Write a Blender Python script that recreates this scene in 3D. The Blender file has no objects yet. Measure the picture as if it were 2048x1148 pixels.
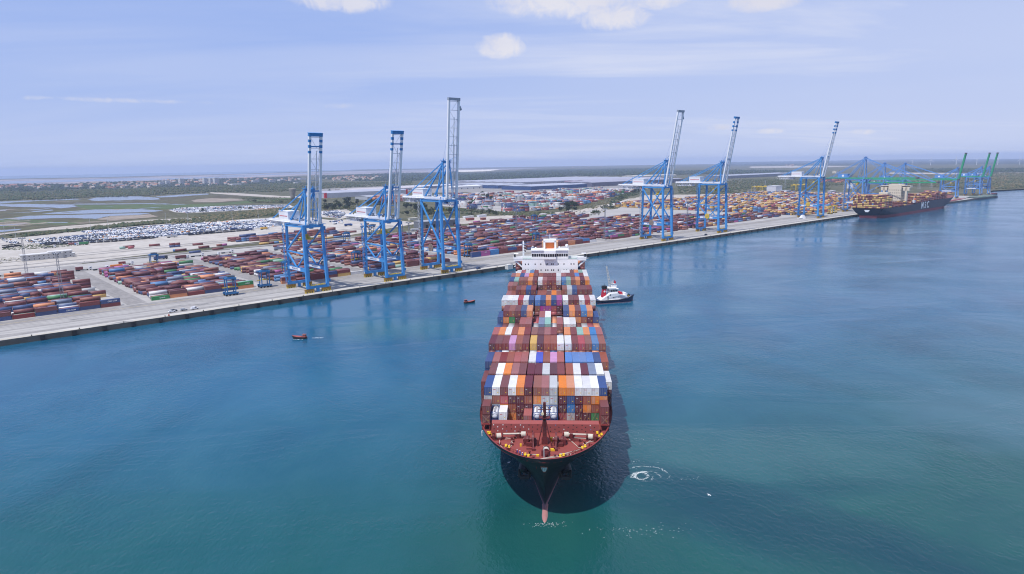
import bpy, math, random
import numpy as np
from mathutils import Vector, Matrix
random.seed(7); rng = np.random.default_rng(7)
S = bpy.context.scene; COL = S.collection
PI = math.pi; R = math.radians
# ------------------------------------------------------------------ camera and ground calibration
CAMH = 98.0; PITCH = R(10.24); ROLL = R(0.9); FPX = 1365.0
_fw = Vector((0, math.cos(PITCH), -math.sin(PITCH))); _u0 = Vector((0, math.sin(PITCH), math.cos(PITCH)))
_rt = math.cos(ROLL)*Vector((1,0,0)) - math.sin(ROLL)*_u0
_up = math.sin(ROLL)*Vector((1,0,0)) + math.cos(ROLL)*_u0
def at(px, py, z=3.2):
    """survey helper: the point of the level z plane read off the photograph"""
    d = _fw + (px-1024)/FPX*_rt - (py-574)/FPX*_up
    t = (z-CAMH)/d.z
    return Vector((d.x*t, d.y*t, z))
def skydir(px, py):
    return (_fw + (px-1024)/FPX*_rt - (py-574)/FPX*_up).normalized()
# quay axes: u along the quay edge, v inland
QO = Vector((-291.88, 377.64, 0)); QU = Vector((0.7443, 0.6678, 0)).normalized(); QV = Vector((-QU.y, QU.x, 0))
QA = math.atan2(QU.y, QU.x); ZQ = 3.2
def W(u, v, z=ZQ): return Vector((QO.x+QU.x*u+QV.x*v, QO.y+QU.y*u+QV.y*v, z))
def UV(px, py, z=ZQ):
    p = at(px, py, z)-QO; p.z = 0
    return p.dot(QU), p.dot(QV)

cam = bpy.data.cameras.new('camera'); co = bpy.data.objects.new('camera', cam); COL.objects.link(co)
cam.sensor_width = 36; cam.lens = 36*FPX/2048; cam.clip_start = 1; cam.clip_end = 60000
M = Matrix((( _rt.x,_up.x,-_fw.x),(_rt.y,_up.y,-_fw.y),(_rt.z,_up.z,-_fw.z))).to_4x4()
co.matrix_world = Matrix.Translation((0,0,CAMH)) @ M
S.camera = co

# ------------------------------------------------------------------ materials
MATS = {}
def _nodes(name):
    m = bpy.data.materials.new(name); m.use_nodes = True
    nt = m.node_tree; b = nt.nodes['Principled BSDF']
    return m, nt, b
def N(nt, t, **kw):
    n = nt.nodes.new(t)
    for k, v in kw.items():
        if k.startswith('i_'):
            key = k[2:]
            key = int(key) if key.isdigit() else key.replace('_', ' ')
            n.inputs[key].default_value = v
        else: setattr(n, k, v)
    return n
def lk(nt, a, b): nt.links.new(a, b)
def ramp(nt, fac, stops):
    r = nt.nodes.new('ShaderNodeValToRGB'); cr = r.color_ramp
    while len(cr.elements) < len(stops): cr.elements.new(0.5)
    for e, (p, c) in zip(cr.elements, stops):
        e.position = p; e.color = (*c, 1) if len(c) == 3 else c
    lk(nt, fac, r.inputs[0]); return r.outputs[0]
def mixc(nt, fac, a, b, mode='MIX'):
    m = nt.nodes.new('ShaderNodeMix'); m.data_type = 'RGBA'; m.blend_type = mode
    for s, v in ((0, fac), (6, a), (7, b)):
        if hasattr(v, 'node'): lk(nt, v, m.inputs[s])
        elif s == 0: m.inputs[0].default_value = v
        else: m.inputs[s].default_value = (*v, 1)
    return m.outputs[2]
def mth(nt, op, a, b=None, clamp=False):
    n = nt.nodes.new('ShaderNodeMath'); n.operation = op; n.use_clamp = clamp
    for i, v in enumerate((a, b)):
        if v is None: continue
        if hasattr(v, 'node'): lk(nt, v, n.inputs[i])
        else: n.inputs[i].default_value = v
    return n.outputs[0]
def noise(nt, vec, scale, detail=4, rough=0.55, dist=0.0):
    n = N(nt, 'ShaderNodeTexNoise'); n.inputs['Scale'].default_value = scale; n.inputs['Detail'].default_value = detail
    n.inputs['Roughness'].default_value = rough; n.inputs['Distortion'].default_value = dist
    if vec is not None: lk(nt, vec, n.inputs['Vector'])
    return n.outputs[0]
def coords(nt, scale=None, rot=None):
    c = N(nt, 'ShaderNodeTexCoord').outputs['Object']
    if scale or rot:
        mp = N(nt, 'ShaderNodeMapping'); lk(nt, c, mp.inputs[0])
        if scale: mp.inputs['Scale'].default_value = scale
        if rot: mp.inputs['Rotation'].default_value = rot
        c = mp.outputs[0]
    return c
def paint(name, col, rough=0.55, wear=0.18, scale=0.4, rand=0.0, dirt=(0.10,0.085,0.07), spec=0.35, metal=0.0, bump=0.0):
    """painted or coated surface with patchy fading and grime"""
    if name in MATS: return MATS[name]
    m, nt, b = _nodes(name)
    c = coords(nt)
    if rand:
        oi = N(nt, 'ShaderNodeObjectInfo')
        add = N(nt, 'ShaderNodeVectorMath', operation='ADD'); lk(nt, c, add.inputs[0])
        sc = N(nt, 'ShaderNodeVectorMath', operation='SCALE'); lk(nt, oi.outputs['Location'], sc.inputs[0]); sc.inputs['Scale'].default_value = 3.7
        lk(nt, sc.outputs[0], add.inputs[1]); c = add.outputs[0]
    n1 = noise(nt, c, scale, 5, 0.6)
    n2 = noise(nt, c, scale*6, 4, 0.65)
    f = mth(nt, 'MULTIPLY', ramp(nt, mth(nt, 'ADD', mth(nt, 'MULTIPLY', n1, 0.6), mth(nt, 'MULTIPLY', n2, 0.4)), [(0.42,(0,0,0)),(0.75,(1,1,1))]), wear)
    out = mixc(nt, f, col, dirt)
    hi = tuple(min(1, x*1.18+0.01) for x in col)
    out = mixc(nt, ramp(nt, n1, [(0.25,(0.45,0.45,0.45)),(0.45,(0,0,0))]), out, hi) if wear else out
    if rand:
        hsv = N(nt, 'ShaderNodeHueSaturation'); lk(nt, out, hsv.inputs['Color'])
        mr = N(nt, 'ShaderNodeMapRange'); lk(nt, oi.outputs['Random'], mr.inputs[0]); mr.inputs[3].default_value = 1-rand; mr.inputs[4].default_value = 1+rand
        lk(nt, mr.outputs[0], hsv.inputs['Value'])
        mr2 = N(nt, 'ShaderNodeMapRange'); lk(nt, oi.outputs['Random'], mr2.inputs[0]); mr2.inputs[3].default_value = 0.78; mr2.inputs[4].default_value = 1.05
        lk(nt, mr2.outputs[0], hsv.inputs['Saturation'])
        out = hsv.outputs[0]
    lk(nt, out, b.inputs['Base Color'])
    b.inputs['Roughness'].default_value = rough; b.inputs['Metallic'].default_value = metal
    b.inputs['Specular IOR Level'].default_value = spec
    if bump:
        bp = N(nt, 'ShaderNodeBump'); bp.inputs['Strength'].default_value = bump; bp.inputs['Distance'].default_value = 0.05
        lk(nt, n2, bp.inputs['Height']); lk(nt, bp.outputs[0], b.inputs['Normal'])
    MATS[name] = m; return m
def ground(name, stops, scale, rough=0.95, stops2=None, scale2=None, mix2=0.4, rot=0.0, stretch=(1,1,1)):
    if name in MATS: return MATS[name]
    m, nt, b = _nodes(name)
    c = coords(nt, stretch, (0,0,rot))
    n1 = noise(nt, c, scale, 8, 0.62, 0.3)
    out = ramp(nt, n1, stops)
    if stops2:
        out = mixc(nt, mix2, out, ramp(nt, noise(nt, c, scale2, 6, 0.65), stops2))
    lk(nt, out, b.inputs['Base Color']); b.inputs['Roughness'].default_value = rough; b.inputs['Specular IOR Level'].default_value = 0.15
    MATS[name] = m; return m

# container paints: real paint colours
CP = {'m':('maroon',(0.20,0.042,0.040)),'d':('dark maroon',(0.125,0.024,0.036)),'b':('brown',(0.29,0.085,0.052)),'o':('orange',(0.70,0.21,0.035)),
 'w':('white',(0.74,0.73,0.72)),'g':('pale grey',(0.52,0.53,0.53)),'B':('navy blue',(0.035,0.075,0.22)),'c':('bright blue',(0.04,0.19,0.44)),
 'k':('royal blue',(0.03,0.07,0.55)),'r':('red',(0.42,0.045,0.055)),'t':('mint green',(0.26,0.46,0.39)),'p':('pink',(0.60,0.26,0.50)),
 'M':('magenta',(0.40,0.05,0.27)),'G':('green',(0.045,0.23,0.075)),'y':('yellow',(0.66,0.38,0.05)),'s':('slate grey',(0.20,0.25,0.37)),
 'n':('salmon red',(0.36,0.105,0.095)), 'l':('light blue',(0.10,0.22,0.50))}
def cmat(k): return paint('container_paint_'+CP[k][0].replace(' ','_'), CP[k][1], 0.5, 0.22, 0.35, 0.12, bump=0.15)

# ------------------------------------------------------------------ mesh builder
class MB:
    def __init__(s): s.V=[]; s.F=[]; s.I=[]
    def add(s, vs, fs, mi=0):
        o=len(s.V); s.V += [tuple(v) for v in vs]; s.F += [tuple(i+o for i in f) for f in fs]; s.I += [mi]*len(fs)
        return s
    def quad(s, a,b,c,d, mi=0): return s.add([a,b,c,d],[(0,1,2,3)],mi)
    def box(s, x0,x1,y0,y1,z0,z1, mi=0, mat=None):
        vs=[Vector((x,y,z)) for z in (z0,z1) for y in (y0,y1) for x in (x0,x1)]
        if mat is not None: vs=[mat@v for v in vs]
        return s.add(vs,[(0,2,3,1),(4,5,7,6),(0,1,5,4),(1,3,7,5),(3,2,6,7),(2,0,4,6)],mi)
    def beam(s, p, q, w, h=None, mi=0, w2=None, h2=None, up=None):
        """box beam from p to q, tapered to w2,h2"""
        p=Vector(p); q=Vector(q); h=h or w; w2=w2 or w; h2=h2 or h
        d=(q-p).normalized(); upv=Vector(up) if up else (Vector((0,0,1)) if abs(d.z)<0.97 else Vector((0,1,0)))
        a=d.cross(upv).normalized(); b=a.cross(d).normalized()
        vs=[p-a*w/2-b*h/2,p+a*w/2-b*h/2,p+a*w/2+b*h/2,p-a*w/2+b*h/2,q-a*w2/2-b*h2/2,q+a*w2/2-b*h2/2,q+a*w2/2+b*h2/2,q-a*w2/2+b*h2/2]
        return s.add(vs,[(0,1,2,3),(7,6,5,4),(0,4,5,1),(1,5,6,2),(2,6,7,3),(3,7,4,0)],mi)
    def cyl(s, p, q, r, r2=None, n=10, mi=0, cap=True):
        p=Vector(p); q=Vector(q); r2=r if r2 is None else r2
        d=(q-p).normalized(); t=Vector((0,0,1)) if abs(d.z)<0.9 else Vector((1,0,0))
        a=d.cross(t).normalized(); b=d.cross(a).normalized()
        vs=[]; 
        for i in range(n):
            e=a*math.cos(2*PI*i/n)+b*math.sin(2*PI*i/n); vs.append(p+e*r); vs.append(q+e*r2)
        fs=[(2*i,2*i+1,(2*i+3)%(2*n),(2*i+2)%(2*n)) for i in range(n)]
        if cap: fs += [tuple(2*i for i in range(n)), tuple(2*i+1 for i in reversed(range(n)))]
        return s.add(vs,fs,mi)
    def tube(s, pts, r, n=6, mi=0):
        for a,b in zip(pts,pts[1:]): s.cyl(a,b,r,None,n,mi)
        return s
    def ball(s, c, rx, ry=None, rz=None, nu=10, nv=6, mi=0):
        ry=ry or rx; rz=rz or rx; vs=[]
        for j in range(nv+1):
            th=PI*j/nv
            for i in range(nu):
                ph=2*PI*i/nu; vs.append((c[0]+rx*math.sin(th)*math.cos(ph),c[1]+ry*math.sin(th)*math.sin(ph),c[2]+rz*math.cos(th)))
        fs=[(j*nu+i,(j+1)*nu+i,(j+1)*nu+(i+1)%nu,j*nu+(i+1)%nu) for j in range(nv) for i in range(nu)]
        return s.add(vs,fs,mi)
    def loft(s, rings, mi=0, close=True, cap=True):
        n=len(rings[0]); vs=[v for r in rings for v in r]; fs=[]
        for j in range(len(rings)-1):
            for i in range(n if close else n-1):
                k=(i+1)%n; fs.append((j*n+i,j*n+k,(j+1)*n+k,(j+1)*n+i))
        if cap: fs += [tuple(reversed(range(n))), tuple((len(rings)-1)*n+i for i in range(n))]
        return s.add(vs,fs,mi)
    def prism(s, poly, z0, z1, mi=0):
        n=len(poly); return s.loft([[(x,y,z0) for x,y in poly],[(x,y,z1) for x,y in poly]],mi)
    def rep(s, other, mats, mis=None):
        V=np.array(other.V); 
        for k,mt in enumerate(mats):
            A=np.array(mt); vv=V@A[:3,:3].T+A[:3,3]
            o=len(s.V); s.V+=[tuple(v) for v in vv]; s.F+=[tuple(i+o for i in f) for f in other.F]
            s.I += [mis[k] if (mis is not None and j==0) else j for j in other.I]
        return s
    def mesh(s, name, mats, smooth=False):
        me=bpy.data.meshes.new(name); me.from_pydata([tuple(v) for v in s.V],[],s.F)
        for m in mats: me.materials.append(m)
        if len(mats)>1: me.polygons.foreach_set('material_index', s.I)
        if smooth: me.polygons.foreach_set('use_smooth',[True]*len(me.polygons))
        me.update(); return me
    def build(s, name, mats, parent=None, smooth=False, loc=None, rotz=0):
        if not isinstance(mats,(list,tuple)): mats=[mats]
        return link(name, s.mesh(name,mats,smooth), parent, loc, rotz)
def link(name, data, parent=None, loc=None, rotz=0):
    o=bpy.data.objects.new(name,data); COL.objects.link(o)
    if parent is not None: o.parent=parent
    if loc is not None: o.location=loc
    if rotz: o.rotation_euler=(0,0,rotz)
    return o
def tag(o, label=None, cat=None, group=None, kind=None):
    if label: o['label']=label
    if cat: o['category']=cat
    if group: o['group']=group
    if kind: o['kind']=kind
    return o
def empty(name, loc, rotz=0, label=None, cat=None, group=None):
    o=link(name,None,None,loc,rotz); o.empty_display_size=1
    return tag(o,label,cat,group)
KIDS={}
def children(o): return [c for c in COL.objects if c.parent==o]
def copy_tree(o, loc=None, rotz=None, label=None, kids=None):
    c=o.copy(); COL.objects.link(c)
    if loc is not None: c.location=loc
    if rotz is not None: c.rotation_euler=(0,0,rotz)
    if label: c['label']=label
    for ch, gk in (kids if kids is not None else tree_of(o)):
        d=ch.copy(); COL.objects.link(d); d.parent=c
        for g in gk:
            e=g.copy(); COL.objects.link(e); e.parent=d
    return c
def tree_of(o): return [(c, list(children(c))) for c in children(o)]
def text(name, body, size, mat, parent, loc, rot, extrude=0.02):
    cu=bpy.data.curves.new(name,'FONT'); cu.body=body; cu.size=size; cu.extrude=extrude; cu.offset=size*.014; cu.align_x='CENTER'; cu.align_y='CENTER'
    cu.materials.append(mat)
    t_=bpy.data.objects.new('tmp_text',cu); me=bpy.data.meshes.new_from_object(t_); bpy.data.objects.remove(t_); bpy.data.curves.remove(cu)
    if not me.materials: me.materials.append(mat)
    o=link(name,me,parent,loc); o.rotation_euler=rot
    return o
def stuff_mesh(name, V, F, MI, mats, label, cat=None, group=None):
    """fast mesh from numpy arrays of quads or triangles"""
    me=bpy.data.meshes.new(name); k=F.shape[1]
    me.vertices.add(len(V)); me.vertices.foreach_set('co',V.astype(np.float32).ravel())
    me.loops.add(F.size); me.loops.foreach_set('vertex_index',F.astype(np.int32).ravel())
    me.polygons.add(len(F)); me.polygons.foreach_set('loop_start',np.arange(0,F.size,k,dtype=np.int32))
    for m in mats: me.materials.append(m)
    me.polygons.foreach_set('material_index',MI.astype(np.int32))
    me.update(calc_edges=True); me.validate()
    o=link(name,me)
    return tag(o,label,cat,group,'stuff')
def sheet(name, pts, mat, label=None, kind='structure', z=None):
    """flat polygon laid on the ground"""
    vs=[(p[0],p[1],p[2] if z is None else z) for p in pts]
    me=bpy.data.meshes.new(name); me.from_pydata(vs,[],[tuple(range(len(vs)))]); me.materials.append(mat); me.update()
    if me.polygons[0].normal.z<0: me.flip_normals()
    o=link(name,me); return tag(o,label,None,None,kind)
HAZE_DENS=6.5e-5
# ------------------------------------------------------------------ light and sky
SUNDIR = Vector((-0.32,-0.38,1.0)).normalized()          # towards the sun: high, from behind the left shoulder
SEL = math.asin(SUNDIR.z); SAZ = math.atan2(SUNDIR.x, SUNDIR.y)
sl = bpy.data.lights.new('sun','SUN'); sl.energy = 4.5; sl.angle = R(0.5); sl.color = (1.0,0.965,0.93)
so = link('sun', sl); so.rotation_euler = SUNDIR.to_track_quat('Z','Y').to_euler(); so.location = (0,0,400)
w = bpy.data.worlds.new('World'); S.world = w; w.use_nodes = True
nt = w.node_tree; bg = nt.nodes['Background']
sky = N(nt,'ShaderNodeTexSky'); sky.sky_type='NISHITA'; sky.sun_disc=False; sky.sun_elevation=SEL; sky.sun_rotation=SAZ
sky.altitude=50; sky.air_density=1.0; sky.dust_density=0.6; sky.ozone_density=2.5
tc = N(nt,'ShaderNodeTexCoord').outputs['Generated']
sp = N(nt,'ShaderNodeSeparateXYZ'); lk(nt,tc,sp.inputs[0])
SKYBASE = mixc(nt, 0.80, sky.outputs[0], (3.6,5.5,11.5))     # thin milky high cloud over the blue
elev = mth(nt,'MAXIMUM',sp.outputs[2],0.0)
hz = ramp(nt, elev, [(0.0,(1,1,1)),(0.10,(0.45,0.45,0.45)),(0.32,(0,0,0))])
SKYBASE = mixc(nt, mth(nt,'MULTIPLY',hz,0.85), SKYBASE, (6.6,7.6,10.6))
# clouds on a plane overhead
den = mth(nt,'ADD',elev,0.08)
cx = mth(nt,'DIVIDE',sp.outputs[0],den); cy = mth(nt,'DIVIDE',sp.outputs[1],den)
cv = N(nt,'ShaderNodeCombineXYZ'); lk(nt,cx,cv.inputs[0]); lk(nt,cy,cv.inputs[1])
mp = N(nt,'ShaderNodeMapping'); lk(nt,cv.outputs[0],mp.inputs[0]); mp.inputs['Rotation'].default_value=(0,0,R(-28)); mp.inputs['Scale'].default_value=(0.42,1.25,1)
ci = noise(nt, mp.outputs[0], 0.62, 10, 0.60, 0.9)
ci2 = noise(nt, cv.outputs[0], 0.28, 4, 0.5)
side = ramp(nt, mth(nt,'ADD',mth(nt,'MULTIPLY',sp.outputs[0],0.5),0.5), [(0.32,(0.30,)*3),(0.56,(1,1,1))])
cirr = mth(nt,'MULTIPLY', mth(nt,'MULTIPLY', ramp(nt,ci,[(0.36,(0.0,)*3),(0.64,(1,1,1))]), ramp(nt,ci2,[(0.3,(0.25,)*3),(0.65,(1,1,1))])), side)
veil = ramp(nt, mth(nt,'ADD',mth(nt,'MULTIPLY',sp.outputs[0],0.5),0.5), [(0.36,(0,0,0)),(0.60,(.32,)*3),(0.85,(.58,)*3)])
cirr = mth(nt,'MAXIMUM',cirr,mth(nt,'MULTIPLY',veil,mth(nt,'ADD',0.45,mth(nt,'MULTIPLY',ci2,0.9))))
c1 = mixc(nt, mth(nt,'MULTIPLY',cirr,0.95,True), SKYBASE, (8.6,9.1,11.0))
# a few fair-weather cumulus at the top and small low ones
cn = noise(nt, tc, 42.0, 10, 0.64, 0.6)
cn2 = noise(nt, tc, 5.0, 3, 0.5)
total=None
for (px,py,rx,ry,k) in [(680,-2,0.075,0.020,1.0),(1130,-12,0.13,0.036,1.0),(1225,34,0.060,0.022,0.9),(1320,0,0.05,0.015,.8),(1003,92,0.042,0.021,1.0),(1530,0,0.055,0.018,1.0),(1440,255,0.024,0.006,0.75),(1540,262,0.024,0.005,0.6),(1722,264,0.024,0.005,0.6),(215,200,0.15,0.0042,0.42),(690,212,0.05,0.005,0.36)]:
    d = skydir(px,py)
    rt = Vector((d.y,-d.x,0)).normalized(); up = rt.cross(d)
    df = N(nt,'ShaderNodeVectorMath',operation='SUBTRACT'); lk(nt,tc,df.inputs[0]); df.inputs[1].default_value=d
    def dotp(v,r):
        q=N(nt,'ShaderNodeVectorMath',operation='DOT_PRODUCT'); lk(nt,df.outputs[0],q.inputs[0]); q.inputs[1].default_value=v/r
        return mth(nt,'POWER',mth(nt,'ABSOLUTE',q.outputs[1]),2.0)
    g = mth(nt,'SUBTRACT',1.0,mth(nt,'ADD',dotp(rt,rx),dotp(up,ry)),True)
    g = mth(nt,'MULTIPLY',g,k)
    total = g if total is None else mth(nt,'MAXIMUM',total,g)
cm = mth(nt,'MULTIPLY', ramp(nt, mth(nt,'ADD',mth(nt,'MULTIPLY',total,0.55),mth(nt,'MULTIPLY',cn,1.05)), [(0.62,(0,0,0)),(1.10,(1,1,1))]), ramp(nt,total,[(0.0,(0,0,0)),(0.4,(1,1,1))]))
c2 = mixc(nt, mth(nt,'MULTIPLY',cm,0.70), c1, mixc(nt, ramp(nt,cn2,[(0.4,(0,0,0)),(0.6,(1,1,1))]), (9.3,9.0,9.7),(10.6,10.2,10.3)))
lk(nt,c2,bg.inputs[0]); bg.inputs[1].default_value=0.083
S.view_settings.view_transform='Standard'; S.view_settings.look='None'; S.view_settings.exposure=0.0; S.view_settings.gamma=1.0
S.cycles.use_denoising=True; S.cycles.filter_width=1.1; S.cycles.use_adaptive_sampling=False; S.cycles.max_bounces=6; S.cycles.diffuse_bounces=2; S.cycles.glossy_bounces=3; S.cycles.transmission_bounces=2
S.cycles.volume_bounces=0; S.cycles.caustics_reflective=False; S.cycles.caustics_refractive=False
S.cycles.sample_clamp_indirect=6.0

# ------------------------------------------------------------------ water
RFAR = 20000.0
def disc_arc(a0,a1,n,r=RFAR): return [(r*math.sin(R(a0+(a1-a0)*i/n)), r*math.cos(R(a0+(a1-a0)*i/n))) for i in range(n+1)]
m, nt, b = _nodes('harbour_water')
c = coords(nt)
big = noise(nt, coords(nt,(0.011,0.0065,1),(0,0,R(35))), 1.0, 6, 0.55, 0.8)
med = noise(nt, coords(nt,(0.03,0.018,1),(0,0,R(20))), 1.0, 6, 0.6, 1.2)
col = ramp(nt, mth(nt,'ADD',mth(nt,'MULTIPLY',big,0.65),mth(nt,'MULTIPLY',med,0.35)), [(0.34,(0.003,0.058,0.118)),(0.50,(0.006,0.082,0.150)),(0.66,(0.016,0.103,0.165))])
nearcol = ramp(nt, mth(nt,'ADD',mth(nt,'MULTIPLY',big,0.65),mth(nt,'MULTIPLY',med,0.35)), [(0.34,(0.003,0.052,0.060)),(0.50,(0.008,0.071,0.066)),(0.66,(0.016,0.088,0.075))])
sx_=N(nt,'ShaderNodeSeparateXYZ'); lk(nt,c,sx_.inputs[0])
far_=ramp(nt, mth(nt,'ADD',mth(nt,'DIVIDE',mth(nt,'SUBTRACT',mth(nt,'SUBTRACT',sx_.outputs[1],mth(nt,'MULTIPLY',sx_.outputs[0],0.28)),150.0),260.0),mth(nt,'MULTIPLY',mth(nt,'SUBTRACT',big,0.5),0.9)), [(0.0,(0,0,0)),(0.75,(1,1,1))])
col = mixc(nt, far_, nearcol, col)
# turbid plumes stirred up by the propellers
wp = N(nt,'ShaderNodeMapping'); lk(nt,c,wp.inputs[0]); 
def plume(px,py,rx,ry,rot,amount,colr,base):
    p=at(px,py,0); mpp=N(nt,'ShaderNodeMapping'); mpp.vector_type='TEXTURE'; lk(nt,c,mpp.inputs[0])
    mpp.inputs['Location'].default_value=(p.x,p.y,0); mpp.inputs['Rotation'].default_value=(0,0,R(rot)); mpp.inputs['Scale'].default_value=(rx,ry,1)
    ln=N(nt,'ShaderNodeVectorMath',operation='LENGTH'); 
    ds=N(nt,'ShaderNodeVectorMath',operation='SCALE'); lk(nt,mpp.outputs[0],ds.inputs[0]); ds.inputs['Scale'].default_value=1.0
    nz=N(nt,'ShaderNodeTexNoise'); nz.inputs['Scale'].default_value=1.6; nz.inputs['Detail'].default_value=5; lk(nt,mpp.outputs[0],nz.inputs[0])
    sub=N(nt,'ShaderNodeVectorMath',operation='SUBTRACT'); lk(nt,nz.outputs[1],sub.inputs[0]); sub.inputs[1].default_value=(0.5,0.5,0.5)
    sc=N(nt,'ShaderNodeVectorMath',operation='SCALE'); lk(nt,sub.outputs[0],sc.inputs[0]); sc.inputs['Scale'].default_value=1.3
    ad=N(nt,'ShaderNodeVectorMath',operation='ADD'); lk(nt,ds.outputs[0],ad.inputs[0]); lk(nt,sc.outputs[0],ad.inputs[1])
    lk(nt,ad.outputs[0],ln.inputs[0])
    f=ramp(nt,ln.outputs[1],[(0.35,(1,1,1)),(1.05,(0,0,0))])
    return mixc(nt, mth(nt,'MULTIPLY',f,amount), base, colr)
col = plume(1480,905,75,26,-8,0.45,(0.040,0.115,0.120),col)
col = plume(1600,1060,85,24,-38,0.75,(0.001,0.036,0.054),col)
col = plume(1560,985,60,9,8,0.45,(0.002,0.045,0.062),col)
col = plume(1330,700,70,25,10,0.35,(0.035,0.125,0.17),col)
col = plume(830,655,80,34,10,0.45,(0.024,0.118,0.125),col)
col = plume(1085,1085,46,22,0,0.45,(0.012,0.074,0.060),col)
col = plume(2030,830,60,40,10,0.45,(0.06,0.14,0.18),col)
col = plume(300,1080,110,36,5,0.35,(0.003,0.068,0.064),col)
lk(nt,col,b.inputs['Base Color']); b.inputs['IOR'].default_value=1.333; b.inputs['Specular IOR Level'].default_value=0.5
b.inputs['Roughness'].default_value=0.11
r1 = noise(nt, coords(nt,(0.80,0.50,1),(0,0,R(28))), 1.0, 3, 0.55, 0.4)
r2 = noise(nt, coords(nt,(0.16,0.085,1),(0,0,R(40))), 1.0, 4, 0.6, 0.6)
r3 = noise(nt, coords(nt,(1.9,1.1,1),(0,0,R(15))), 1.0, 2, 0.5)
calm = ramp(nt, noise(nt, coords(nt,(0.008,0.016,1),(0,0,R(-20))), 1.0, 4, 0.55, 0.8), [(0.38,(0.18,)*3),(0.60,(1,1,1))])
hgt = mth(nt,'MULTIPLY',mth(nt,'ADD',mth(nt,'ADD',mth(nt,'MULTIPLY',r1,0.58),mth(nt,'MULTIPLY',r2,0.55)),mth(nt,'MULTIPLY',r3,0.13)),calm)
bp = N(nt,'ShaderNodeBump'); bp.inputs['Strength'].default_value=0.9; bp.inputs['Distance'].default_value=0.6
lk(nt,hgt,bp.inputs['Height']); lk(nt,bp.outputs[0],b.inputs['Normal'])
WATER=m
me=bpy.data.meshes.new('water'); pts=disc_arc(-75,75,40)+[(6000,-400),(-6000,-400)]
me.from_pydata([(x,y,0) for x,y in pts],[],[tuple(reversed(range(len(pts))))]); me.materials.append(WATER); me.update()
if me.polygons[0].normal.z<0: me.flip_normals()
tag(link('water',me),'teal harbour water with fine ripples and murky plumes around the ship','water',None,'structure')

# ------------------------------------------------------------------ land
ZG=2.9
scrub=ground('scrubland',[(0.30,(0.040,0.046,0.022)),(0.45,(0.075,0.080,0.040)),(0.58,(0.125,0.115,0.068)),(0.72,(0.20,0.18,0.125))],0.012,
             stops2=[(0.35,(0.035,0.044,0.02)),(0.65,(0.16,0.145,0.09))],scale2=0.09,mix2=0.5)
quayline=[W(-1300,0),W(0,0),W(101,-2.0),W(270,1.0),W(574,0),W(1195,0),W(1617,-13),W(1925,-19)]
land = quayline+[W(1935,-5),at(1984,381),at(2048,377.3),at(2200,371),at(2500,361)]
land += [Vector((x,y,0)) for x,y in disc_arc(64,-13,30)]
land += [at(720,340.2),at(600,343.6),at(480,347.5),at(330,351.0),at(200,354.5),at(60,356.5),at(-200,363),at(-700,378),at(-1300,420),W(-1300,700)]
sheet('ground',land,scrub,'low coastal scrubland stretching to the horizon',z=ZG)
def px(lst,ox,oy,k): return [(ox+a/k,oy+b/k) for a,b in lst]
def A(l): return px(l,0,330,6.827)
def B(l): return px(l,280,330,6.4)
def Cc(l): return px(l,560,320,5.689)
def D(l): return px(l,900,320,5.689)
def E_(l): return px(l,1220,310,5.689)
def F_(l): return px(l,1500,300,6.827)
def G_(l): return px(l,1780,300,7.642)
NPATCH=0
def patch(name,pxs,mat,z,label):
    global NPATCH
    NPATCH+=1; z+=.003*NPATCH
    P=[at(a,b) for a,b in pxs]
    if name in ('pond','grass','marsh','mud_flat','woodland_floor','salt_flats','sand_dune','sandy_track','gravel_ground','sand_strip'):
        Q=[]                                           # ragged natural edge
        for p,q in zip(P,P[1:]+P[:1]):
            d=q-p; L=d.length; n=max(2,min(14,int(L/14))); s_=Vector((-d.y,d.x,0)).normalized()
            for k in range(n):
                f=k/n; Q.append(p+d*f+s_*(random.gauss(0,1)*min(L*.022,9) if k else 0)*(1 if random.random()<.8 else 2.0))
        P=Q
    return sheet(name,P,mat,label,z=z)
salt=ground('salt_flat',[(0.36,(0.13,0.115,0.125)),(0.47,(0.25,0.225,0.235)),(0.58,(0.36,0.33,0.345))],0.0022,stretch=(1,0.25,1),stops2=[(0.4,(0.14,0.12,0.13)),(0.6,(0.38,0.35,0.36))],scale2=0.006,mix2=0.4)
dune=ground('dune_sand',[(0.3,(0.62,0.56,0.48)),(0.7,(0.78,0.72,0.64))],0.01)
mud=ground('mud',[(0.35,(0.20,0.165,0.13)),(0.65,(0.33,0.275,0.225))],0.02,stops2=[(0.4,(0.16,0.13,0.10)),(0.6,(0.38,0.33,0.27))],scale2=0.1,mix2=0.35)
sand=ground('sandy_gravel',[(0.32,(0.30,0.26,0.215)),(0.5,(0.40,0.36,0.31)),(0.68,(0.52,0.47,0.41))],0.02,stops2=[(0.4,(0.26,0.23,0.19)),(0.6,(0.54,0.49,0.43))],scale2=0.12,mix2=0.4)
marsh=ground('marsh',[(0.32,(0.060,0.050,0.036)),(0.46,(0.090,0.076,0.050)),(0.6,(0.088,0.095,0.046)),(0.75,(0.13,0.11,0.08))],0.008,stretch=(1,0.5,1),stops2=[(0.4,(0.07,0.06,0.035)),(0.6,(0.14,0.135,0.07))],scale2=0.05,mix2=0.45)
grass=ground('green_marsh_grass',[(0.3,(0.062,0.088,0.036)),(0.5,(0.080,0.122,0.046)),(0.7,(0.12,0.135,0.065))],0.015,stops2=[(0.4,(0.075,0.075,0.04)),(0.6,(0.10,0.135,0.055))],scale2=0.08,mix2=0.35)
wood=ground('woodland_floor',[(0.3,(0.024,0.032,0.024)),(0.5,(0.042,0.052,0.036)),(0.7,(0.075,0.08,0.055))],0.010,stops2=[(0.4,(0.012,0.02,0.012)),(0.6,(0.05,0.06,0.035))],scale2=0.04,mix2=0.4)
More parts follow.
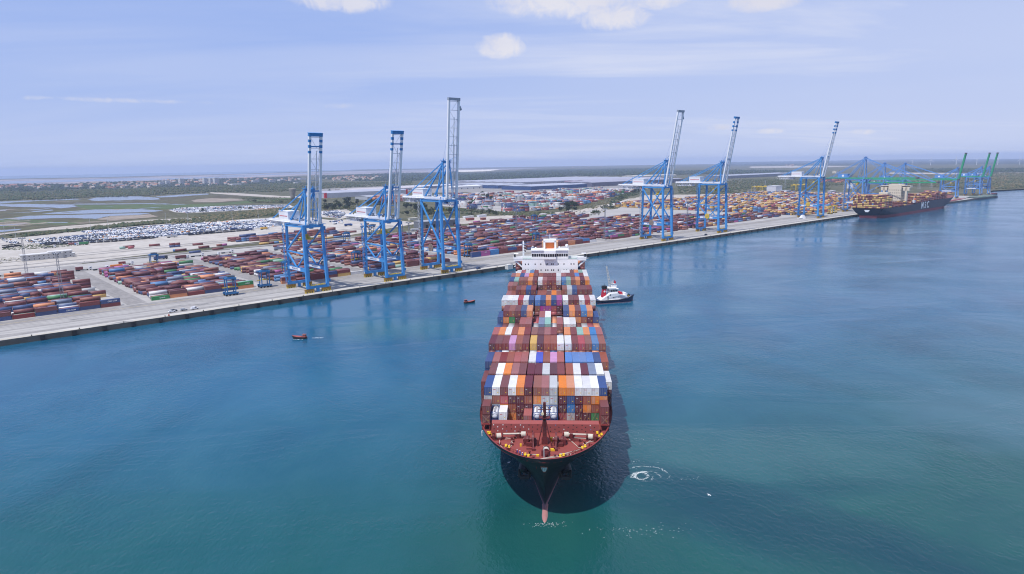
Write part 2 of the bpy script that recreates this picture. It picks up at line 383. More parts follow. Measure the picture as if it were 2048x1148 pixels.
conc=ground('yard_asphalt',[(0.30,(0.27,0.255,0.235)),(0.45,(0.335,0.32,0.30)),(0.6,(0.39,0.375,0.35)),(0.75,(0.45,0.43,0.40))],0.018,stops2=[(0.35,(0.24,0.225,0.21)),(0.65,(0.43,0.41,0.38))],scale2=0.16,mix2=0.40,rough=0.9,rot=-QA,stretch=(0.25,1.6,1))
conc2=ground('pale_hardstanding',[(0.32,(0.34,0.31,0.27)),(0.5,(0.43,0.40,0.355)),(0.7,(0.51,0.475,0.43))],0.02,stops2=[(0.4,(0.32,0.29,0.25)),(0.6,(0.50,0.465,0.42))],scale2=0.11,mix2=0.4)
roadm=ground('worn_asphalt',[(0.35,(0.20,0.19,0.18)),(0.65,(0.30,0.285,0.27))],0.05,stops2=[(0.4,(0.18,0.17,0.16)),(0.6,(0.32,0.30,0.285))],scale2=0.3,mix2=0.4)
pondm,nt,b=_nodes('pond_water')
b.inputs['Base Color'].default_value=(0.17,0.19,0.215,1); b.inputs['Roughness'].default_value=0.16; b.inputs['IOR'].default_value=1.333
bp=N(nt,'ShaderNodeBump'); bp.inputs['Strength'].default_value=0.4; bp.inputs['Distance'].default_value=0.15; lk(nt,noise(nt,coords(nt),0.5,3),bp.inputs['Height']); lk(nt,bp.outputs[0],b.inputs['Normal'])

patch('salt_flats',[(-250,368),(-60,360.5),(200,356.0),(400,350.5),(600,345.2),(720,342),(860,338.6),(1000,337.2),(1090,336.5),(1000,340),(900,345),(760,347.5),(640,350),(560,353),(420,358),(300,361.5),(150,367),(0,370.5),(-250,379)],salt,ZG+0.5,'pale pink salt flats in front of the sea')
for q in [[(-100,365),(120,360.5),(260,356.5),(330,357),(200,362),(60,366),(-100,371)],[(200,361.5),(330,357),(470,352.5),(520,353),(400,357),(280,361),(220,364)],[(420,351.2),(560,347.5),(680,345.5),(560,349.5),(470,351.7)]]:
    patch('salt_pan',q,pondm,ZG+1.0,'shallow pale water in the salt pans')
patch('sand_dune',D([(80,118),(300,112),(520,106),(560,112),(420,128),(160,136),(80,132)]),dune,ZG+1.4,'bright white sand bank near the horizon')
# woodland bands towards the horizon
woods=[D([(80,150),(500,135),(1000,110),(2048,90),(2500,92),(2500,150),(1700,168),(1000,205),(500,225),(80,235)]),
       Cc([(470,180),(900,165),(1300,150),(2048,140),(2048,215),(1500,235),(900,240),(470,215)]),
       F_([(-300,165),(900,150),(2000,130),(3800,118),(3800,190),(2000,200),(900,205),(-300,215)]),
       G_([(200,290),(900,285),(2048,280),(2500,285),(2500,340),(2048,345),(1100,345),(200,330)]),
       E_([(-300,190),(600,185),(1300,170),(2100,175),(2100,205),(900,222),(-300,240)]),
       A([(-300,275),(300,262),(900,262),(1300,235),(1800,225),(2048,235),(2048,320),(1500,330),(900,345),(200,370),(-300,360)]),
       B([(0,215),(500,185),(900,175),(1500,165),(2048,155),(2048,235),(1300,260),(600,285),(0,300)])]
for wi,q in enumerate(woods): patch('woodland_floor',q,wood,ZG+0.3+.06*wi,'dark woodland ground on the plain')
for q in [F_([(0,225),(900,215),(1500,228),(800,240),(0,245)]),G_([(0,345),(1000,355),(2300,345),(2300,368),(1000,375),(0,365)]),D([(80,240),(400,236),(600,242),(300,252),(80,258)])]:
    patch('sand_strip',q,sand,ZG+0.95,'pale sandy strip across the plain')
# marsh and ponds left
patch('marsh',A([(-600,520),(0,485),(700,470),(1200,430),(2048,410),(2900,400),(3300,420),(3000,560),(2300,700),(1500,770),(700,850),(0,910),(-600,960)]),marsh,ZG+0.1,'brown green salt marsh around the ponds')
patch('grass',A([(1060,572),(1020,541),(1400,546),(1900,536),(2500,540),(3050,515),(3500,480),(4000,440),(4100,460),(3400,520),(2900,560),(2400,600),(2048,604),(1600,597),(1250,606)]),grass,ZG+0.16,'bright green grass strip between the ponds')
patch('grass',A([(-300,760),(200,735),(600,755),(1100,795),(900,815),(300,830),(100,850),(-300,880)]),grass,ZG+0.17,'green marsh grass beside the muddy pond')
for q in [A([(-300,520),(0,527),(160,512),(560,490),(880,480),(1120,467),(1000,458),(600,478),(0,498),(-300,505)]),
          [(176,399.6),(189,395.5),(212,393.2),(250,392.8),(280,392.5),(316,395.6),(319,398.8),(299,399.8),(240,400),(192,402)],
          A([(-300,535),(0,535),(400,532),(1000,541),(1058,570),(950,580),(820,592),(700,580),(480,577),(100,566),(0,558),(-300,556)]),
          A([(1000,529),(1600,526),(2048,523),(2600,535),(2400,541),(1900,532),(1400,538),(1000,539)]),
          A([(560,666),(800,641),(1300,607),(1900,603),(2048,610),(2230,620),(2100,640),(1700,650),(1300,660),(1000,667)]),
          A([(-300,745),(0,738),(150,725),(400,692),(1000,681),(1300,672),(1900,655),(2060,658),(1900,680),(1500,697),(1300,735),(1000,721),(700,726),(300,746),(100,736),(-300,770)]),
          A([(400,632),(720,609),(730,620),(500,641)]),A([(-300,620),(0,611),(100,606),(60,625),(-300,650)]),
          A([(-300,905),(0,888),(300,872),(250,890),(0,916),(-300,940)]),A([(630,787),(930,779),(900,789),(700,793)]),
          B([(200,404),(500,380),(890,365),(870,378),(400,410),(260,415)])]:
    patch('pond',q,pondm,ZG+0.24,'shallow grey blue marsh pond')
for q in [A([(0,790),(250,776),(420,790),(270,825),(0,832),(-300,850),(-300,800)]),A([(1330,741),(1500,697),(1900,682),(2060,672),(2160,700),(2048,716),(1500,756)]),B([(650,450),(900,425),(1250,430),(1350,450),(1000,475),(700,475)])]:
    patch('mud_flat',q,mud,ZG+0.2,'bare grey brown mud flat')
patch('sandy_track',A([(-300,960),(0,935),(380,890),(700,850),(1200,810),(2048,745),(2600,722),(2850,708),(2800,735),(2300,765),(2048,792),(1400,842),(800,882),(300,917),(0,952),(-300,990)]),sand,ZG+0.21,'pale sandy track along the marsh')
patch('sandy_ground',B([(900,350),(1250,360),(1800,395),(2100,400),(2100,420),(1700,415),(1200,385),(900,362)]),sand,ZG+0.12,'sandy road between scrub and marsh')
for k in range(46):                                     # small pools and mud patches scattered through the marsh
    a_=random.uniform(-20,300); b__=random.uniform(402,455)-a_*.03; p=at(a_,b__); rx=random.uniform(8,55); ry=rx*random.uniform(.12,.35); ang_=QA+random.gauss(.35,.25)
    pts=[]
    for i in range(18):
        t_=2*PI*i/18; q_=random.uniform(.55,1.25); x_,y_=rx*q_*math.cos(t_),ry*q_*math.sin(t_); pts.append((p.x+x_*math.cos(ang_)-y_*math.sin(ang_),p.y+x_*math.sin(ang_)+y_*math.cos(ang_),0))
    if k%3: sheet('pond' if k%3==1 else 'mud_flat',pts,pondm if k%3==1 else mud,'small shallow pool in the marsh' if k%3==1 else 'small bare mud patch in the marsh',z=ZG+.26+.002*k)
    else: sheet('marsh',pts,marsh,'small brown islet of marsh vegetation',z=ZG+.26+.002*k)
# car terminal and hard standings
patch('car_park_pavement',[(-120,492),(0,478),(90,470),(165,460.5),(225,456),(334,447.5),(500,437.5),(600,432),(660,440),(760,436),(840,446),(700,470),(560,478),(400,497),(200,520),(60,546),(-120,575)],conc2,ZG+0.10,'pale concrete of the car terminal and rail yard')
patch('car_park_pavement',B([(360,575),(500,548),(1000,528),(1500,513),(1910,506),(1990,545),(1300,582),(900,604),(600,616),(440,604)]),conc2,ZG+0.22,'pale car park beside the green marsh')
patch('car_park_pavement',Cc([(450,580),(640,565),(760,560),(830,600),(830,640),(700,670),(470,650)]),conc2,ZG+0.12,'small car park below the trees')
patch('gravel_ground',D([(-200,690),(160,655),(700,625),(1100,605),(1500,560),(1800,500),(2048,470),(2300,455),(2300,500),(2048,560),(1600,640),(1200,660),(600,690),(100,730),(-200,760)]),sand,ZG+0.11,'pale gravel ground behind the container yard')
patch('gravel_ground',E_([(-200,640),(0,590),(230,500),(420,455),(900,450),(1500,440),(1500,480),(900,520),(500,600),(0,690),(-200,730)]),sand,ZG+0.12,'sandy bank behind the cranes')
patch('warehouse_apron',Cc([(450,330),(900,310),(1400,290),(2048,280),(2048,300),(1900,330),(1400,360),(900,345),(470,355)]),roadm,ZG+0.3,'grey paved yard around the warehouses')
patch('warehouse_apron',D([(-300,300),(0,270),(260,268),(700,245),(1500,225),(2048,232),(2400,238),(2400,300),(1400,335),(600,360),(-300,375)]),roadm,ZG+0.3,'paved yard around the long warehouses')
patch('depot_pavement',D([(-150,400),(500,350),(1300,330),(1900,310),(2060,320),(1500,470),(1150,560),(700,600),(300,560),(-150,520)]),conc,ZG+0.25,'grey paved container depot')
sheet('quay_pavement',[W(-900,7.0),W(0,7),W(101,5),W(270,8),W(574,7),W(1195,7),W(1617,-6),W(1922,-12),W(1930,120),W(1800,520),W(1500,560),W(1130,500),W(900,400),W(700,385),W(500,345),W(240,345),W(0,335),W(-900,330)],conc,'grey container terminal pavement with worn tracks',z=ZQ-0.02)
# quay edge: coping strip and wall
qe=[W(-1300,0),W(0,0),W(101,-2.0),W(270,1.0),W(574,0),W(1195,0),W(1617,-13),W(1925,-19)]
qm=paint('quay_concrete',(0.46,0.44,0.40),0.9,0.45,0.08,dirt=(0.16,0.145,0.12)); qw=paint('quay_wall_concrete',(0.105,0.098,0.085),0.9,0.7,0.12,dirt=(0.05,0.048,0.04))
mb=MB()
for i,(a,b_) in enumerate(zip(qe,qe[1:])):
    n=QV
    mb.add([a.xy.to_3d()+Vector((0,0,ZQ+.25)),b_.xy.to_3d()+Vector((0,0,ZQ+.25)),(b_+n*1.1).xy.to_3d()+Vector((0,0,ZQ+.25)),(a+n*1.1).xy.to_3d()+Vector((0,0,ZQ+.25))],[(0,1,2,3)],0)
    mb.add([(a+n*1.1).xy.to_3d()+Vector((0,0,ZQ+.25)),(b_+n*1.1).xy.to_3d()+Vector((0,0,ZQ+.25)),(b_+n*1.1).xy.to_3d()+Vector((0,0,ZQ)),(a+n*1.1).xy.to_3d()+Vector((0,0,ZQ))],[(0,1,2,3)],0)
    mb.add([(a+n*1.1).xy.to_3d()+Vector((0,0,ZQ)),(b_+n*1.1).xy.to_3d()+Vector((0,0,ZQ)),(b_+n*9).xy.to_3d()+Vector((0,0,ZQ)),(a+n*9).xy.to_3d()+Vector((0,0,ZQ))],[(0,1,2,3)],0)
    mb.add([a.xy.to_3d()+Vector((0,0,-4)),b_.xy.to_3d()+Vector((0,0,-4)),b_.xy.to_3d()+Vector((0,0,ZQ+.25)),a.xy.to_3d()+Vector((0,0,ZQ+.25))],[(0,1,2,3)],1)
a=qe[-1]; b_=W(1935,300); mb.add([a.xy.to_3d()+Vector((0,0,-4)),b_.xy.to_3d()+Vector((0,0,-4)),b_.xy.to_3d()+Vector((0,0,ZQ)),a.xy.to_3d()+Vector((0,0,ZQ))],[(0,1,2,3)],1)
mb.build('quay_wall',[qm,qw]); tag(bpy.data.objects['quay_wall'],'long concrete quay wall with pale coping edge','quay wall',None,'structure')
def voff(u):
    us=[-1300,0,101,270,574,1195,1617,1925]; vs=[0,0,-2,1,0,0,-13,-19]
    return float(np.interp(u,us,vs))
# fenders along the quay
fm=paint('fender_rubber',(0.025,0.024,0.024),0.8,0.3,1.0); fr=paint('rust',(0.16,0.07,0.04),0.9,0.4,1.0)
fb=MB(); fb.box(-1.2,1.2,-0.9,0,0.4,ZQ+0.1,0); fb.box(-0.9,0.9,-1.1,-0.9,0.7,ZQ-0.2,0)
fme=fb.mesh('quay_fender',[fm,fr])
for i,u in enumerate(list(np.arange(20,1190,16.0))):
    o=link('quay_fender',fme,None,W(u,voff(u)-0.004,0),QA); tag(o,'dark rubber fender hung on the quay wall','fender','fenders along the quay wall')
# bollards on the coping
bo=MB(); bo.cyl((0,0,0),(0,0,.5),.28,.22,10); bo.cyl((0,0,.5),(0,0,.72),.42,.36,10)
bme=bo.mesh('quay_bollard',[paint('bollard_iron',(0.05,0.045,0.04),0.7)])
for u in np.arange(15,900,24.0):
    o=link('quay_bollard',bme,None,W(u,voff(u)+0.55,ZQ+.25),0); tag(o,'dark iron mooring bollard on the quay coping','bollard','bollards on the quay coping')
# crane rails, slab joints and painted lines
mk=paint('rail_steel',(0.10,0.085,0.075),0.6); yl=paint('yellow_marking',(0.55,0.40,0.06),0.8,0.5,0.3,dirt=(0.3,0.28,0.24)); wl=paint('white_marking',(0.70,0.68,0.65),0.8,0.5,0.3,dirt=(0.35,0.33,0.3))
def strip(name,u0,u1,v,wd,mat,z,label):
    us=[u0]+[x for x in (0,101,270,574,1195,1617) if u0<x<u1]+[u1]
    mb=MB()
    for p,q in zip(us,us[1:]): mb.quad(W(p,v+voff(p),z),W(q,v+voff(q),z),W(q,v+wd+voff(q),z),W(p,v+wd+voff(p),z))
    o=mb.build(name,mat); return tag(o,label,None,None,'structure')
for v_ in (9.2,41.6): strip('crane_rail',-800,1600,v_,0.5,mk,ZQ+0.012,'steel crane rail set in the quay')
for v_ in (14.5,22,27.5,33,37): strip('slab_joint',-800,1500,v_,0.38,paint('joint_tar',(0.15,0.142,0.135),0.9,0.6,0.05,dirt=(0.3,0.29,0.27)),ZQ+0.008,'tarred joint line along the quay')
strip('road_marking',-800,1500,52,0.35,yl,ZQ+0.010,'faded yellow line along the quay'); strip('road_marking',-800,1500,3.2,0.3,yl,ZQ+0.010,'faded yellow safety line near the quay edge')
strip('worn_strip',-800,1500,10.6,3.2,roadm,ZQ+0.003,'worn darker strip beside the crane rail'); strip('worn_strip',-800,1500,28.6,2.2,roadm,ZQ+0.003,'worn darker strip under the cranes')
strip('traffic_lane',-800,1500,45,16,roadm,ZQ+0.004,'dark tyre worn traffic lane behind the cranes')
# yard roads between the blocks
def quadstrip(name,u0,v0,u1,v1,wd,mat,z,label):
    a=W(u0,v0,z); b=W(u1,v1,z); n=Vector((-(b-a).y,(b-a).x,0)).normalized()*wd/2
    o=MB().quad(a-n,b-n,b+n,a+n).build(name,mat); return tag(o,label,None,None,'structure')
for uu in (86,190,277,392,612,): quadstrip('yard_road',uu,62,uu,330,13,roadm,ZQ+0.005,'tyre worn road between container blocks')
quadstrip('yard_road',-300,345,600,360,12,roadm,ZQ+0.005,'road behind the container blocks')
quadstrip('rail_track_bed',-200,400,560,455,5,roadm,ZQ+0.03,'dark rail track bed behind the yard'); quadstrip('rail_track_bed',-200,420,560,475,5,roadm,ZQ+0.03,'second rail track bed behind the yard'); quadstrip('rail_track_bed',-200,372,420,392,4,roadm,ZQ+0.03,'rail track near the container blocks')
for q,l in ((D([(1470,500),(1700,430),(1960,370),(2048,350),(2200,325),(2220,332),(2048,365),(1960,385),(1700,455),(1480,512)]),'pale concrete rail ramp running inland'),(D([(1440,640),(1700,560),(1860,490),(2048,440),(2060,450),(1880,505),(1720,575),(1480,655)]),'pale service road beside the ramp')):
    patch('service_road',q,conc2,ZG+0.45,l)
# ------------------------------------------------------------------ shipping containers
steel=paint('galvanised_steel',(0.42,0.43,0.44),0.45,0.2,1.0,metal=0.4); decal=paint('yellow_sticker',(0.75,0.52,0.03),0.6,0.1); wdecal=paint('white_sticker',(0.42,0.40,0.40),0.6,0.1)
darkm=paint('dark_gap',(0.02,0.02,0.02),0.9,0)
BODY={}; DOORS={}
CH=2.62; CW=2.44
def corr(mb,x0,x1,y,z0,z1,d,pitch,axis,mi=0):
    """trapezoid corrugated wall along x (axis 0) or along y (axis 1)"""
    n=max(2,int((x1-x0)/pitch)); pts=[]
    for i in range(n):
        a=x0+(x1-x0)*i/n; w_=(x1-x0)/n
        pts += [(a,0),(a+w_*.3,0),(a+w_*.5,d),(a+w_*.8,d)]
    pts.append((x1,0))
    for (p,dp),(q,dq) in zip(pts,pts[1:]):
        if axis==0: vs=[(p,y+dp,z0),(q,y+dq,z0),(q,y+dq,z1),(p,y+dp,z1)]
        else: vs=[(y+dp,p,z0),(y+dq,q,z0),(y+dq,q,z1),(y+dp,p,z1)]
        mb.add(vs,[(0,1,2,3)],mi)
def container_meshes(k,L):
    key=(k,L)
    if key in BODY: return BODY[key],DOORS[key]
    h=L/2; y=CW/2; mb=MB(); pm=cmat(k)
    corr(mb,-h+.12,h-.12,-y+.02,.16,CH-.08,.045,.42,0); corr(mb,-h+.12,h-.12,y-.02,.16,CH-.08,-.045,.42,0)
    corr(mb,-y+.1,y-.1,h-.03,.16,CH-.08,-.045,.3,1)
    # roof with cross corrugations
    n=int(L/.55)
    for i in range(n):
        a=-h+.1+(L-.2)*i/n; b_=-h+.1+(L-.2)*(i+.6)/n; c_=-h+.1+(L-.2)*(i+1)/n
        mb.quad((a,-y+.05,CH-.03),(b_,-y+.05,CH-.03),(b_,y-.05,CH-.03),(a,y-.05,CH-.03)); 
        mb.quad((b_,-y+.05,CH-.03),(c_,-y+.05,CH-.055),(c_,y-.05,CH-.055),(b_,y-.05,CH-.03))
    for sx in(-1,1):
        for sy in (-1,1):
            mb.box(sx*h-(.08 if sx>0 else -.0),sx*h+(.0 if sx>0 else .08),sy*y-(.1 if sy>0 else 0),sy*y+(0 if sy>0 else .1),0,CH)
        mb.box(sx*h-(.07 if sx>0 else -.002),sx*h+(-.002 if sx>0 else .07),-y+.1,y-.1,CH-.12,CH-.005); mb.box(sx*h-(.07 if sx>0 else -.002),sx*h+(-.002 if sx>0 else .07),-y+.1,y-.1,.01,.16)
    for sy in (-1,1):
        mb.box(-h+.08,h-.08,sy*y-(.07 if sy>0 else -.003),sy*y+(-.003 if sy>0 else .07),CH-.1,CH-.005); mb.box(-h+.08,h-.08,sy*y-(.07 if sy>0 else -.003),sy*y+(-.003 if sy>0 else .07),.01,.16)
    mb.quad((-h+.05,-y+.05,.05),(-h+.05,y-.05,.05),(h-.05,y-.05,.05),(h-.05,-y+.05,.05),1)
    body=mb.mesh('container_body_'+CP[k][0].replace(' ','_'),[pm,darkm])
    ds=[]
    for sgn in (-1,1):
        d=MB(); a=min(sgn*.012,sgn*(y-.11)); b_=max(sgn*.012,sgn*(y-.11))
        d.box(-h+.035,-h+.085,a,b_,.18,CH-.14)
        for q in (.25,.75):
            yy=a+(b_-a)*q; d.cyl((-h+.012,yy,.16),(-h+.012,yy,CH-.13),.026,n=5,mi=1)
        d.box(-h+.02,-h+.034,a+(b_-a)*.35,a+(b_-a)*.62,.75,1.02,2 if sgn<0 else 0)
        if sgn>0 and k in 'dc' : d.box(-h+.022,-h+.034,a+.3,a+.8,CH-.9,CH-.62,3)
        if sgn>0 and k in 'wg': d.box(-h+.022,-h+.034,a+.1,a+.9,CH-.85,CH-.7,4)
        ds.append(d.mesh('container_door',[pm,steel,decal,wdecal,paint('red_lettering',(0.5,0.06,0.06),0.6,0)]))
    BODY[key]=body; DOORS[key]=ds
    return body,ds
NCONT=0
def container(k,loc,rot,label,group,L=12.19,doors=True):
    global NCONT
    body,ds=container_meshes(k,L)
    o=link('shipping_container',body,None,loc,rot); tag(o,label,'shipping container',group); NCONT+=1
    if doors:
        for d in ds: link('door',d,o)
    return o
# the many that are too many to single out
REST=[]                                      # (x,y,z,rot,L,colour,H)
def rest(k,p,rot,L=12.19,H=2.6): REST.append((p[0],p[1],p[2],rot,L,k,H))

# ------------------------------------------------------------------ the big container ship: s aft of the stem, t to the right, z up
STH=R(3.7); SO=Vector((7.85,171.8,0)); SA=Vector((math.sin(STH),math.cos(STH),0)); SR=Vector((math.cos(STH),-math.sin(STH),0)); SROT=math.atan2(SA.y,SA.x)
def SP(s,t,z): return SO+SA*s+SR*t+Vector((0,0,z))
ORD=['leftmost','second from left','third from left','fourth from left','fifth from left','sixth from left','seventh from left','eighth from left','centre','eighth from right','seventh from right','sixth from right','fifth from right','fourth from right','third from right','second from right','rightmost']
def colt(i,g):
    a,b_=g; return (i-8)*2.5+(-.32 if i<=a else .32 if i>=b_ else 0)
G17=(5,11)
BAYS=[ # name, s, groups, tiers (top z, colours by column)
 ('frontmost bay',30,(6,10),[(29.9,'.Bwmwodbngoowwwb.'.replace('b.','B.')),(27.15,'.gbrddboggdBdboo.'),(24.4,'.mgobddgwgdcdobm.'),(21.65,'.mggodmwwwrgddGm.')]),
 ('second bay from the bow',44,(5,11),[(29.9,'.mwonmddgdmbwdsw.'),(27.15,'m...............w'),(24.4,'m...............d'),(21.65,'m...............d')]),
 ('third bay from the bow',58,G17,[(29.9,'BnmbnnwkbpnllllBb'),(27.15,'B...............b')]),
 ('fourth bay from the bow',71.8,G17,[(32.7,'dmmpbmydbbwwmrbcb')]),
 ('fifth bay from the bow',85.4,G17,[(32.7,'nowbombmnm.omtocn'),(29.95,'..........s......')]),
 ('low gap bay amidships',99,G17,[(33.6,'....nn.st.nww....')]),
 ('bay behind the low gap',112,G17,[(36.3,'.mbmBo.....Bomco.'),(33.55,'BoGd...nw....obdB')]),
 ('bay of white end stacks amidships',135,G17,[(36.3,'wwwrwBlBoBMwmmwrw'),(33.55,'......bMMrd......')]),
 ('fifth bay before the bridge',163,G17,[(36.0,'..mbBm.....bgBmmm'),(33.3,'nb....bbmob......')]),
 ('fourth bay before the bridge',176.5,G17,[(35.6,'nb...............')]),
 ('third bay before the bridge',190,G17,[(36.0,'BtbbomwnmmgctBodo'.replace('tBo','tbo')),(33.3,'......dbdbd......')]),
 ('second bay before the bridge',203.6,G17,[(36.0,'noBpombmmmwnmmlmw')]),
 ('last bay before the bridge',217.4,G17,[(35.6,'.wrgcm.....wwmotw')]),
 ('bay behind the bridge',250,G17,[(37.0,'m...............m')]),
]
for bn,s,g,tiers in BAYS:
    assert all(len(x[1])==17 for x in tiers),(bn,[len(x[1]) for x in tiers])
    low={}
    for ti,(zt,row) in enumerate(tiers):
        for i,k in enumerate(row):
            if k=='.': continue
            top = not any(tiers[j][1][i]!='.' for j in range(ti))
            tier='topmost tier' if ti==0 and top else ('top of its stack' if top else ['','second tier down','third tier down','fourth tier down'][ti])
            lab='%s container, %s, %s, %s'%(CP[k][0],ORD[i],tier,bn)
            if len(lab.split())>16: lab=lab.replace('second tier down','second tier').replace('top of its stack','stack top')
            lat=colt(i,g)+random.uniform(-.03,.03)
            container(k,SP(s+6.1+random.uniform(-.05,.05),lat,zt-CH),SROT,lab,"containers stacked on the ship's deck")
            low[i]=min(low.get(i,99),zt-CH)
    for i in range(17):
        z=low.get(i,31.2 if s>90 else 24.5)
        if s<40 and i in(0,16): continue
        if s==250 and 5<=i<=11: continue
        while z-2.75>17.5:
            z-=2.72; rest(random.choice('mmdbbogBwr'),SP(s+6.1,colt(i,g),z),SROT)
for s,zt in ((149,33.4),(264,36),(278,33),(292,33)):                       # bays seen only from the side
    for i in range(17):
        z=zt
        while z>18: z-=2.72; rest(random.choice('mmmdbbogBwr'),SP(s+6.1,colt(i,G17),z),SROT)
for i,side in ((1,'left'),(15,'right')):
    for n,zt in enumerate((26.3,23.55)):
        container('m',SP(23.0+3.03,colt(i,(6,10)),zt-CH),SROT,'short maroon container at the %s of the foredeck, %s of two'%(side,['upper','lower'][n]),"containers stacked on the ship's deck",6.06)
container('w',SP(23.6+3.03,colt(3,(6,10)),24.2-CH),SROT,'short white container just behind the breakwater, beside a tank container',"containers stacked on the ship's deck",6.06)
container('n',SP(23.6+3.03,colt(6,(6,10)),23.2-CH),SROT,'short salmon red container just behind the breakwater, near the tank containers',"containers stacked on the ship's deck",6.06)
# tank containers: white tank in a blue frame
tw=paint('tank_white',(0.76,0.77,0.78),0.35,0.12); tb=paint('frame_blue',(0.03,0.08,0.25),0.5,0.2); ts=paint('stainless_walkway',(0.5,0.52,0.54),0.4,0.2,metal=.5)
def tank(loc,label):
    r=empty('tank_container',loc,SROT,label,'tank container','white tank containers behind the breakwater')
    f=MB(); h=3.03;y=1.22
    for sx in (-h,h):
        for sy in (-y,y): f.beam((sx,sy*.96,0),(sx,sy*.96,2.6),.13)
        for z in (.07,2.53): f.beam((sx,-y,z),(sx,y,z),.13)
        f.beam((sx,-y,.9),(sx,0,.1),.09); f.beam((sx,y,.9),(sx,0,.1),.09); f.beam((sx,-y,1.8),(sx,-.3,2.5),.09); f.beam((sx,y,1.8),(sx,.3,2.5),.09)
    for sy in (-y,y): f.beam((-h,sy*.96,.07),(h,sy*.96,.07),.13); f.beam((-h,sy*.96,2.53),(h,sy*.96,2.53),.1)
    f.build('frame',tb,r)
    t=MB(); 
    rings=[]
    for x,q in ((-2.85,.35),(-2.75,.75),(-2.5,1.05),(-2.3,1.1),(2.3,1.1),(2.5,1.05),(2.75,.75),(2.85,.35)):
        rings.append([(x,q*math.cos(2*PI*i/18),1.3+q*math.sin(2*PI*i/18)) for i in range(18)])
    t.loft(rings); t.build('tank',tw,r,smooth=True)
    m=MB(); m.box(-2.4,2.4,-.3,.3,2.44,2.5); m.cyl((0,0,2.3),(0,0,2.62),.32,n=12); m.build('walkway',ts,r)
for i,l in ((2,'white tank container in a blue frame on the left, behind the breakwater'),(7,'white tank container left of the foremast, behind the breakwater'),(8,'white tank container directly behind the foremast'),(9,'white tank container right of the foremast, behind the breakwater')):
    tank(SP(23.6+3.03,colt(i,(6,10)),24.25-2.6),l)
    rest('d',SP(26.6,colt(i,(6,10)),18.9),SROT,6.06)
for i in (3,6): rest('d',SP(26.6,colt(i,(6,10)),18.75),SROT,6.06)

# ---- hull
SHL=318.0; SB=21.4; DECKZ=18.7
def hullrow(z,xs):
    k=min(1,max(0,z/19.0))**1.25; E=112+(42-112)*k; p=1.05+(2-1.05)*k; q=1-.5*k; s0=10*(1-k)**.9
    pts=[]
    for x in xs:
        s=s0+(SHL-s0)*x; g=min(1,(s-s0)/E); hb=SB*(1-(1-g)**p)**q
        if s>SHL-60: hb*= (1-((s-(SHL-60))/60)**2*(.18+.35*(1-k)))
        pts.append((s,hb))
    return pts
xs=[(i/59)**2.3 for i in range(60)]
hullred=paint('antifouling_pink',(0.30,0.155,0.19),0.6,0.35,0.15,dirt=(0.2,0.12,0.10)); hullblk=paint('hull_black',(0.009,0.014,0.019),0.42,0.25,0.06,dirt=(0.03,0.03,0.032),bump=0.05)
deckred=paint('deck_red',(0.235,0.048,0.038),0.75,0.28,0.12,dirt=(0.16,0.06,0.045)); redd=paint('machinery_red',(0.22,0.032,0.030),0.55,0.3,0.8)
ship=empty('container_ship',SP(0,0,0),SROT,'huge black hulled container ship heading towards the viewer, loaded high with containers','ship')
zs=[-6,0,1.6,1.6001,4,7,10,13,16,18.7,19.9]
def hp(s,hb,z,sgn): return (s,sgn*hb,z)   # ship local: x aft, y to the left
mb=MB()
for sgn in (-1,1):
    rows=[[hp(s,hb,z,sgn) for s,hb in hullrow(z,xs)] for z in zs]
    for j in range(len(zs)-1):
        mi=0 if zs[j+1]<1.6001 else 1
        vs=rows[j]+rows[j+1]; n=len(xs)
        fs=[(i,i+1,n+i+1,n+i) if sgn<0 else (i+1,i,n+i,n+i+1) for i in range(n-1)]
        mb.add(vs,fs,mi)
        a,b_=rows[j][-1],rows[j+1][-1]; mb.add([a,(a[0],0,a[2]),(b_[0],0,b_[2]),b_],[(0,1,2,3)],mi)
mb.build('hull',[hullred,hullblk],ship,smooth=True)
# bulb breaking the surface
mb=MB(); rings=[]
for x,rr,zc in ((2.4,.15,-.3),(3.0,.6,-.42),(4.2,1.0,-.62),(6,1.35,-.9),(9,1.75,-1.45),(13,2.5,-2.2),(20,2.4,-3.5)):
    rings.append([(x,rr*.82*math.cos(2*PI*i/16),zc+rr*math.sin(2*PI*i/16)) for i in range(16)])
mb.loft(rings); mb.build('bulbous_bow',paint('bulb_pink',(0.36,0.17,0.165),0.55,0.45,0.5,dirt=(0.32,0.20,0.11)),ship,smooth=True)
mb=MB(); dk=hullrow(18.7,xs); 
L_=[(s,hb-.02) for s,hb in dk]
for (s0,h0),(s1,h1) in zip(L_,L_[1:]): mb.quad((s0,-h0,DECKZ),(s0,h0,DECKZ),(s1,h1,DECKZ),(s1,-h1,DECKZ))
mb.build('deck',deckred,ship)
# bulwark inner face and rail cap
mb=MB(); rw=hullrow(19.9,xs)
for (s0,h0),(s1,h1) in zip(rw,rw[1:]):
    if s0>24: break
    for sg in (-1,1):
        i0,i1=max(0,h0-.35),max(0,h1-.35); x0,x1=s0+.25,s1+.25
        mb.quad((x0,sg*i0,DECKZ),(x1,sg*i1,DECKZ),(x1,sg*i1,19.9),(x0,sg*i0,19.9)); mb.quad((s0,sg*h0,19.9),(s1,sg*h1,19.9),(x1,sg*i1,19.905),(x0,sg*i0,19.905))
mb.build('bulwark',redd,ship)
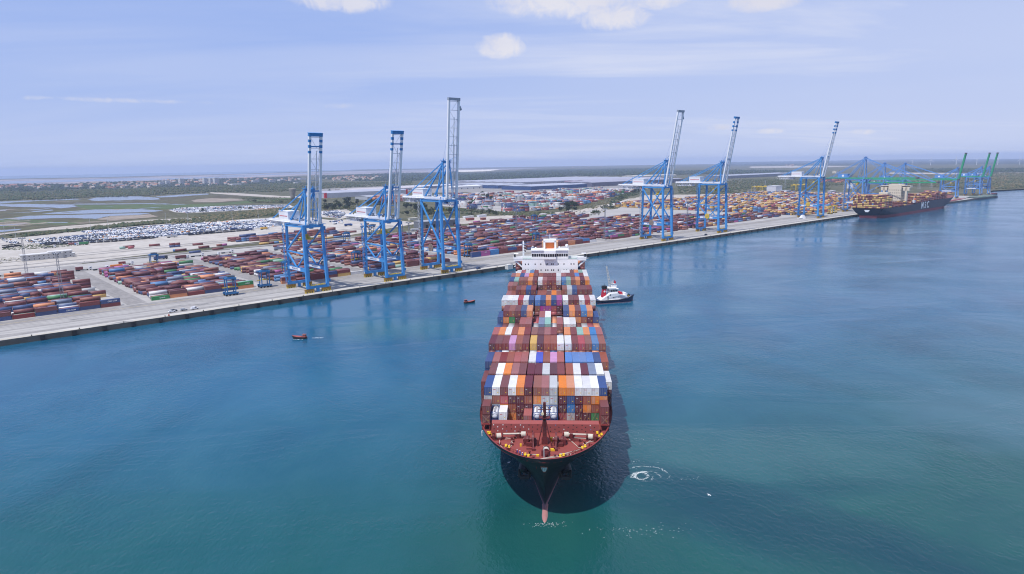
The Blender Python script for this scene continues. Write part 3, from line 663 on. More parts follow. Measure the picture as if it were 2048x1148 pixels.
# rail line aft of the bulwark and lashing bridges between the bays
mb=MB()
for (s0,h0),(s1,h1) in zip(rw,rw[1:]):
    if s0<24 or s0>310: continue
    for sg in (-1,1):
        mb.beam((s0,sg*(h0-.2),19.8),(s1,sg*(h1-.2),19.8),.07); mb.beam((s0,sg*(h0-.2),18.7),(s0,sg*(h0-.2),19.8),.07)
mb.build('railing',redd,ship)
lr=paint('lashing_bridge_brown',(0.17,0.06,0.05),0.7,0.3,0.5)
for s in (42.9,56.9,70.6,84.3,97.9,110.6,124.8,134.0,161.4,175.5,188.9,202.5,216.2,230.2):
    zt=26.0 if s<80 else 29.5
    b_=MB()
    for t in np.linspace(-20.5,20.5,18): b_.beam((s,t,18.7),(s,t,zt),.25)
    for z in np.arange(21.5,zt+.1,2.7): b_.beam((s,-20.8,z),(s,20.8,z),.55,.12)
    b_.build('lashing_bridge',lr,ship)
# pedestals and lashing rods in front of the first bay
b_=MB()
for i in range(1,16):
    t=-colt(i,(6,10))
    b_.beam((29.7,t-1.1,19.0),(29.7,t+1.1,23.6),.05); b_.beam((29.7,t+1.1,19.0),(29.7,t-1.1,23.6),.05)
for i in (1,15):
    t=-colt(i,(6,10)); b_.beam((22.7,t-1.1,20.9),(22.7,t+1.1,23.5),.07); b_.beam((22.7,t+1.1,20.9),(22.7,t-1.1,23.5),.07)
b_.build('lashing_rods',paint('rusty_rod',(0.40,0.25,0.16),0.6,0.3,1.0),ship)
b_=MB()
for i in (1,15):
    t=-colt(i,(6,10)); b_.box(22.6,29.2,t-1.3,t+1.3,20.5,20.9)
    for dx in (22.9,28.9):
        for dy in (-1.1,1.1): b_.beam((dx,t+dy,18.7),(dx,t+dy,20.5),.3)
b_.build('container_pedestal',redd,ship)
b_=MB(); b_.box(30,228,-19.5,19.5,DECKZ+.05,DECKZ+.55); b_.box(248,300,-18.5,18.5,DECKZ+.05,DECKZ+.55); b_.build('hatch_cover',lr,ship)
# breakwater: a sloped wall with round openings
bw=MB(); hw=16.2; x0,x1=20.6,22.4
prof=[(x0+.35,DECKZ),(x0+.55,21.5),(x1,22.1),(x1+.25,22.1),(x1+.25,DECKZ)]
bw.loft([[(x,y*(1.0 if z<20 else .985),z) for x,z in prof] for y in (-hw,hw)])
for y in np.linspace(-hw+1,hw-1,13): bw.add([(x1+.3,y-.08,DECKZ),(x1+.3,y+.08,DECKZ),(x1+.3,y+.08,22),(x1+.3,y-.08,22),(x1+1.6,y-.08,DECKZ),(x1+1.6,y+.08,DECKZ)],[(0,1,2,3),(0,3,4),(1,5,2),(3,2,5,4)])
brk=bw.build('breakwater',paint('breakwater_red',(0.28,0.062,0.055),0.7,0.3,0.2),ship)
hm=[darkm,paint('opening_light',(0.6,0.6,0.6),0.7,0.1),paint('opening_blue',(0.12,0.2,0.4),0.7,0.1)]
b_=MB()
for r_ in range(4):
    z=19.3+r_*.62; xx=x0
    for q in range(12):
        y=-hw+1.6+q*2.62+(1.1 if r_%2 else 0)+random.uniform(-.15,.15)
        if abs(y)>hw-.7: continue
        n=9; vs=[(xx-.0+.2*.2*math.sin(2*PI*i/n)*0,y+.17*math.cos(2*PI*i/n),z+.2*math.sin(2*PI*i/n)) for i in range(n)]
        vs=[(x0+.35+.2*(v[2]-DECKZ)/2.8-.015,v[1],v[2]) for v in vs]
        b_.add(vs,[tuple(range(n))],random.choice([0,0,0,0,1,2]))
b_.build('drain_opening',hm,brk)
# foremast
wdk=paint('winch_dark_red',(0.13,0.020,0.020),0.5,0.35,1.0)
fmst=MB(); fmst.box(12.5,13.9,-.9,.9,DECKZ,20.4); fmst.beam((13.2,0,20.4),(13.2,0,31.2),1.25,1.25,w2=.75,h2=.75)
fmst.beam((12,-1.9,DECKZ),(13,-.3,26),.22); fmst.beam((12,1.9,DECKZ),(13,.3,26),.22); fmst.box(12.3,14.2,-1.5,1.5,26.6,26.75); fmst.beam((13.2,-1.9,29),(13.2,1.9,29),.18)
for sy in (-1.45,1.45):
    for z in (27.2,27.7): fmst.beam((12.35,sy,z),(14.15,sy,z),.06)
for y in (-1.5,-.7,.7,1.5): 
    for x in (12.35,14.15): fmst.beam((x,y,26.7),(x,y,27.75),.06)
ms=fmst.build('foremast',wdk,ship)
MB().cyl((12.0,.55,28.1),(12.6,.55,28.1),.42,.35,12).build('mast_light',paint('lamp_cream',(0.7,0.62,0.4),0.4,0.1),ms)
b_=MB()
for z in np.arange(19,31,.35): b_.beam((12.62,-.25,z),(12.62,.25,z),.05)
b_.beam((12.62,-.25,19),(12.62,-.25,31),.05); b_.beam((12.62,.25,19),(12.62,.25,31),.05); b_.build('ladder',darkm,ms)
# winches, windlasses, bollards, fairleads, mooring ropes
rope=paint('rope',(0.55,0.50,0.41),0.9,0.3,2.0); yb=paint('bollard_yellow',(0.78,0.50,0.02),0.5,0.2,1.0)
def winch(s,t,rot=0,big=False):
    r=empty('mooring_winch',(0,0,0)); r.parent=ship; r.location=(s,-t,DECKZ); r.rotation_euler=(0,0,rot); r.name='mooring_winch'
    f=MB(); 
    for y in (-1.25,.95): f.cyl((0,y-.07,1.0),(0,y+.07,1.0),.95 if not big else 1.15,n=16)
    for y in (-1.25,.95): f.box(-.8,.8,y-.12,y+.12,0,.6)
    f.box(-.7,.7,1.15,1.9,.1,1.3); f.cyl((0,1.9,.9),(0,2.5,.9),.35,n=10); f.box(-1.0,1.0,-1.4,2.1,0,.12); f.box(.75,1.3,.9,1.7,.1,1.7)
    f.build('frame',wdk,r); MB().cyl((0,-.75,1.0),(0,.55,1.0),.8,n=16).build('rope_drum',rope,r)
for a in ((16.2,-13.6,.2),(17.6,-6.4,0),(17.6,6.4,PI),(16.2,13.4,PI-.2),(6.2,.5,PI/2)): winch(*a)
for sg in (-1,1):
    b_=MB(); 
    for dx in (-.5,.5):
        b_.cyl((12.8+dx,sg*3.3-.3,1.75+DECKZ),(12.8+dx,sg*3.3+.3,1.75+DECKZ),1.7,n=18)
    b_.cyl((13,sg*2.2,1.4+DECKZ),(13,sg*6.2,1.4+DECKZ),.45,n=12); b_.cyl((13,sg*4.9-.3,1.4+DECKZ),(13,sg*4.9+.3,1.4+DECKZ),1.0,n=14)
    b_.box(12,14.4,sg*5.4-.6,sg*5.4+.6,DECKZ,DECKZ+1.8); b_.box(11,12,sg*4.3-.9,sg*4.3+.9,DECKZ,DECKZ+1.0); b_.beam((11.5,sg*3.3,DECKZ+2.0),(8.2,sg*3.1,DECKZ+.2),.35); b_.box(8.0,9.2,sg*3.1-.5,sg*3.1+.5,DECKZ,DECKZ+.6)
    for q in range(6): b_.box(11.2+q*.5,11.5+q*.5,sg*(2.0+q*.8)-.2,sg*(2.0+q*.8)+.2,DECKZ,DECKZ+.5+random.random()*1.5)
    b_.build('anchor_windlass',wdk,ship)
for s,t in ((17.0,-15.4),(18.6,-16.4),(9.6,-10.9),(8.6,-10.0),(3.8,-5.2),(3.0,-4.3),(3.0,4.4),(3.8,5.3),(8.7,10.6),(9.7,11.4),(17.0,15.8),(18.4,16.6),(19.6,15.4)):
    b_=MB(); b_.box(s-.9,s+.9,-t-.35,-t+.35,DECKZ,DECKZ+.12,1)
    for dx in (-.5,.5): b_.cyl((s+dx,-t,DECKZ),(s+dx,-t,DECKZ+.8),.27,n=10,mi=1); b_.cyl((s+dx,-t,DECKZ+.8),(s+dx,-t,DECKZ+1.0),.36,n=10)
    b_.build('deck_bollard',[yb,redd],ship)
for s,t,lx,ly,h in ((15.2,1.9,.8,.7,1.1),(8.3,2.3,.7,1.2,.6),(11.2,-6.8,.5,.5,.7),(4.6,-1.8,.5,.8,.5),(19.6,-17.0,.6,.6,.9)):
    MB().box(s-lx/2,s+lx/2,-t-ly/2,-t+ly/2,DECKZ+.01,DECKZ+h).build('deck_box',yb,ship)
b_=MB()
def ropeline(pts): b_.tube([(s,-t,DECKZ+.12) for s,t in pts],.09,5)
ropeline([(17.2,-11.5),(17.9,-7.4)]); ropeline([(15.8,-11.6),(17.4,-7.3)]); ropeline([(17.9,7.4),(17.4,11.7)]); ropeline([(17.5,7.4),(16.9,12.0)])
ropeline([(16.5,7.0),(10.5,9.6),(9.6,12.4)]); ropeline([(15.6,13.2),(9.0,9.8),(4.6,3.0),(2.4,-1.4)]); ropeline([(7.0,10.2),(4.5,4.8),(1.6,-3.1)]); ropeline([(5.4,-2.0),(5.5,-7.0)])
ropeline([(15,-9.5),(12,-9.9),(9.5,-11.8),(9.0,-12.4)]); ropeline([(14.5,-9.2),(11,-9.4),(9.2,-11.0)]); ropeline([(8.0,9.6),(5.9,7.0),(6.2,4.2)]); ropeline([(16.8,16.8),(13.2,11.0)]); ropeline([(15.4,-13.2),(12,-13.0),(8.6,-11.2)])
b_.tube([(17.3,6.6*sg_,DECKZ+1.3) for sg_ in (1,)]+[(17.0,12.5,DECKZ+1.25)],.28,8); b_.tube([(17.3,-6.6,DECKZ+1.3),(17.0,-13.5,DECKZ+1.25)],.28,8)
b_.build('mooring_ropes',rope,ship)
for sg in (-1,1):
    for f_ in (1.2,3.6,7.2,11,15.5):
        hb=float(np.interp(f_,[q[0] for q in rw],[q[1] for q in rw]))-.9
        b_=MB(); b_.box(f_+.1,f_+1.1,sg*hb-.5,sg*hb+.5,DECKZ,DECKZ+.9); b_.cyl((f_+.4,sg*(hb-.9),DECKZ),(f_+.4,sg*(hb-.9),DECKZ+1.1),.22,n=8); b_.box(f_+.2,f_+.6,sg*(hb-.95)-.5,sg*(hb-.95)+.9,DECKZ+.005,DECKZ+.1)
        b_.build('fairlead',redd,ship)
    b_=MB()                                             # rail section standing on the foredeck
    for f_,t_ in ((5.0,8.6),(6.0,9.6),(4.2,7.6)): b_.beam((f_,sg*t_,DECKZ),(f_,sg*t_,DECKZ+1.7),.15)
    for z in (.6,1.1,1.7): b_.beam((4.2,sg*7.6,DECKZ+z),(6.0,sg*9.6,DECKZ+z),.1)
    b_.build('deck_rail',redd,ship)
MB().cyl((.8,0,19.9),(.8,0,23.2),.09,n=6).build('jack_staff',paint('staff_white',(0.75,0.75,0.75),0.5,0.1),ship)
for k in range(44):                                   # vents, pipes, chests and stoppers scattered over the foredeck
    f_=random.uniform(3,19.5); hb=float(np.interp(f_,[q[0] for q in dk],[q[1] for q in dk]))-2.2; t_=random.uniform(-hb,hb)
    if abs(t_)<2.2: continue
    b_=MB(); h_=random.choice([.4,.6,.9,1.3])
    if k%3==0: b_.cyl((f_,t_,DECKZ),(f_,t_,DECKZ+h_),.22,n=8); b_.cyl((f_,t_,DECKZ+h_),(f_,t_,DECKZ+h_+.15),.38,n=8)
    elif k%3==1: b_.box(f_-.4,f_+.4,t_-.3,t_+.5,DECKZ,DECKZ+h_); b_.box(f_-.45,f_+.45,t_-.35,t_+.55,DECKZ+h_,DECKZ+h_+.06)
    else: b_.beam((f_,t_-1.2,DECKZ+.35),(f_,t_+1.2,DECKZ+.35),.18); b_.beam((f_,t_-1.1,DECKZ),(f_,t_-1.1,DECKZ+.35),.12); b_.beam((f_,t_+1.1,DECKZ),(f_,t_+1.1,DECKZ+.35),.12)
    b_.build('deck_fitting',random.choice([wdk,wdk,redd]),ship)
# anchors in their pockets, bow crest
am=paint('anchor_black',(0.025,0.027,0.03),0.5,0.3,1.0)
for sg in (-1,1):
    hb=float(np.interp(15.0,[q[0] for q in hullrow(10.5,xs)],[q[1] for q in hullrow(10.5,xs)])); y=sg*(hb+.25); x=14.3
    b_=MB(); b_.beam((x-.4,y,12.5),(x-1.2,y+sg*.3,8.6),.5,.5); b_.beam((x-1.6,y-1.3,8.6),(x-1.6,y+1.3,8.6),1.0,1.0); b_.beam((x-1.6,y-1.3,8.6),(x-2.3,y-1.6,11.2),.9,.6,w2=.3); b_.beam((x-1.6,y+1.3,8.6),(x-2.3,y+1.6,11.2),.9,.6,w2=.3)
    b_.build('anchor',am,ship)
    pk=MB(); pk.cyl((x+1.2,y-sg*.9,12.9),(x-1.3,y+sg*.5,10.2),1.9,1.5,n=14); pk.build('anchor_pocket',hullblk,ship)
st17=[(z,hullrow(z,[0])[0][0]) for z in np.arange(13,19,.25)]
def stemx(z,y): 
    r_=hullrow(z,xs); return float(np.interp(abs(y),[q[1] for q in r_],[q[0] for q in r_]))
b_=MB()
def crest(y0,y1,z0,z1,mi,off,taper=0):
    ny=5
    for i in range(ny):
        for j in range(3):
            za=z0+(z1-z0)*j/3; zb=z0+(z1-z0)*(j+1)/3
            def wd(z): return 1-taper*(1-(z-z0)/(z1-z0))**2
            def pt(f,z): y=(y0+(y1-y0)*f)*wd(z); return (stemx(z,y)-off,y,z)
            b_.quad(pt(i/ny,za),pt((i+1)/ny,za),pt((i+1)/ny,zb),pt(i/ny,zb),mi)
crest(-1.05,1.05,14.6,17.2,0,.06,.75); crest(-.8,.8,15.0,16.7,1,.09,.6)
for y in (-.5,0,.5): crest(y-.09,y+.09,15.4,16.5,2,.12)
b_.build('bow_crest',[paint('crest_rust',(0.33,0.09,0.05),0.7,0.3),paint('crest_white',(0.68,0.74,0.76),0.6,0.2),paint('crest_teal',(0.16,0.40,0.42),0.6,0.2)],ship)
b_=MB(); 
for y in (-3.0,-4.6,3.2,4.8,-2.6): crest(y-.12,y+.12,18.0,18.7,0,.05)
crest(2.0,2.2,15.6,18.0,0,.05); b_.build('rust_stain',paint('rust_red',(0.26,0.06,0.04),0.8,0.4),ship)
# ---- bridge block
wh=paint('ship_white',(0.80,0.80,0.80),0.45,0.07,0.15,dirt=(0.55,0.50,0.44)); gl=paint('dark_glass',(0.012,0.016,0.022),0.08,0,spec=0.6); gy=paint('deck_grey_green',(0.30,0.38,0.35),0.7,0.2); orp=paint('funnel_orange',(0.80,0.20,0.045),0.5,0.12,0.3)
bh=MB(); bh.box(232,246,-16.6,16.6,DECKZ,43.2); br=bh.build('bridge_block',wh,ship)
b_=MB()
for z,ys in ((40.2,(-14.6,-12.9,-8.8,-5.4,-2.2,-1.3,1.1,2.0,5.0,8.4,12.6,14.3)),(36.6,(-14.5,-13,-10.1,-8.6,-5.3,-2.5,-1.2,1.0,2.2,5,8.4,9.9,12.8,14.3)),(33.2,(-2.2,-.8,2.6,4.0)),(29.6,(-14,-9,-5,-1,1,5,9,14))):
    for y in ys: b_.box(231.93,231.99,-y-.28,-y+.28,z-.42,z+.42)
b_.build('porthole_window',gl,br)
wg=MB(); wg.box(232.3,237.5,-21.6,21.6,42.2,43.25); wg.box(232.2,232.5,-21.6,-16,43.25,44.3); wg.box(232.2,232.5,16,21.6,43.25,44.3); wg.box(237.2,237.5,-21.6,21.6,43.25,44.3)
for sg in (-1,1): wg.box(232.2,237.5,sg*21.6-.15,sg*21.6+.15,43.25,44.4); wg.beam((234.5,sg*21,42.2),(234.5,sg*16.4,38.2),3.2,.7); wg.box(232.5,236,sg*20.2-1.3,sg*20.2+1.3,46.2,46.35); wg.box(232.6,235.8,sg*20.9-.5,sg*20.9+.5,44.3,46.2,1)
wg.build('bridge_wing',[wh,gl],br)
wl_=MB(); wl_.box(230.4,240,-3.6,3.6,43.26,44.6); wl_.box(232.0,243,-11,11,43.28,44.6); wl_.box(232.2,243,-10.9,10.9,46.4,48.3); wl_.box(230.6,241,-3.5,3.5,46.42,48.28); wl_.box(231.6,243.5,-11.3,11.3,48.3,48.55); wl_.box(242,243,-10.9,10.9,44.6,46.4)
for y in (-10.8,10.8): wl_.box(232.3,243,y-.1,y+.1,44.6,46.4)
for y in np.arange(-10.8,10.9,1.35): wl_.box((230.62 if abs(y)<3.5 else 232.24),(230.75 if abs(y)<3.5 else 232.36),y-.09,y+.09,44.6,46.4)
hs=wl_.build('wheelhouse',wh,br)
b_=MB(); b_.box(230.7,230.73,-3.5,3.5,44.6,46.4); b_.box(232.33,232.36,-10.8,-3.55,44.6,46.4); b_.box(232.33,232.36,3.55,10.8,44.6,46.4); b_.build('window_band',gl,hs)
MB().box(231.9,246,-16.5,16.5,43.2,43.27).build('walkway',gy,br)
b_=MB()
for y0,y1 in ((-16.4,-11.2),(11.2,16.4)):
    for z in (43.8,44.3): b_.beam((232.1,y0,z),(232.1,y1,z),.06)
for sg in (-1,1):
    for z in (49.1,49.6): b_.beam((231.8,sg*11.1,z),(243,sg*11.1,z),.06); 
for z in (49.1,49.6): b_.beam((231.8,-11.1,z),(231.8,11.1,z),.06)
for y in np.arange(-11,11.1,1.8): b_.beam((231.8,y,48.55),(231.8,y,49.6),.06)
b_.build('railing',wh,br)
fn=MB(); 
for sg in (-1,1): fn.box(238,244,sg*3.3-.55,sg*3.3+.55,48.55,55.0)
fn.box(238,244,-3.9,3.9,54.0,55.4); fn.box(240.2,244,-2.7,2.7,48.55,54.0)
fo=fn.build('radar_tower',wh,br)
MB().box(239.4,240.2,-2.74,2.74,48.4,54.0).build('orange_panel',orp,fo)
b_=MB(); b_.box(240,240.4,-4.6,4.6,56.3,56.5); b_.beam((241,0,55.4),(241,0,58.6),.25); b_.beam((241,-2.6,57.6),(241,2.6,57.6),.15)
for y in np.arange(-3.6,3.7,1.2): b_.beam((238.2,y,55.4),(238.2,y,56.4),.07)
b_.beam((238.2,-3.7,56.4),(238.2,3.7,56.4),.07); b_.beam((241,1.8,57.6),(241,1.8,59.2),.1); b_.build('radar_mast',wh,fo)
b_=MB(); b_.cyl((240,-10.2,48.5),(240,-10.2,49.6),.25,n=8); b_.ball((240,-10.2,50.3),.95,nu=14,nv=10); b_.cyl((240,-5.6,48.5),(240,-5.6,49.0),.3,n=8); b_.ball((240,-5.6,49.3),.55); b_.cyl((240,10.3,48.5),(240,10.3,49.6),.12,n=8); b_.ball((240,10.3,49.9),.4); b_.ball((240,8.6,49.0),.55)
b_.build('satellite_dome',wh,br,smooth=True)
b_=MB(); b_.beam((247,16.4,43),(247,16.4,52.5),1.1,1.1,w2=.8,h2=.8)
for z in (45.5,47.2,48.9,50.6): b_.box(246.3,247.9,14.9,16.5,z,z+.15); b_.cyl((246.6,15.3,z+.15),(246.6,15.3,z+1.1),.3,n=8,mi=1)
b_.build('signal_mast',[wh,darkm],br)
br.location.z=-1.5; fo.location.z=-1.5
fl=MB(); fl.box(249,257,-5,5,DECKZ,50); fl.build('funnel',paint('funnel_cream',(0.6,0.35,0.2),0.5,0.1),ship)
# ------------------------------------------------------------------ ship to shore cranes
cb=paint('crane_blue',(0.055,0.27,0.60),0.45,0.15,0.06,dirt=(0.10,0.17,0.25)); cb2=paint('crane_deep_blue',(0.025,0.20,0.48),0.5,0.15,0.06); cw=paint('crane_white',(0.76,0.77,0.79),0.5,0.12,0.08,dirt=(0.4,0.38,0.36))
cy=paint('bogie_ochre',(0.36,0.21,0.03),0.65,0.45,0.8,dirt=(0.08,0.06,0.035)); cyl_=paint('crane_yellow',(0.66,0.47,0.05),0.55,0.3,0.7); cg=paint('boom_green',(0.035,0.36,0.17),0.5,0.2,0.05); cbl=paint('pale_crane_blue',(0.12,0.29,0.62),0.5,0.15,0.05)
ctx=paint('sign_blue',(0.03,0.08,0.25),0.6,0); rdl=paint('stripe_red',(0.55,0.03,0.04),0.5,0.05); gm=paint('machinery_grey',(0.12,0.13,0.14),0.6,0.3,0.6)
CG='ship to shore cranes along the quay'
def sts(u,v,label,hp=51,wd=16.5,gauge=32.5,apex=78,boom=68,ang=80,tail=70,brace='K',style='white',reel=None,sign='MARSEILLE FOS',boomcol=None,towerside=True,hinge=-2.0,drop=None):
    """local x along the quay, y inland, z up from the quay; waterside legs at y=0"""
    r=empty('quay_crane',W(u,v),QA,label,'crane',CG)
    w2=wd/2; lg=1.75 if hp<60 else 1.95
    bl=cb if style=='white' else cbl
    for sx in (-1,1):
        for y,w_ in ((0,1.0),(gauge,.9)):
            lb=MB(); top=hp if (y==0) else hp-1.5
            ytop=y+ (2.2 if (y==0) else -1.2)
            lb.beam((sx*w2,y,3.4),(sx*(w2-.6),ytop,top),lg*w_,lg*1.25*w_,up=(0,1,0))
            # curved knee into the sill beam
            for q in range(3): lb.beam((sx*(w2-.7-q*.7),y,4.6),(sx*(w2-.7-q*.7),y,6.8-q*.8),.8,1.5,up=(0,1,0))
            lb.build('leg',bl,r)
    for y in (0,gauge):
        s=MB(); s.box(-w2-1,w2+1,y-.95,y+.95,3.1,5.2); s.box(-1.1,1.1,y-.7,y+.7,.4,3.1)
        so_=s.build('sill_beam',bl if y else cb2,r)
        if y==0:
            q=MB()
            for i in range(26): q.box(-w2+1.4+i*.56,-w2+1.75+i*.56,-.6,.6,5.2,5.45+random.random()*.75)
            q.build('yellow_equipment',cyl_,so_)
    for sx in (-1,1):
        for y in (0,gauge):
            b_=MB(); cx_=sx*(w2-1.3)
            b_.box(cx_-3.8,cx_+3.8,y-.6,y+.6,2.2,3.1)
            for k in (-2,2): b_.box(cx_+k-1.7,cx_+k+1.7,y-.75,y+.75,1.1,2.2); 
            for k in (-3,-1,1,3): b_.beam((cx_+k,y-.8,.5),(cx_+k,y+.8,.5),1.2,1.0,1)
            for k in (-3.2,-2.3,-1.2,-.4,.5,1.4,2.3,3.1): b_.cyl((cx_+k,y-.55,.45),(cx_+k,y+.55,.45),.44,n=8,mi=2)
            for k in range(5): b_.box(cx_-3.4+k*1.5,cx_-2.8+k*1.5,y-1.1,y+1.1,.9+random.random()*.6,2.0+random.random()*.8)
            b_.build('bogie',[cy,cyl_,gm],r)
    zp=17.5 if hp<60 else 20.0
    for sx in (-1,1):
        p=MB(); x=sx*w2; p.box(x-.75,x+.75,.5,gauge-.5,zp-1.6,zp+1.2)
        pb=p.build('portal_beam',bl,r)
        MB().box(x-.79,x+.79,gauge*.28,gauge*.86,zp-1.15,zp+.9).build('sign_panel',cw,pb)
        if sign: text('lettering',sign,1.5,ctx,pb,(x-.83,gauge*.57,zp-.1),(PI/2,0,-PI/2))
        m=MB(); m.box(x-.9,x+1.0*sx+.9*0+.6,.9,gauge-.9,zp+1.2,zp+1.3)
        for yy in np.arange(2,gauge-1,2.2): m.beam((x-.85,yy,zp+1.3),(x-.85,yy,zp+2.3),.07)
        m.beam((x-.85,1,zp+2.3),(x-.85,gauge-1,zp+2.3),.07); m.build('walkway',cb2,pb)
        d=MB(); yt=2.0
        if brace=='K':
            zm=zp+ (hp-zp)*.36
            d.beam((x,yt,hp-1.5),(x,gauge-.6,zm+1),1.05); d.beam((x,1.0,zm),(x,gauge-.8,zm+.8),1.0); d.beam((x,gauge-.8,zm),(x,gauge*.52,zp+1),.95); d.beam((x,1.0,zm-.5),(x,gauge*.47,zp+1),.9)
        else:
            d.beam((x,yt,hp-2),(x,gauge-.5,zp+1.5),1.15); d.beam((x,gauge-1.6,hp-2.5),(x,1,zp+1.5),1.15)
        d.build('brace',bl,r)
    # upper cross beams and trolley girder
    m=MB()
    for y in (2.2,gauge-1.2): m.box(-w2-.4,w2+.4,y-1.0,y+1.0,hp-1.6,hp+.6)
    for sx in (-1,1): m.beam((sx*(w2-.6),2,hp-.6),(sx*(w2-.6),gauge-1.2,hp-.9),1.0,1.3)
    m.build('upper_frame',bl,r)
    gmat=cw if style=='white' else cg
    g=MB(); gz=hp+1.9; bw_=4.4 if brace=='K' else 5.2
    for sx in (-1,1):
        g.box(sx*bw_-.7,sx*bw_+.7,hinge+1.2,tail,gz-1.3,gz+1.0)
    for y in np.arange(4,tail,6.5): g.box(-bw_,bw_,y-.2,y+.2,gz-.8,gz-.3)
    gd=g.build('trolley_girder',gmat,r)
    m=MB()
    for sx in (-1,1):
        m.box(sx*(bw_+1.2)-.6,sx*(bw_+1.2)+.6,gauge-2,tail+1,gz-.6,gz-.45)
        for y in np.arange(gauge,tail+1,2.4): m.beam((sx*(bw_+1.8),y,gz-.5),(sx*(bw_+1.8),y,gz+.7),.1)
        m.beam((sx*(bw_+1.8),gauge,gz+.7),(sx*(bw_+1.8),tail+1,gz+.7),.1)
    if style=='white':
        for y in np.arange(gauge+14,tail,3.0):
            for sx in (-1,1): m.beam((sx*bw_,y,gz-1),(sx*bw_,y+1.5,gz-4.6),.22); m.beam((sx*bw_,y+3,gz-1),(sx*bw_,y+1.5,gz-4.6),.22)
        m.box(-bw_,bw_,gauge+14,tail-2,gz-4.9,gz-4.6)
        for k in range(9): m.box(random.uniform(-bw_,bw_-2),random.uniform(-1,bw_),gauge+14+k*2.2,gauge+15.2+k*2.2,gz-4.6,gz-3+random.random()*1.5)
    m.build('service_walkway',cw if style=='white' else cbl,r)
    h=MB(); my0=gauge+1.0 if style=='white' else gauge-2; hm_=cw if style=='white' else cbl
    h.box(-4.9,4.9,my0,my0+17,gz+1.0,gz+7.4); h.box(-5.1,5.1,my0-.2,my0+17.2,gz+7.4,gz+7.7)
    for y in np.arange(my0+1,my0+17,2.1): h.box(-4.96,4.96,y,y+.12,gz+1.0,gz+7.4)
    mh=h.build('machinery_house',hm_,r)
    if style=='white': MB().box(-4.99,4.99,my0+1.5,my0+15.5,gz+3.6,gz+4.1).build('red_stripe',rdl,mh)
    else: 
        e=MB(); e.cyl((-4.98,my0+8,gz+4.3),(-4.94,my0+8,gz+4.3),2.0,n=16); e.cyl((4.94,my0+8,gz+4.3),(4.98,my0+8,gz+4.3),2.0,n=16); e.build('round_emblem',cw,mh)
    # apex frame and stays
    a=MB(); ya=3.5
    for sx in (-1,1):
        a.beam((sx*5.4,1.6,hp+.3),(sx*3.4,ya,apex),1.25,1.25,w2=.95,h2=.95); a.beam((sx*5.4,gauge*.38,hp+2.4),(sx*3.6,ya+1,apex-1.5),.7)
    a.box(-4.2,4.2,ya-1,ya+1.2,apex-1,apex+1.2); a.box(-4.6,-2.2,ya-1.8,ya+2,apex+1.2,apex+1.5); a.box(2.2,4.6,ya-1.8,ya+2,apex+1.2,apex+1.5)
    for sx in (-1,1):
        for dy in (-1.7,1.9): a.beam((sx*4.5,ya+dy,apex+1.5),(sx*4.5,ya+dy,apex+2.7),.1)
        a.beam((sx*4.5,ya-1.7,apex+2.7),(sx*4.5,ya+1.9,apex+2.7),.1)
        a.beam((sx*2.6,ya,apex+1.2),(sx*2.6,ya,apex+3.2),.5)
    a.beam((-4.6,2.2,hp+(apex-hp)*.45),(4.6,2.2,hp+(apex-hp)*.45),.6); a.build('apex_frame',bl,r)
    s=MB()
    for sx in (-1,1):
        s.beam((sx*3.6,ya,apex),(sx*bw_,tail-6,gz+.9),.75); s.beam((sx*3.6,ya,apex-1),(sx*bw_,gauge-2.5,gz+.8),1.15)
        s.beam((sx*4.1,tail*.72,gz+.9),(sx*3.95,tail*.72,gz+1+(apex-gz)*.33),.3)
    s.build('back_stay',bl,r)
    # boom
    A_=R(ang); hx=hinge; d=Vector((0,-math.cos(A_),math.sin(A_))); nrm=Vector((0,-math.sin(A_),-math.cos(A_)))
    hb=Vector((0,hx,gz)); bm_=MB(); bandl=MB()
    bmat=boomcol or (cw if style=='white' else cg)
    for sx in (-1,1):
        o=Vector((sx*bw_,0,0)); bm_.beam(hb+o,hb+o+d*boom,1.7 if style=='white' else 2.0,1.75 if style=='white' else 1.5,up=(1,0,0))
    bo_=bm_.build('boom',bmat,r)
    m=MB(); nseg=int(boom/7.5)
    for i in range(nseg+1):
        p=hb+d*(1+i*(boom-3)/nseg); m.beam(p+Vector((-bw_,0,0)),p+Vector((bw_,0,0)),.3,.35)
        if i<nseg and style=='white':
            q=hb+d*(1+(i+1)*(boom-3)/nseg); sx=1 if i%2 else -1; m.beam(p+Vector((sx*1.4,0,0))-nrm*.6,q+Vector((-sx*bw_*.8,0,0))-nrm*.6,.16); 
    if style=='white':
        m.beam(hb+d*2+Vector((1.5,0,0))-nrm*1.0,hb+d*(boom*.82)+Vector((1.5,0,0))-nrm*1.0,.5); m.beam(hb+d*2+Vector((2.6,0,0))-nrm*1.3,hb+d*(boom*.55)+Vector((2.6,0,0))-nrm*1.3,.3)
    m.build('boom_lattice',paint('lattice_grey',(0.46,0.50,0.56),0.5,0.2) if style=='white' else bmat,bo_)
    if style=='white' and brace=='K':
        k=MB(); 
        for f0,f1 in ((.855,.885),(.915,.945),(.795,.822)):
            for sx in (-1,1): k.beam(hb+Vector((sx*bw_,0,0))+d*boom*f0,hb+Vector((sx*bw_,0,0))+d*boom*f1,1.76,1.83,up=(1,0,0))
        if brace=='K':
            k.beam(hb+d*boom*.868+Vector((-bw_,0,0)),hb+d*boom*.868+Vector((bw_,0,0)),1.2,.9); k.beam(hb+d*boom*.37+Vector((-bw_,0,0)),hb+d*boom*.37+Vector((bw_,0,0)),.9,1.0)
        k.build('blue_band',cb2,bo_)
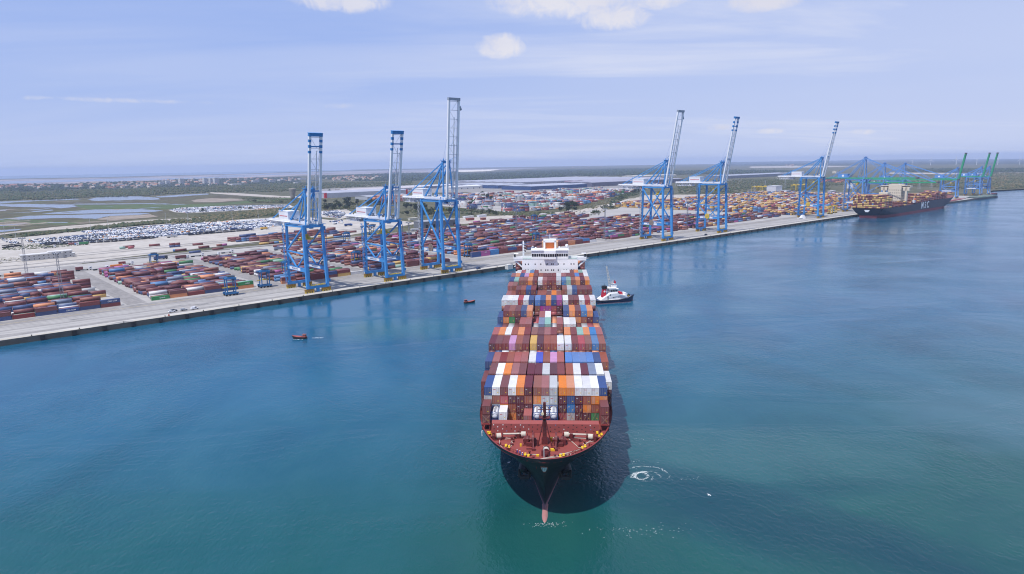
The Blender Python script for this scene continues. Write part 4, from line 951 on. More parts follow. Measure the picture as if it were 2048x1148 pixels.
    k=MB(); k.beam(hb+d*(boom-.2)+Vector((-bw_-.9,0,0)),hb+d*(boom-.2)+Vector((bw_+.9,0,0)),2.4,2.3,up=tuple(d)); (k.beam(hb+d*(boom+1.0)+Vector((-bw_-1,0,0)),hb+d*(boom+1.0)+Vector((bw_+1,0,0)),2.9,.35,up=tuple(d)) if brace=='K' else k.beam(hb+d*(boom-6)+Vector((bw_+.9,0,0)),hb+d*(boom-9)+Vector((bw_+2.6,0,0)),1.6,1.6))
    k.build('boom_tip',(cb2 if brace=='K' else paint('boom_head_grey',(0.30,0.34,0.40),0.5,0.2)) if style=='white' else gm,bo_)
    # forestays
    s=MB()
    if ang>30:
        f=hb+d*(boom*.42)
        for sx in (-1,1): s.tube([Vector((sx*3.4,ya,apex)),f*0.5+Vector((sx*3.8,ya+2,apex))*0.5+Vector((0,1.5,0)),f+Vector((sx*bw_,0,0))-nrm*1],.16,5); 
        for sx in (-1,1): s.cyl(Vector((sx*3.0,ya,apex+1)),hb+d*boom*.78+Vector((sx*3.6,0,0))-nrm*.8,.07,None,4)
    else:
        for fr_ in (.48,.93):
            for sx in (-1,1): s.beam(Vector((sx*3.6,ya,apex)),hb+d*boom*fr_+Vector((sx*bw_,0,.8)),.75 if fr_>.6 else .5)
    s.build('fore_stay',bl,r)
    # trolley, cab and spreader
    ty=drop[0] if drop else gauge*.42; tz=drop[1] if drop else hp-9
    t=MB(); t.box(-4.4,4.4,ty-3,ty+3,gz-1.9,gz-1.1); t.box(-2.5,2.5,ty-2.4,ty+2.4,gz-1.1,gz+.3); t.build('trolley',gm,r)
    c=MB(); c.box(1.6,4.2,ty-5.6,ty-3.0,gz-5.0,gz-2.0); c.box(1.7,4.1,ty-5.66,ty-5.6,gz-4.6,gz-2.6,1); c.box(1.54,1.6,ty-5.4,ty-3.4,gz-4.4,gz-2.6,1); c.build('operator_cab',[cb2 if style=='white' else cbl,gl],r)
    p=MB(); p.box(-3.2,3.2,ty-1.6,ty+1.6,tz,tz+1.8); p.box(-1.8,1.8,ty-1.3,ty+1.3,tz+1.8,tz+3.4); p.box(-6,6,ty-.9,ty-.5,tz-.7,tz); p.box(-6,6,ty+.5,ty+.9,tz-.7,tz); p.box(-6,-5.5,ty-1.2,ty+1.2,tz-.9,tz+.1); p.box(5.5,6,ty-1.2,ty+1.2,tz-.9,tz+.1)
    for k in range(6): p.box(-2+k*.7,-1.6+k*.7,ty-1.6,ty+1.6,tz+.2,tz+1.6+random.random(),1)
    spd=p.build('spreader',[cyl_,cy],r)
    s=MB()
    for sx in (-1,1):
        for sy in (-1,1): s.cyl((sx*1.6,ty+sy*.9,tz+1.2),(sx*1.6,ty+sy*1.6,gz-1.5),.06,n=4)
    s.build('hoist_rope',gm,spd)
    e=MB()                                                # sheaves, winches, platforms and cabinets around the hinge
    for q in range(30):
        x_=random.uniform(-bw_-1.5,bw_+1.5); y_=random.uniform(-3.5,9) if q<18 else random.uniform(9,gauge); z_=gz+random.uniform(-3.2,2.6) if q<18 else gz+random.uniform(.9,2.2)
        e.box(x_,x_+random.uniform(.5,1.9),y_,y_+random.uniform(.5,1.8),z_,z_+random.uniform(.4,1.3),random.choice([0,0,1,2]))
    for sx in (-1,1):
        for y_ in np.arange(1,gauge,1.9): e.beam((sx*(w2-.2),y_,hp+.4),(sx*(w2-.2),y_,hp+1.6),.1)
        e.beam((sx*(w2-.2),1,hp+1.6),(sx*(w2-.2),gauge-1,hp+1.6),.12); e.box(sx*(w2-.6)-.8,sx*(w2-.6)+.8,1.5,gauge-1.5,hp+.35,hp+.42)
    e.build('hinge_machinery',[cb2 if style=='white' else cbl,gm,cw],r)
    # stairs and lift on the landside leg
    l=MB(); lx=-w2-1.4; 
    for z in np.arange(5,hp-3,4.2):
        l.box(lx-.9,lx+.9,gauge-1.4,gauge+1.4,z,z+.18); l.beam((lx-.7,gauge-1.2,z+.2),(lx-.7,gauge+1.2,z+4.2),.35,.5)
        l.beam((lx-.9,gauge-1.4,z+1.1),(lx-.9,gauge+1.4,z+1.1),.09)
    for sy in (-1.4,1.4): l.beam((lx-.9,gauge+sy,3),(lx-.9,gauge+sy,hp-3),.14)
    l.build('stair_tower',paint('stair_grey',(0.35,0.38,0.42),0.6,0.2) if brace!='K' else cb2,r)
    k=MB(); k.box(w2+.7,w2+2.1,1.6,3.2,hp-4,hp-1.2); k.box(w2+.6,w2+2.3,1,4,hp+.6,hp+.8); k.beam((w2-.5,2.2,hp+.6),(w2-.5,2.2,hp+7),.3); k.box(w2+.9,w2+2.4,-.7,1.1,7.2,9.4); k.box(w2+1.1,w2+1.4,-.2,.1,3.2,hp-4); k.build('electrical_box',cb2 if style=='white' else cbl,r)
    if reel is not None:
        k=MB(); k.cyl((-w2-1.0,gauge*.52,zp+1.8),(-w2-1.5,gauge*.52,zp+1.8),3.4,n=24); k.cyl((-w2-.9,gauge*.52,zp+1.8),(-w2-1.7,gauge*.52,zp+1.8),.8,n=12)
        for i in range(12): k.beam((-w2-1.55,gauge*.52,zp+1.8),(-w2-1.55,gauge*.52+3.3*math.cos(PI*i/6),zp+1.8+3.3*math.sin(PI*i/6)),.16)
        k.build('cable_reel',reel,r)
    else:
        k=MB(); k.cyl((w2+.9,gauge*.25,zp+2.4),(w2+1.4,gauge*.25,zp+2.4),2.6,n=20); k.build('cable_reel',gm,r)
    return r
rb=paint('reel_brown',(0.26,0.20,0.17),0.5,0.2); ry=paint('reel_yellow',(0.62,0.45,0.06),0.5,0.2)
sts(199.2,8.6,'leftmost white and blue quay crane, boom raised straight up',hp=51,apex=77.5,boom=66,ang=80,tail=70,hinge=-1.0,drop=(15,40))
sts(269.8,10.2,'second white and blue quay crane from the left, boom up',hp=50,apex=77,boom=70,ang=80,tail=70,hinge=-1.0,drop=(15,39))
sts(328.9,9.8,'tallest quay crane with cross braced legs, just left of the ship bridge',hp=64,wd=18,apex=97,boom=84,ang=85,tail=66,brace='X',reel=rb,hinge=-3.0)
sts(658,12.2,'cross braced quay crane right of the ship bridge with a brown cable reel',hp=64.5,wd=18,apex=95,boom=87,ang=80,tail=72,brace='X',reel=rb,hinge=1.0)
sts(783,13.2,'quay crane with striped boom tip and a yellow cable reel, second right of the bridge',hp=64,wd=19,apex=92,boom=84,ang=80,tail=72,brace='K',reel=ry,hinge=0.0)
sts(1088,17.6,'quay crane with striped boom nearest the stern of the moored ship',hp=65,wd=20,apex=96,boom=86,ang=79,tail=74,brace='K',reel=ry,hinge=0.0)
def gcrane(u,v,label,**kw): sts(u,v,label,wd=19,style='green',sign=None,**kw)
gcrane(1249,12,'blue crane with lowered green boom above the stern of the moored ship',hp=58,apex=95,boom=80,ang=0.5,tail=68,brace='X',hinge=-2)
gcrane(1339,12,'blue crane with lowered green boom, middle of the moored ship',hp=48,apex=84,boom=85,ang=0.5,tail=60,brace='K',hinge=-2)
gcrane(1444,12,'blue crane with lowered green boom, third along the moored ship',hp=50,apex=83,boom=88,ang=0.5,tail=60,brace='K',hinge=-2)
gcrane(1786,14.9,'pale blue crane with raised green boom just beyond the moored ship',hp=44,apex=69,boom=57,ang=81,tail=52,brace='K',hinge=-1)
gcrane(1953,9.2,'pale blue crane with raised green boom, middle of the far three',hp=44,apex=69,boom=57,ang=81,tail=52,brace='K',hinge=-1)
gcrane(2000,3.9,'pale blue crane with raised green boom at the far end of the quay',hp=44,apex=69,boom=57,ang=81,tail=52,brace='K',hinge=-1)

# ------------------------------------------------------------------ straddle carriers, trucks, masts, vehicles
tyre=paint('tyre',(0.02,0.02,0.02),0.85,0.2); scb=paint('carrier_blue',(0.03,0.16,0.36),0.5,0.2,0.3)
def carrier_proto(mat):
    r=empty('straddle_carrier',(0,0,0)); w2=2.3; 
    for sx in (-4.2,-2.6,2.6,4.2):
        pass
    for sy in (-1,1):
        b_=MB(); b_.box(-5,5,sy*w2-.45,sy*w2+.45,1.3,2.3); b_.box(-4.9,-3.4,sy*w2-.6,sy*w2+.6,2.3,3.0); b_.build('side_beam',mat,r)
        for x in (-3.9,-1.4,1.4,3.9):
            MB().cyl((x,sy*w2-.32,.78),(x,sy*w2+.32,.78),.78,n=14).build('wheel',tyre,r)
        for x in (-3.1,3.1): MB().beam((x,sy*w2,2.3),(x,sy*w2,13.0),.62,.7).build('leg',mat,r)
    b_=MB()
    for sy in (-1,1): b_.box(-4.2,4.2,sy*w2-.4,sy*w2+.4,12.6,13.5)
    for x in (-3.1,3.1): b_.box(x-.4,x+.4,-w2,w2,12.7,13.4)
    b_.box(-2.6,2.6,-w2+.3,w2-.3,13.5,14.2); b_.build('top_frame',mat,r)
    b_=MB(); b_.box(-1.8,1.9,-1.6,1.6,14.2,15.2); b_.box(2.0,3.4,-1.9,-.6,13.5,15.0); b_.build('engine_deck',gm,r)
    b_=MB(); b_.box(-6,6,-1.0,-.75,6.1,6.5); b_.box(-6,6,.75,1.0,6.1,6.5); b_.box(-1.5,1.5,-1.1,1.1,6.3,6.9); b_.build('spreader',cyl_,r)
    b_=MB(); b_.box(3.4,5.0,.3,1.9,11.0,13.2); b_.box(5.0,5.04,.5,1.7,11.5,12.9,1); b_.build('cab',[mat,gl],r)
    return r
scp=carrier_proto(scb); kids=tree_of(scp); first=True
tag(scp,cat='straddle carrier',group='blue straddle carriers in the container yard')
for a,b_,l in ((462,590.5,'blue straddle carrier beside the green container on the apron'),(530,574.5,'blue straddle carrier left of the leftmost crane'),(309,536,'blue straddle carrier among the trucks behind the second block'),(694,487,'blue straddle carrier behind the second container block from the crane'),(575,553,'blue straddle carrier working behind the leftmost crane'),(713,531,'blue straddle carrier left of the second crane'),(937,513.5,'blue straddle carrier at the right foot of the tallest crane'),(1072,489,'blue straddle carrier behind the ship bridge'),(1068,447,'blue straddle carrier at the far edge of the yard'),(745,470,'blue straddle carrier near the white trailers')):
    p=at(a,b_,ZQ)
    if first: scp.location=p; scp.rotation_euler=(0,0,QA); scp['label']=l; first=False
    else: copy_tree(scp,p,QA+random.choice([0,0,.05]),l,kids)
scy=carrier_proto(cyl_); tag(scy,'yellow straddle carrier beside the crane near the moored ship','straddle carrier'); scy.location=at(1660,428,ZQ); scy.rotation_euler=(0,0,QA)
for ch in children(scy): pass
copy_tree(scy,at(1669,426,ZQ),QA,'yellow straddle carrier behind its twin near the moored ship',tree_of(scy))

# lattice floodlight masts
def mast(p,h,label):
    r=empty('floodlight_mast',p,QA,label,'light mast','floodlight masts in the container yard')
    b_=MB(); n=int(h/2.2); s0,s1=1.1,.5
    def c_(k,i): f=i/n; s=s0+(s1-s0)*f; return ((-1 if k in(0,3) else 1)*s,(-1 if k in (0,1) else 1)*s,h*f)
    for i in range(n):
        for k in range(4):
            b_.beam(c_(k,i),c_(k,i+1),.16); b_.beam(c_(k,i),c_((k+1)%4,i+1),.09); b_.beam(c_(k,i),c_((k+1)%4,i),.09)
    b_.build('lattice_pole',paint('mast_grey',(0.33,0.34,0.36),0.5,0.2,metal=.3),r)
    MB().box(-1.6,1.6,-1.6,1.6,0,1.0).build('base',paint('mast_base',(0.45,0.44,0.42),0.8,0.3),r)
    b_=MB(); b_.box(-2.6,2.6,-2.6,2.6,h,h+.25)
    for k in range(10):
        a=2*PI*k/10; b_.box(2.5*math.cos(a)-.3,2.5*math.cos(a)+.3,2.5*math.sin(a)-.3,2.5*math.sin(a)+.3,h+.25,h+1.0)
    b_.build('lamp_ring',paint('lamp_housing',(0.30,0.31,0.33),0.5,0.2),r)
for a,b_,h,l in ((55,557.5,36,'tall lattice floodlight mast by the white site offices'),(126,605,36,'tall lattice floodlight mast inside the leftmost container block'),(820,515,36,'lattice floodlight mast left of the tallest crane'),(1033,466,38,'lattice floodlight mast in the yard left behind the ship bridge'),(1209.5,480,38,'lattice floodlight mast at the apron behind the ship bridge'),(1374,456,38,'lattice floodlight mast between the two right hand cranes'),(1497.5,424,40,'lattice floodlight mast in front of the yellow container yard')):
    mast(at(a,b_,ZQ),h,l)
# slim lamp posts along the car park
lpm=paint('post_grey',(0.45,0.46,0.47),0.5,0.1)
def lamp_post(p,h,label):
    r=empty('lamp_post',p,QA,label,'lamp post','slim lamp posts along the car park')
    MB().cyl((0,0,0),(0,0,h),.28,.16,8).build('pole',lpm,r); b_=MB(); b_.box(-1.6,1.6,-.35,.35,h,h+.3); b_.box(-.35,.35,-1.6,1.6,h,h+.3); b_.build('lamp_head',lpm,r)
for a,b_ in ((10,472),(32,479),(182,463),(217,459),(333,451),(377,452.5),(465,441.5),(517,437)): lamp_post(at(a,b_,ZG),21,'slim grey lamp post at the edge of the car park')

# trucks
def truck(p,rot,cabc,load,label):
    r=empty('truck',p,rot,label,'truck','trucks and trailers in the terminal')
    b_=MB(); b_.box(4.4,6.6,-1.2,1.2,.9,3.5); b_.box(4.0,4.4,-1.1,1.1,.9,3.9); b_.box(6.58,6.62,-1.05,1.05,2.2,3.2,1); b_.box(5.2,6.2,-1.22,1.22,2.2,3.1,1); b_.build('cab',[paint('cab_'+cabc,{'white':(0.75,0.75,0.76),'dark':(0.03,0.035,0.05),'blue':(0.05,0.15,0.4),'red':(.45,.05,.04)}[cabc],0.4,0.1),gl],r)
    b_=MB(); b_.box(-7,6.4,-.5,.5,.8,1.15); b_.box(-7,3.8,-1.2,1.2,1.15,1.3); b_.build('chassis',gm,r)
    for x in (-6,-4.8,-3.6,2.9,5.6):
        b_=MB(); b_.cyl((x,-1.2,.5),(x,-.8,.5),.5,n=10); b_.cyl((x,.8,.5),(x,1.2,.5),.5,n=10); b_.build('wheel',tyre,r)
    if load=='tank':
        b_=MB(); b_.cyl((-6.8,0,2.4),(3.6,0,2.4),1.1,n=14); b_.build('tank',tw,r)
    elif load: MB().box(-6.8,3.6 if load[1:]!='s' else -.7,-1.2,1.2,1.31,3.9).build('cargo_box',cmat(load[0]),r)
TR=[(168,541,'white','ms',0),(202,539.5,'white',None,0),(220,538,'white',None,0.1),(237,536.5,'white','o',0),(253,530,'white','ms',0),(322,519,'dark','B',0),(365,517.5,'white','m',0),(395,513,'white',None,0),(428,511.5,'white',None,0),(455,506,'white',None,0),(10,552,'dark',None,0),(130,553,'white','t',0),(345,475,'white','g',0),(420,465,'white','gs',0),(470,460,'white','B',0),(500,461,'white','B',0),(530,459,'white','y',0),(165,490,'white','G',PI),(100,496,'white',None,0),(560,500,'white','s',0),(590,497,'white','g',0),(675,492,'dark','m',0),(697,452,'blue','B',0),(935,465,'white','g',0),(760,480,'white','s',0),(830,462,'white','g',0),(1160,478,'red','g',0)]
for a,b_,c_,l,ro in TR:
    tx={'ms':'a short maroon container','o':'an orange container','B':'a navy box','m':'a maroon container','t':'a mint container','g':'a grey box','gs':'a short grey box','y':'a yellow box','G':'a green box','s':'a slate grey box',None:'an empty trailer'}[l]
    where='by the car park' if b_<500 and a<620 else ('behind the front container blocks' if a<620 else 'in the right hand yard')
    truck(at(a,b_,ZQ),QA+ro,c_,l,'%s truck with %s %s, %s'%(c_,tx,where,'left part' if a<250 else 'middle left' if a<450 else 'centre left' if a<640 else 'centre'))
# cars on the quay and small vehicles
carw=paint('car_white',(0.78,0.78,0.79),0.25,0.05); card=paint('car_dark',(0.03,0.04,0.06),0.25,0.05); carb=paint('car_blue',(0.035,0.065,0.15),0.25,0.05); cars_=paint('car_silver',(0.42,0.44,0.46),0.3,0.05,metal=.4); caro=paint('car_orange',(0.6,0.25,0.03),0.3,0.05); carr=paint('car_red',(.45,.03,.03),.3,.05)
def car_body(van=False):
    b_=MB(); y=.88
    prof=[(-2.2,.35),(-2.25,.8),(-2.0,1.05),(1.0,1.0),(2.1,.85),(2.25,.5),(2.2,.35)] if not van else [(-2.4,.35),(-2.45,1.0),(-2.3,1.1),(1.2,1.1),(2.3,.95),(2.4,.5),(2.35,.35)]
    b_.loft([[(x,-y,z) for x,z in prof],[(x,y,z) for x,z in prof]])
    roof=[(-1.95,1.04),(-1.5,1.46),(.2,1.5),(1.05,1.0)] if not van else [(-2.35,1.1),(-2.3,1.95),(.6,1.95),(1.35,1.1)]
    b_.loft([[(x,-y*.98,z) if z<1.2 else (x,-y*.82,z) for x,z in roof],[(x,y*.98,z) if z<1.2 else (x,y*.82,z) for x,z in roof]])
    return b_
def car(p,rot,mat,label,van=False):
    r=empty('parked_car',p,rot,label,'van' if van else 'car','cars parked on the quay apron')
    car_body(van).build('body',mat,r)
    for sx in (-1.35,1.4):
        for sy in (-1,1): MB().cyl((sx,sy*.68,.33),(sx,sy*.9,.33),.33,n=12).build('wheel',tyre,r)
    g=MB()
    if not van: g.quad((.28,-.68,1.46),(1.03,-.82,1.03),(1.03,.82,1.03),(.28,.68,1.46)); g.quad((-1.55,-.7,1.43),(-1.93,-.82,1.07),(-1.93,.82,1.07),(-1.55,.7,1.43))
    else: g.quad((.66,-.7,1.9),(1.34,-.84,1.14),(1.34,.84,1.14),(.66,.7,1.9))
    for s in (-1,1):
        zt=1.42 if not van else 1.85; zb=1.1 if not van else 1.2
        g.quad((-1.4 if not van else -.3,s*.755,zt) ,(.1 if not van else .6,s*.755,zt),(.75 if not van else 1.2,s*.89,zb),(-1.6 if not van else -.3,s*.89,zb))
    g2=MB(); g2.add([(v[0]+.012*(1 if v[0]>0 else -1),v[1],v[2]+.015) for v in g.V],g.F); g2.build('windows',gl,r)
for a,b_,mt,l,van in ((344,624.5,carw,'white car nearest the quay edge, left of three parked vehicles',False),(347.5,622.5,card,'dark car half hidden behind the white car on the quay',False),(368,621,cars_,'silver hatchback between the white car and the white van on the quay',False),(389.5,618.5,carw,'white van parked at the right end of the three vehicles',True),(1033,534,carw,'white car parked on the quay left of the ship bridge',False),(957,538,carb,'small blue vehicle at the quay edge beside the tallest crane',True),(1412,470.5,card,'dark van under the right hand crane near the edge',True)):
    car(at(a,b_,ZQ+.0),QA+random.uniform(-.1,.1)+(0.1 if van else 0),mt,l,van)
b_=MB(); b_.box(-3,3,-2.2,2.2,0,4.2); b_.box(-3.05,3.05,-2.25,2.25,4.2,4.4); o=b_.build('equipment_box',paint('box_cream',(0.62,0.59,0.53),0.7,0.2),None,False,at(1018,538,ZQ),QA); tag(o,'cream box on the quay left of the ship bridge','box')
b_=MB(); b_.box(-.5,.5,-.4,.4,0,.9); b_.cyl((0,0,.9),(0,0,1.4),.3,n=8); o=b_.build('mooring_hook',paint('hook_red',(0.45,0.08,0.05),0.6,0.2),None,False,at(338,632,ZQ),QA); tag(o,'small red mooring hook at the quay edge near the white car','hook')
# oil stains / puddles on the apron
pud=ground('apron_stain',[(0.4,(0.19,0.185,0.18)),(0.6,(0.27,0.26,0.25))],0.3)
def blob(name,p,rx,ry,rot,mat,label,dz=.006):
    pts=[]; 
    for i in range(22):
        a=2*PI*i/22; q=1+.35*math.sin(3*a+p.x)+.2*random.uniform(-1,1); x,y=rx*q*math.cos(a),ry*q*math.sin(a); pts.append((p.x+x*math.cos(rot)-y*math.sin(rot),p.y+x*math.sin(rot)+y*math.cos(rot),p.z+dz))
    return sheet(name,pts,mat,label)
for k_ in range(34):                                    # long tyre marks and drips along the traffic lanes
    u_=random.uniform(-40,760); v_=random.choice([random.uniform(46,60),random.uniform(14,34),random.uniform(60,64)])
    blob('apron_stain',W(u_,v_+voff(u_),ZQ),random.uniform(8,26),random.uniform(.25,.7),QA+random.gauss(0,.04),pud,'faint dark tyre mark on the quay apron',.014+.0008*k_)
for a,b_ in ((160,637),(355,612),(408,608),(1170,517),(1080,520),(470,600),(240,645)): blob('apron_stain',at(a,b_,ZQ),7,1.6,QA,pud,'dark stain on the quay apron',.012)
# ------------------------------------------------------------------ yard blocks
YG='containers in the front rows of the quay yard'
FRONT=[ # start px (u, v), slots bottom->top colours, block name
 (0.3,65.2,['Bm','m','Bm','B','Bm','mB'],'leftmost yard block',['','','','CMA CGM','','CMA CGM']),
 (96.6,67.4,['G','om','m','Bm','Bm','oG'],'block right of the empty lane',['CHINA','','','','','CHINA']),
 (194.5,64.6,['om','m','mm','mB','ym','w'],'block behind the leftmost crane',['']*6),
 (318.7,67.0,['mm','mm','m','m'],'block behind the tallest crane',['']*4),
 (401,72.5,['BB','MM','cc','mm','mB','mm'],'block left of the ship bridge',['','ONE','','','','']),
 (505,70.0,['mm','mm','mm','oo','mm','mc','w'],'block right of the ship bridge',['']*7),
 (622.9,71.5,['mM','mG','m'],'block at the right light mast',['']*3)]
PL={1:'first',2:'second',3:'third',4:'fourth',5:'fifth',6:'sixth',7:'seventh'}
for u0,v0,slots,bn,txts in FRONT:
    for i,st in enumerate(slots):
        for lv,k in enumerate(st):
            tier='' if len(st)==1 else (' lower' if lv==0 else ' upper')
            o=container(k,W(u0+6.1+i*12.65,v0+random.uniform(-.15,.15),ZQ+lv*2.62),QA,'%s%s container, %s from left, front row, %s'%(CP[k][0],tier,PL[i+1],bn),YG)
            if lv==len(st)-1 and txts[i]:
                text('lettering',txts[i],1.25,paint('logo_white',(0.78,0.78,0.78),0.6,0.05),o,(1.2 if txts[i]!='ONE' else 0,-CW/2-.012,1.3),(PI/2,0,0))
def pick(ws):
    ks=list(ws); return random.choices(ks,[ws[k] for k in ks])[0]
YW={'m':36,'d':25,'b':7,'B':17,'o':2.5,'G':3,'y':2.5,'w':2,'g':2,'s':3,'M':2.5,'c':3,'t':1}
HW={'y':42,'m':18,'d':7,'r':7,'l':8,'c':8,'B':5,'w':6,'o':3,'b':3,'g':3}
DW={'B':20,'w':20,'g':8,'r':10,'m':12,'b':8,'o':7,'c':5,'t':3,'G':3,'s':4}
def fill(u0,u1,v0,v1,ws,dv=4.15,hts=(1,2,3),hw=(5,7,1),empty_=.08,slot=12.65,shear=0,rag=0.0):
    v=v0; cell={}; row=0
    while v<v1:
        row+=1
        a=u0+shear*(v-v0)+random.uniform(0,rag); e=u1+shear*(v-v0)-random.uniform(0,rag); runk=None
        u=a
        while u+12.2<=e+1:
            if random.random()>empty_:
                ck=(int(u//13),row//2)
                if ck not in cell: cell[ck]=(pick(ws),random.choices(hts,hw)[0])
                runk=cell[ck][0]
                h=cell[ck][1] if random.random()<.7 else random.choices(hts,hw)[0]; two=random.random()<.12
                for lv in range(h):
                    k=runk if random.random()<.5 else pick(ws)
                    if two:
                        rest(k,W(u+3.05,v,ZQ+lv*2.62),QA,6.06); rest(pick(ws),W(u+9.15,v,ZQ+lv*2.62),QA,6.06)
                    else: rest(k,W(u+6.1,v+random.uniform(-.1,.1),ZQ+lv*2.62),QA)
            u+=slot
        v+=dv*(1 if random.random()>.06 else 1.5)
fill(-55,0,65.2,262,YW); fill(0.3,76,69.0,262,YW,rag=3)
fill(96.6,176,71.3,250,YW,rag=4); fill(176,186,90,200,YW) if False else None
fill(194.5,268,68.6,262,YW,rag=3); fill(198,268,268,276,YW,hts=(1,),hw=(1,))
fill(282.5,384,71,275,YW,rag=6); fill(300,384,279,335,YW,empty_=.35,hts=(1,2),hw=(3,1))
fill(401,478,76.5,320,YW,rag=4); fill(482,604,74,300,YW,rag=4); fill(505,604,300,330,YW,empty_=.3)
fill(622,720,75.5,330,YW,rag=4); fill(726,800,72,320,YW,rag=4); fill(806,905,74,275,YW,rag=8,empty_=.14); fill(912,1000,80,215,YW,empty_=.2,rag=8); fill(1004,1090,80,150,YW,empty_=.3,rag=8,hts=(1,2),hw=(1,1))
fill(640,880,330,385,YW,empty_=.45)
for q in ((1112,1230),(1238,1360),(1368,1490),(1498,1640),(1650,1780)):
    fill(q[0],q[1],62,140,HW,dv=4.4,hts=(1,2,3),hw=(4,4,2),empty_=.12,rag=10); fill(q[0],q[1],152,290,HW,dv=4.2,hts=(2,3,4),hw=(2,4,3),rag=8); fill(q[0],q[1],302,480,HW,dv=4.2,hts=(2,3,4),hw=(2,4,3),rag=8)
a=UV(1318,413); fill(a[0],a[0]+90,a[1],a[1]+30,HW,dv=4.6,empty_=.35,hts=(1,2),hw=(2,1),rag=10); a=UV(1375,416); fill(a[0],a[0]+70,a[1]-10,a[1]+40,HW,dv=4.4,empty_=.2,hts=(1,2,3),hw=(1,2,1),rag=8)
fill(1650,1780,60,120,HW,dv=4.6,hts=(1,2),hw=(2,1),empty_=.35)
# rows on the rail tracks and short stacks behind the front blocks
fill(255,420,392,398,{'m':6,'B':3,'M':1,'y':2,'b':2},dv=8,empty_=.45,hts=(1,),hw=(1,),slot=13.5); fill(210,470,425,429,{'m':6,'B':3,'b':2,'c':1},dv=8,empty_=.6,hts=(1,2),hw=(3,1),slot=13.5)
a=UV(478,484); fill(a[0]-8,a[0]+150,a[1]-4,a[1]+24,{'m':9,'B':3,'b':3,'c':1},dv=5,hts=(2,3),hw=(3,1),empty_=.15,rag=10)
a=UV(515,489); fill(a[0],a[0]+130,a[1]-6,a[1],{'y':5,'c':2,'m':4,'B':2},dv=9,hts=(1,2),hw=(3,1),empty_=.3)
for a_,b_,k in ((148,489,'m'),(155,489.5,'c'),(245,497.5,'t'),(258,495,'m'),(262,497,'r'),(309,492,'m'),(362,502,'m'),(352,502.5,'c'),(408,496,'m'),(436,499.5,'m'),(390,506,'B'),(690,468,'m'),(705,465,'m'),(655,466,'b'),(915,452,'m'),(1000,441,'b'),(1010,441,'m')):
    p=at(a_,b_,ZQ); rest(k,p,QA,6.06 if k in 'tcr' else 12.19)
# inland depot: high stacks
poly=[UV(*q) for q in ((858,404),(905,415),(940,421),(1000,425),(1085,424),(1125,418),(1170,408),(1255,384),(1235,380),(1130,384),(1000,391),(880,396))]
def inside(p,poly):
    x,y=p; c_=False; n=len(poly)
    for i in range(n):
        (x0,y0),(x1,y1)=poly[i],poly[(i+1)%n]
        if (y0>y)!=(y1>y) and x<(x1-x0)*(y-y0)/(y1-y0)+x0: c_=not c_
    return c_
def depot(poly,ws,bu,bv,gu,gv,hs,dens):
    us=[p[0] for p in poly]; vs=[p[1] for p in poly]
    u=min(us)
    while u<max(us):
        v=min(vs)
        while v<max(vs):
            if inside((u,v),poly) and random.random()<dens:
                base=pick(ws); h0=random.choice(hs)
                for i in range(int(bu/12.5)):
                    for j in range(int(bv/2.6)):
                        h=max(1,h0+random.choice([-1,0,0,0]))
                        for lv in range(h): rest(base if random.random()<.6 else pick(ws),W(u+6.1+i*12.5,v+j*2.6,ZG+.3+lv*2.6),QA)
            v+=bv+gv
        u+=bu+gu
depot(poly,DW,25,21,9,17,(2,3,4,5,5),.78)
depot([UV(*q) for q in ((1245,388),(1300,376),(1330,367),(1290,368),(1230,384))],{'B':4,'w':4,'y':3,'r':4,'m':3},25,8,4,14,(1,2),.7)
depot([UV(*q) for q in ((1640,366),(1690,366),(1690,359),(1640,361))],{'m':5,'b':4,'o':3,'B':2},25,14,10,14,(2,3),.7)
depot([UV(*q) for q in ((1850,392),(1905,390),(1905,384),(1850,386))],HW,25,10,6,8,(2,3),.8)
depot([UV(*q) for q in ((745,407),(800,407),(800,398),(745,398))],{'o':5,'b':3,'m':4,'r':2},25,14,4,8,(4,5),.85)
# ------------------------------------------------------------------ the ship moored at the far quay
MSU,MSV=1165,-26.5                                            # stern and centre line
mship=empty('moored_container_ship',W(MSU,MSV,0),QA,'dark hulled container ship moored at the far quay with maroon and yellow containers','ship')
LM,BM=398.0,24.5; MDZ=16.0                                     # local x towards its bow, y towards the quay
mhb=paint('moored_hull_navy',(0.012,0.020,0.040),0.5,0.2,0.02); mhr=paint('moored_hull_red',(0.20,0.035,0.05),0.6,0.3,0.03)
def mtop(s): return MDZ+3*max(0,min(1,(s-90)/120))+4.5*max(0,(s-330)/70)**1.5
def mrow(f):
    out=[]
    for i in range(41):
        x=i/40; k=max(0,min(1,f))
        xb=LM-(1-k)*16; s=x*xb; e=(xb-s)/(95-45*k); hb=BM*(1-(1-min(1,e))**(1.5+.6*k))**(1-.4*k)
        st=min(1,s/(70*(1-k)+6)); hb*=(.55+.45*k)+(1-(.55+.45*k))*math.sin(st*PI/2)
        z=-3 if f<0 else f*mtop(s)
        if 0<f<=.2: z=4.8+(.001 if f>.15 else 0)
        out.append((s-(k-.3)*6*(1-min(1,s/30)),hb,z))
    return out
mb=MB(); zz=[-.1,0,.1,.16,.55,.85,1.0]
for sg in (-1,1):
    rows=[[(s,sg*h,z) for s,h,z in mrow(z)] for z in zz]
    for j in range(len(zz)-1):
        n=41; fs=[(i,i+1,n+i+1,n+i) if sg>0 else (i+1,i,n+i,n+i+1) for i in range(n-1)]
        mi=0 if j<2 else 1
        mb.add(rows[j]+rows[j+1],fs,mi)
        a,b_=rows[j][0],rows[j+1][0]; mb.add([a,(a[0],0,a[2]),(b_[0],0,b_[2]),b_],[(0,1,2,3)],mi)
mb.build('hull',[mhr,mhb],mship,smooth=False)
mb=MB(); rw2=mrow(1.0)
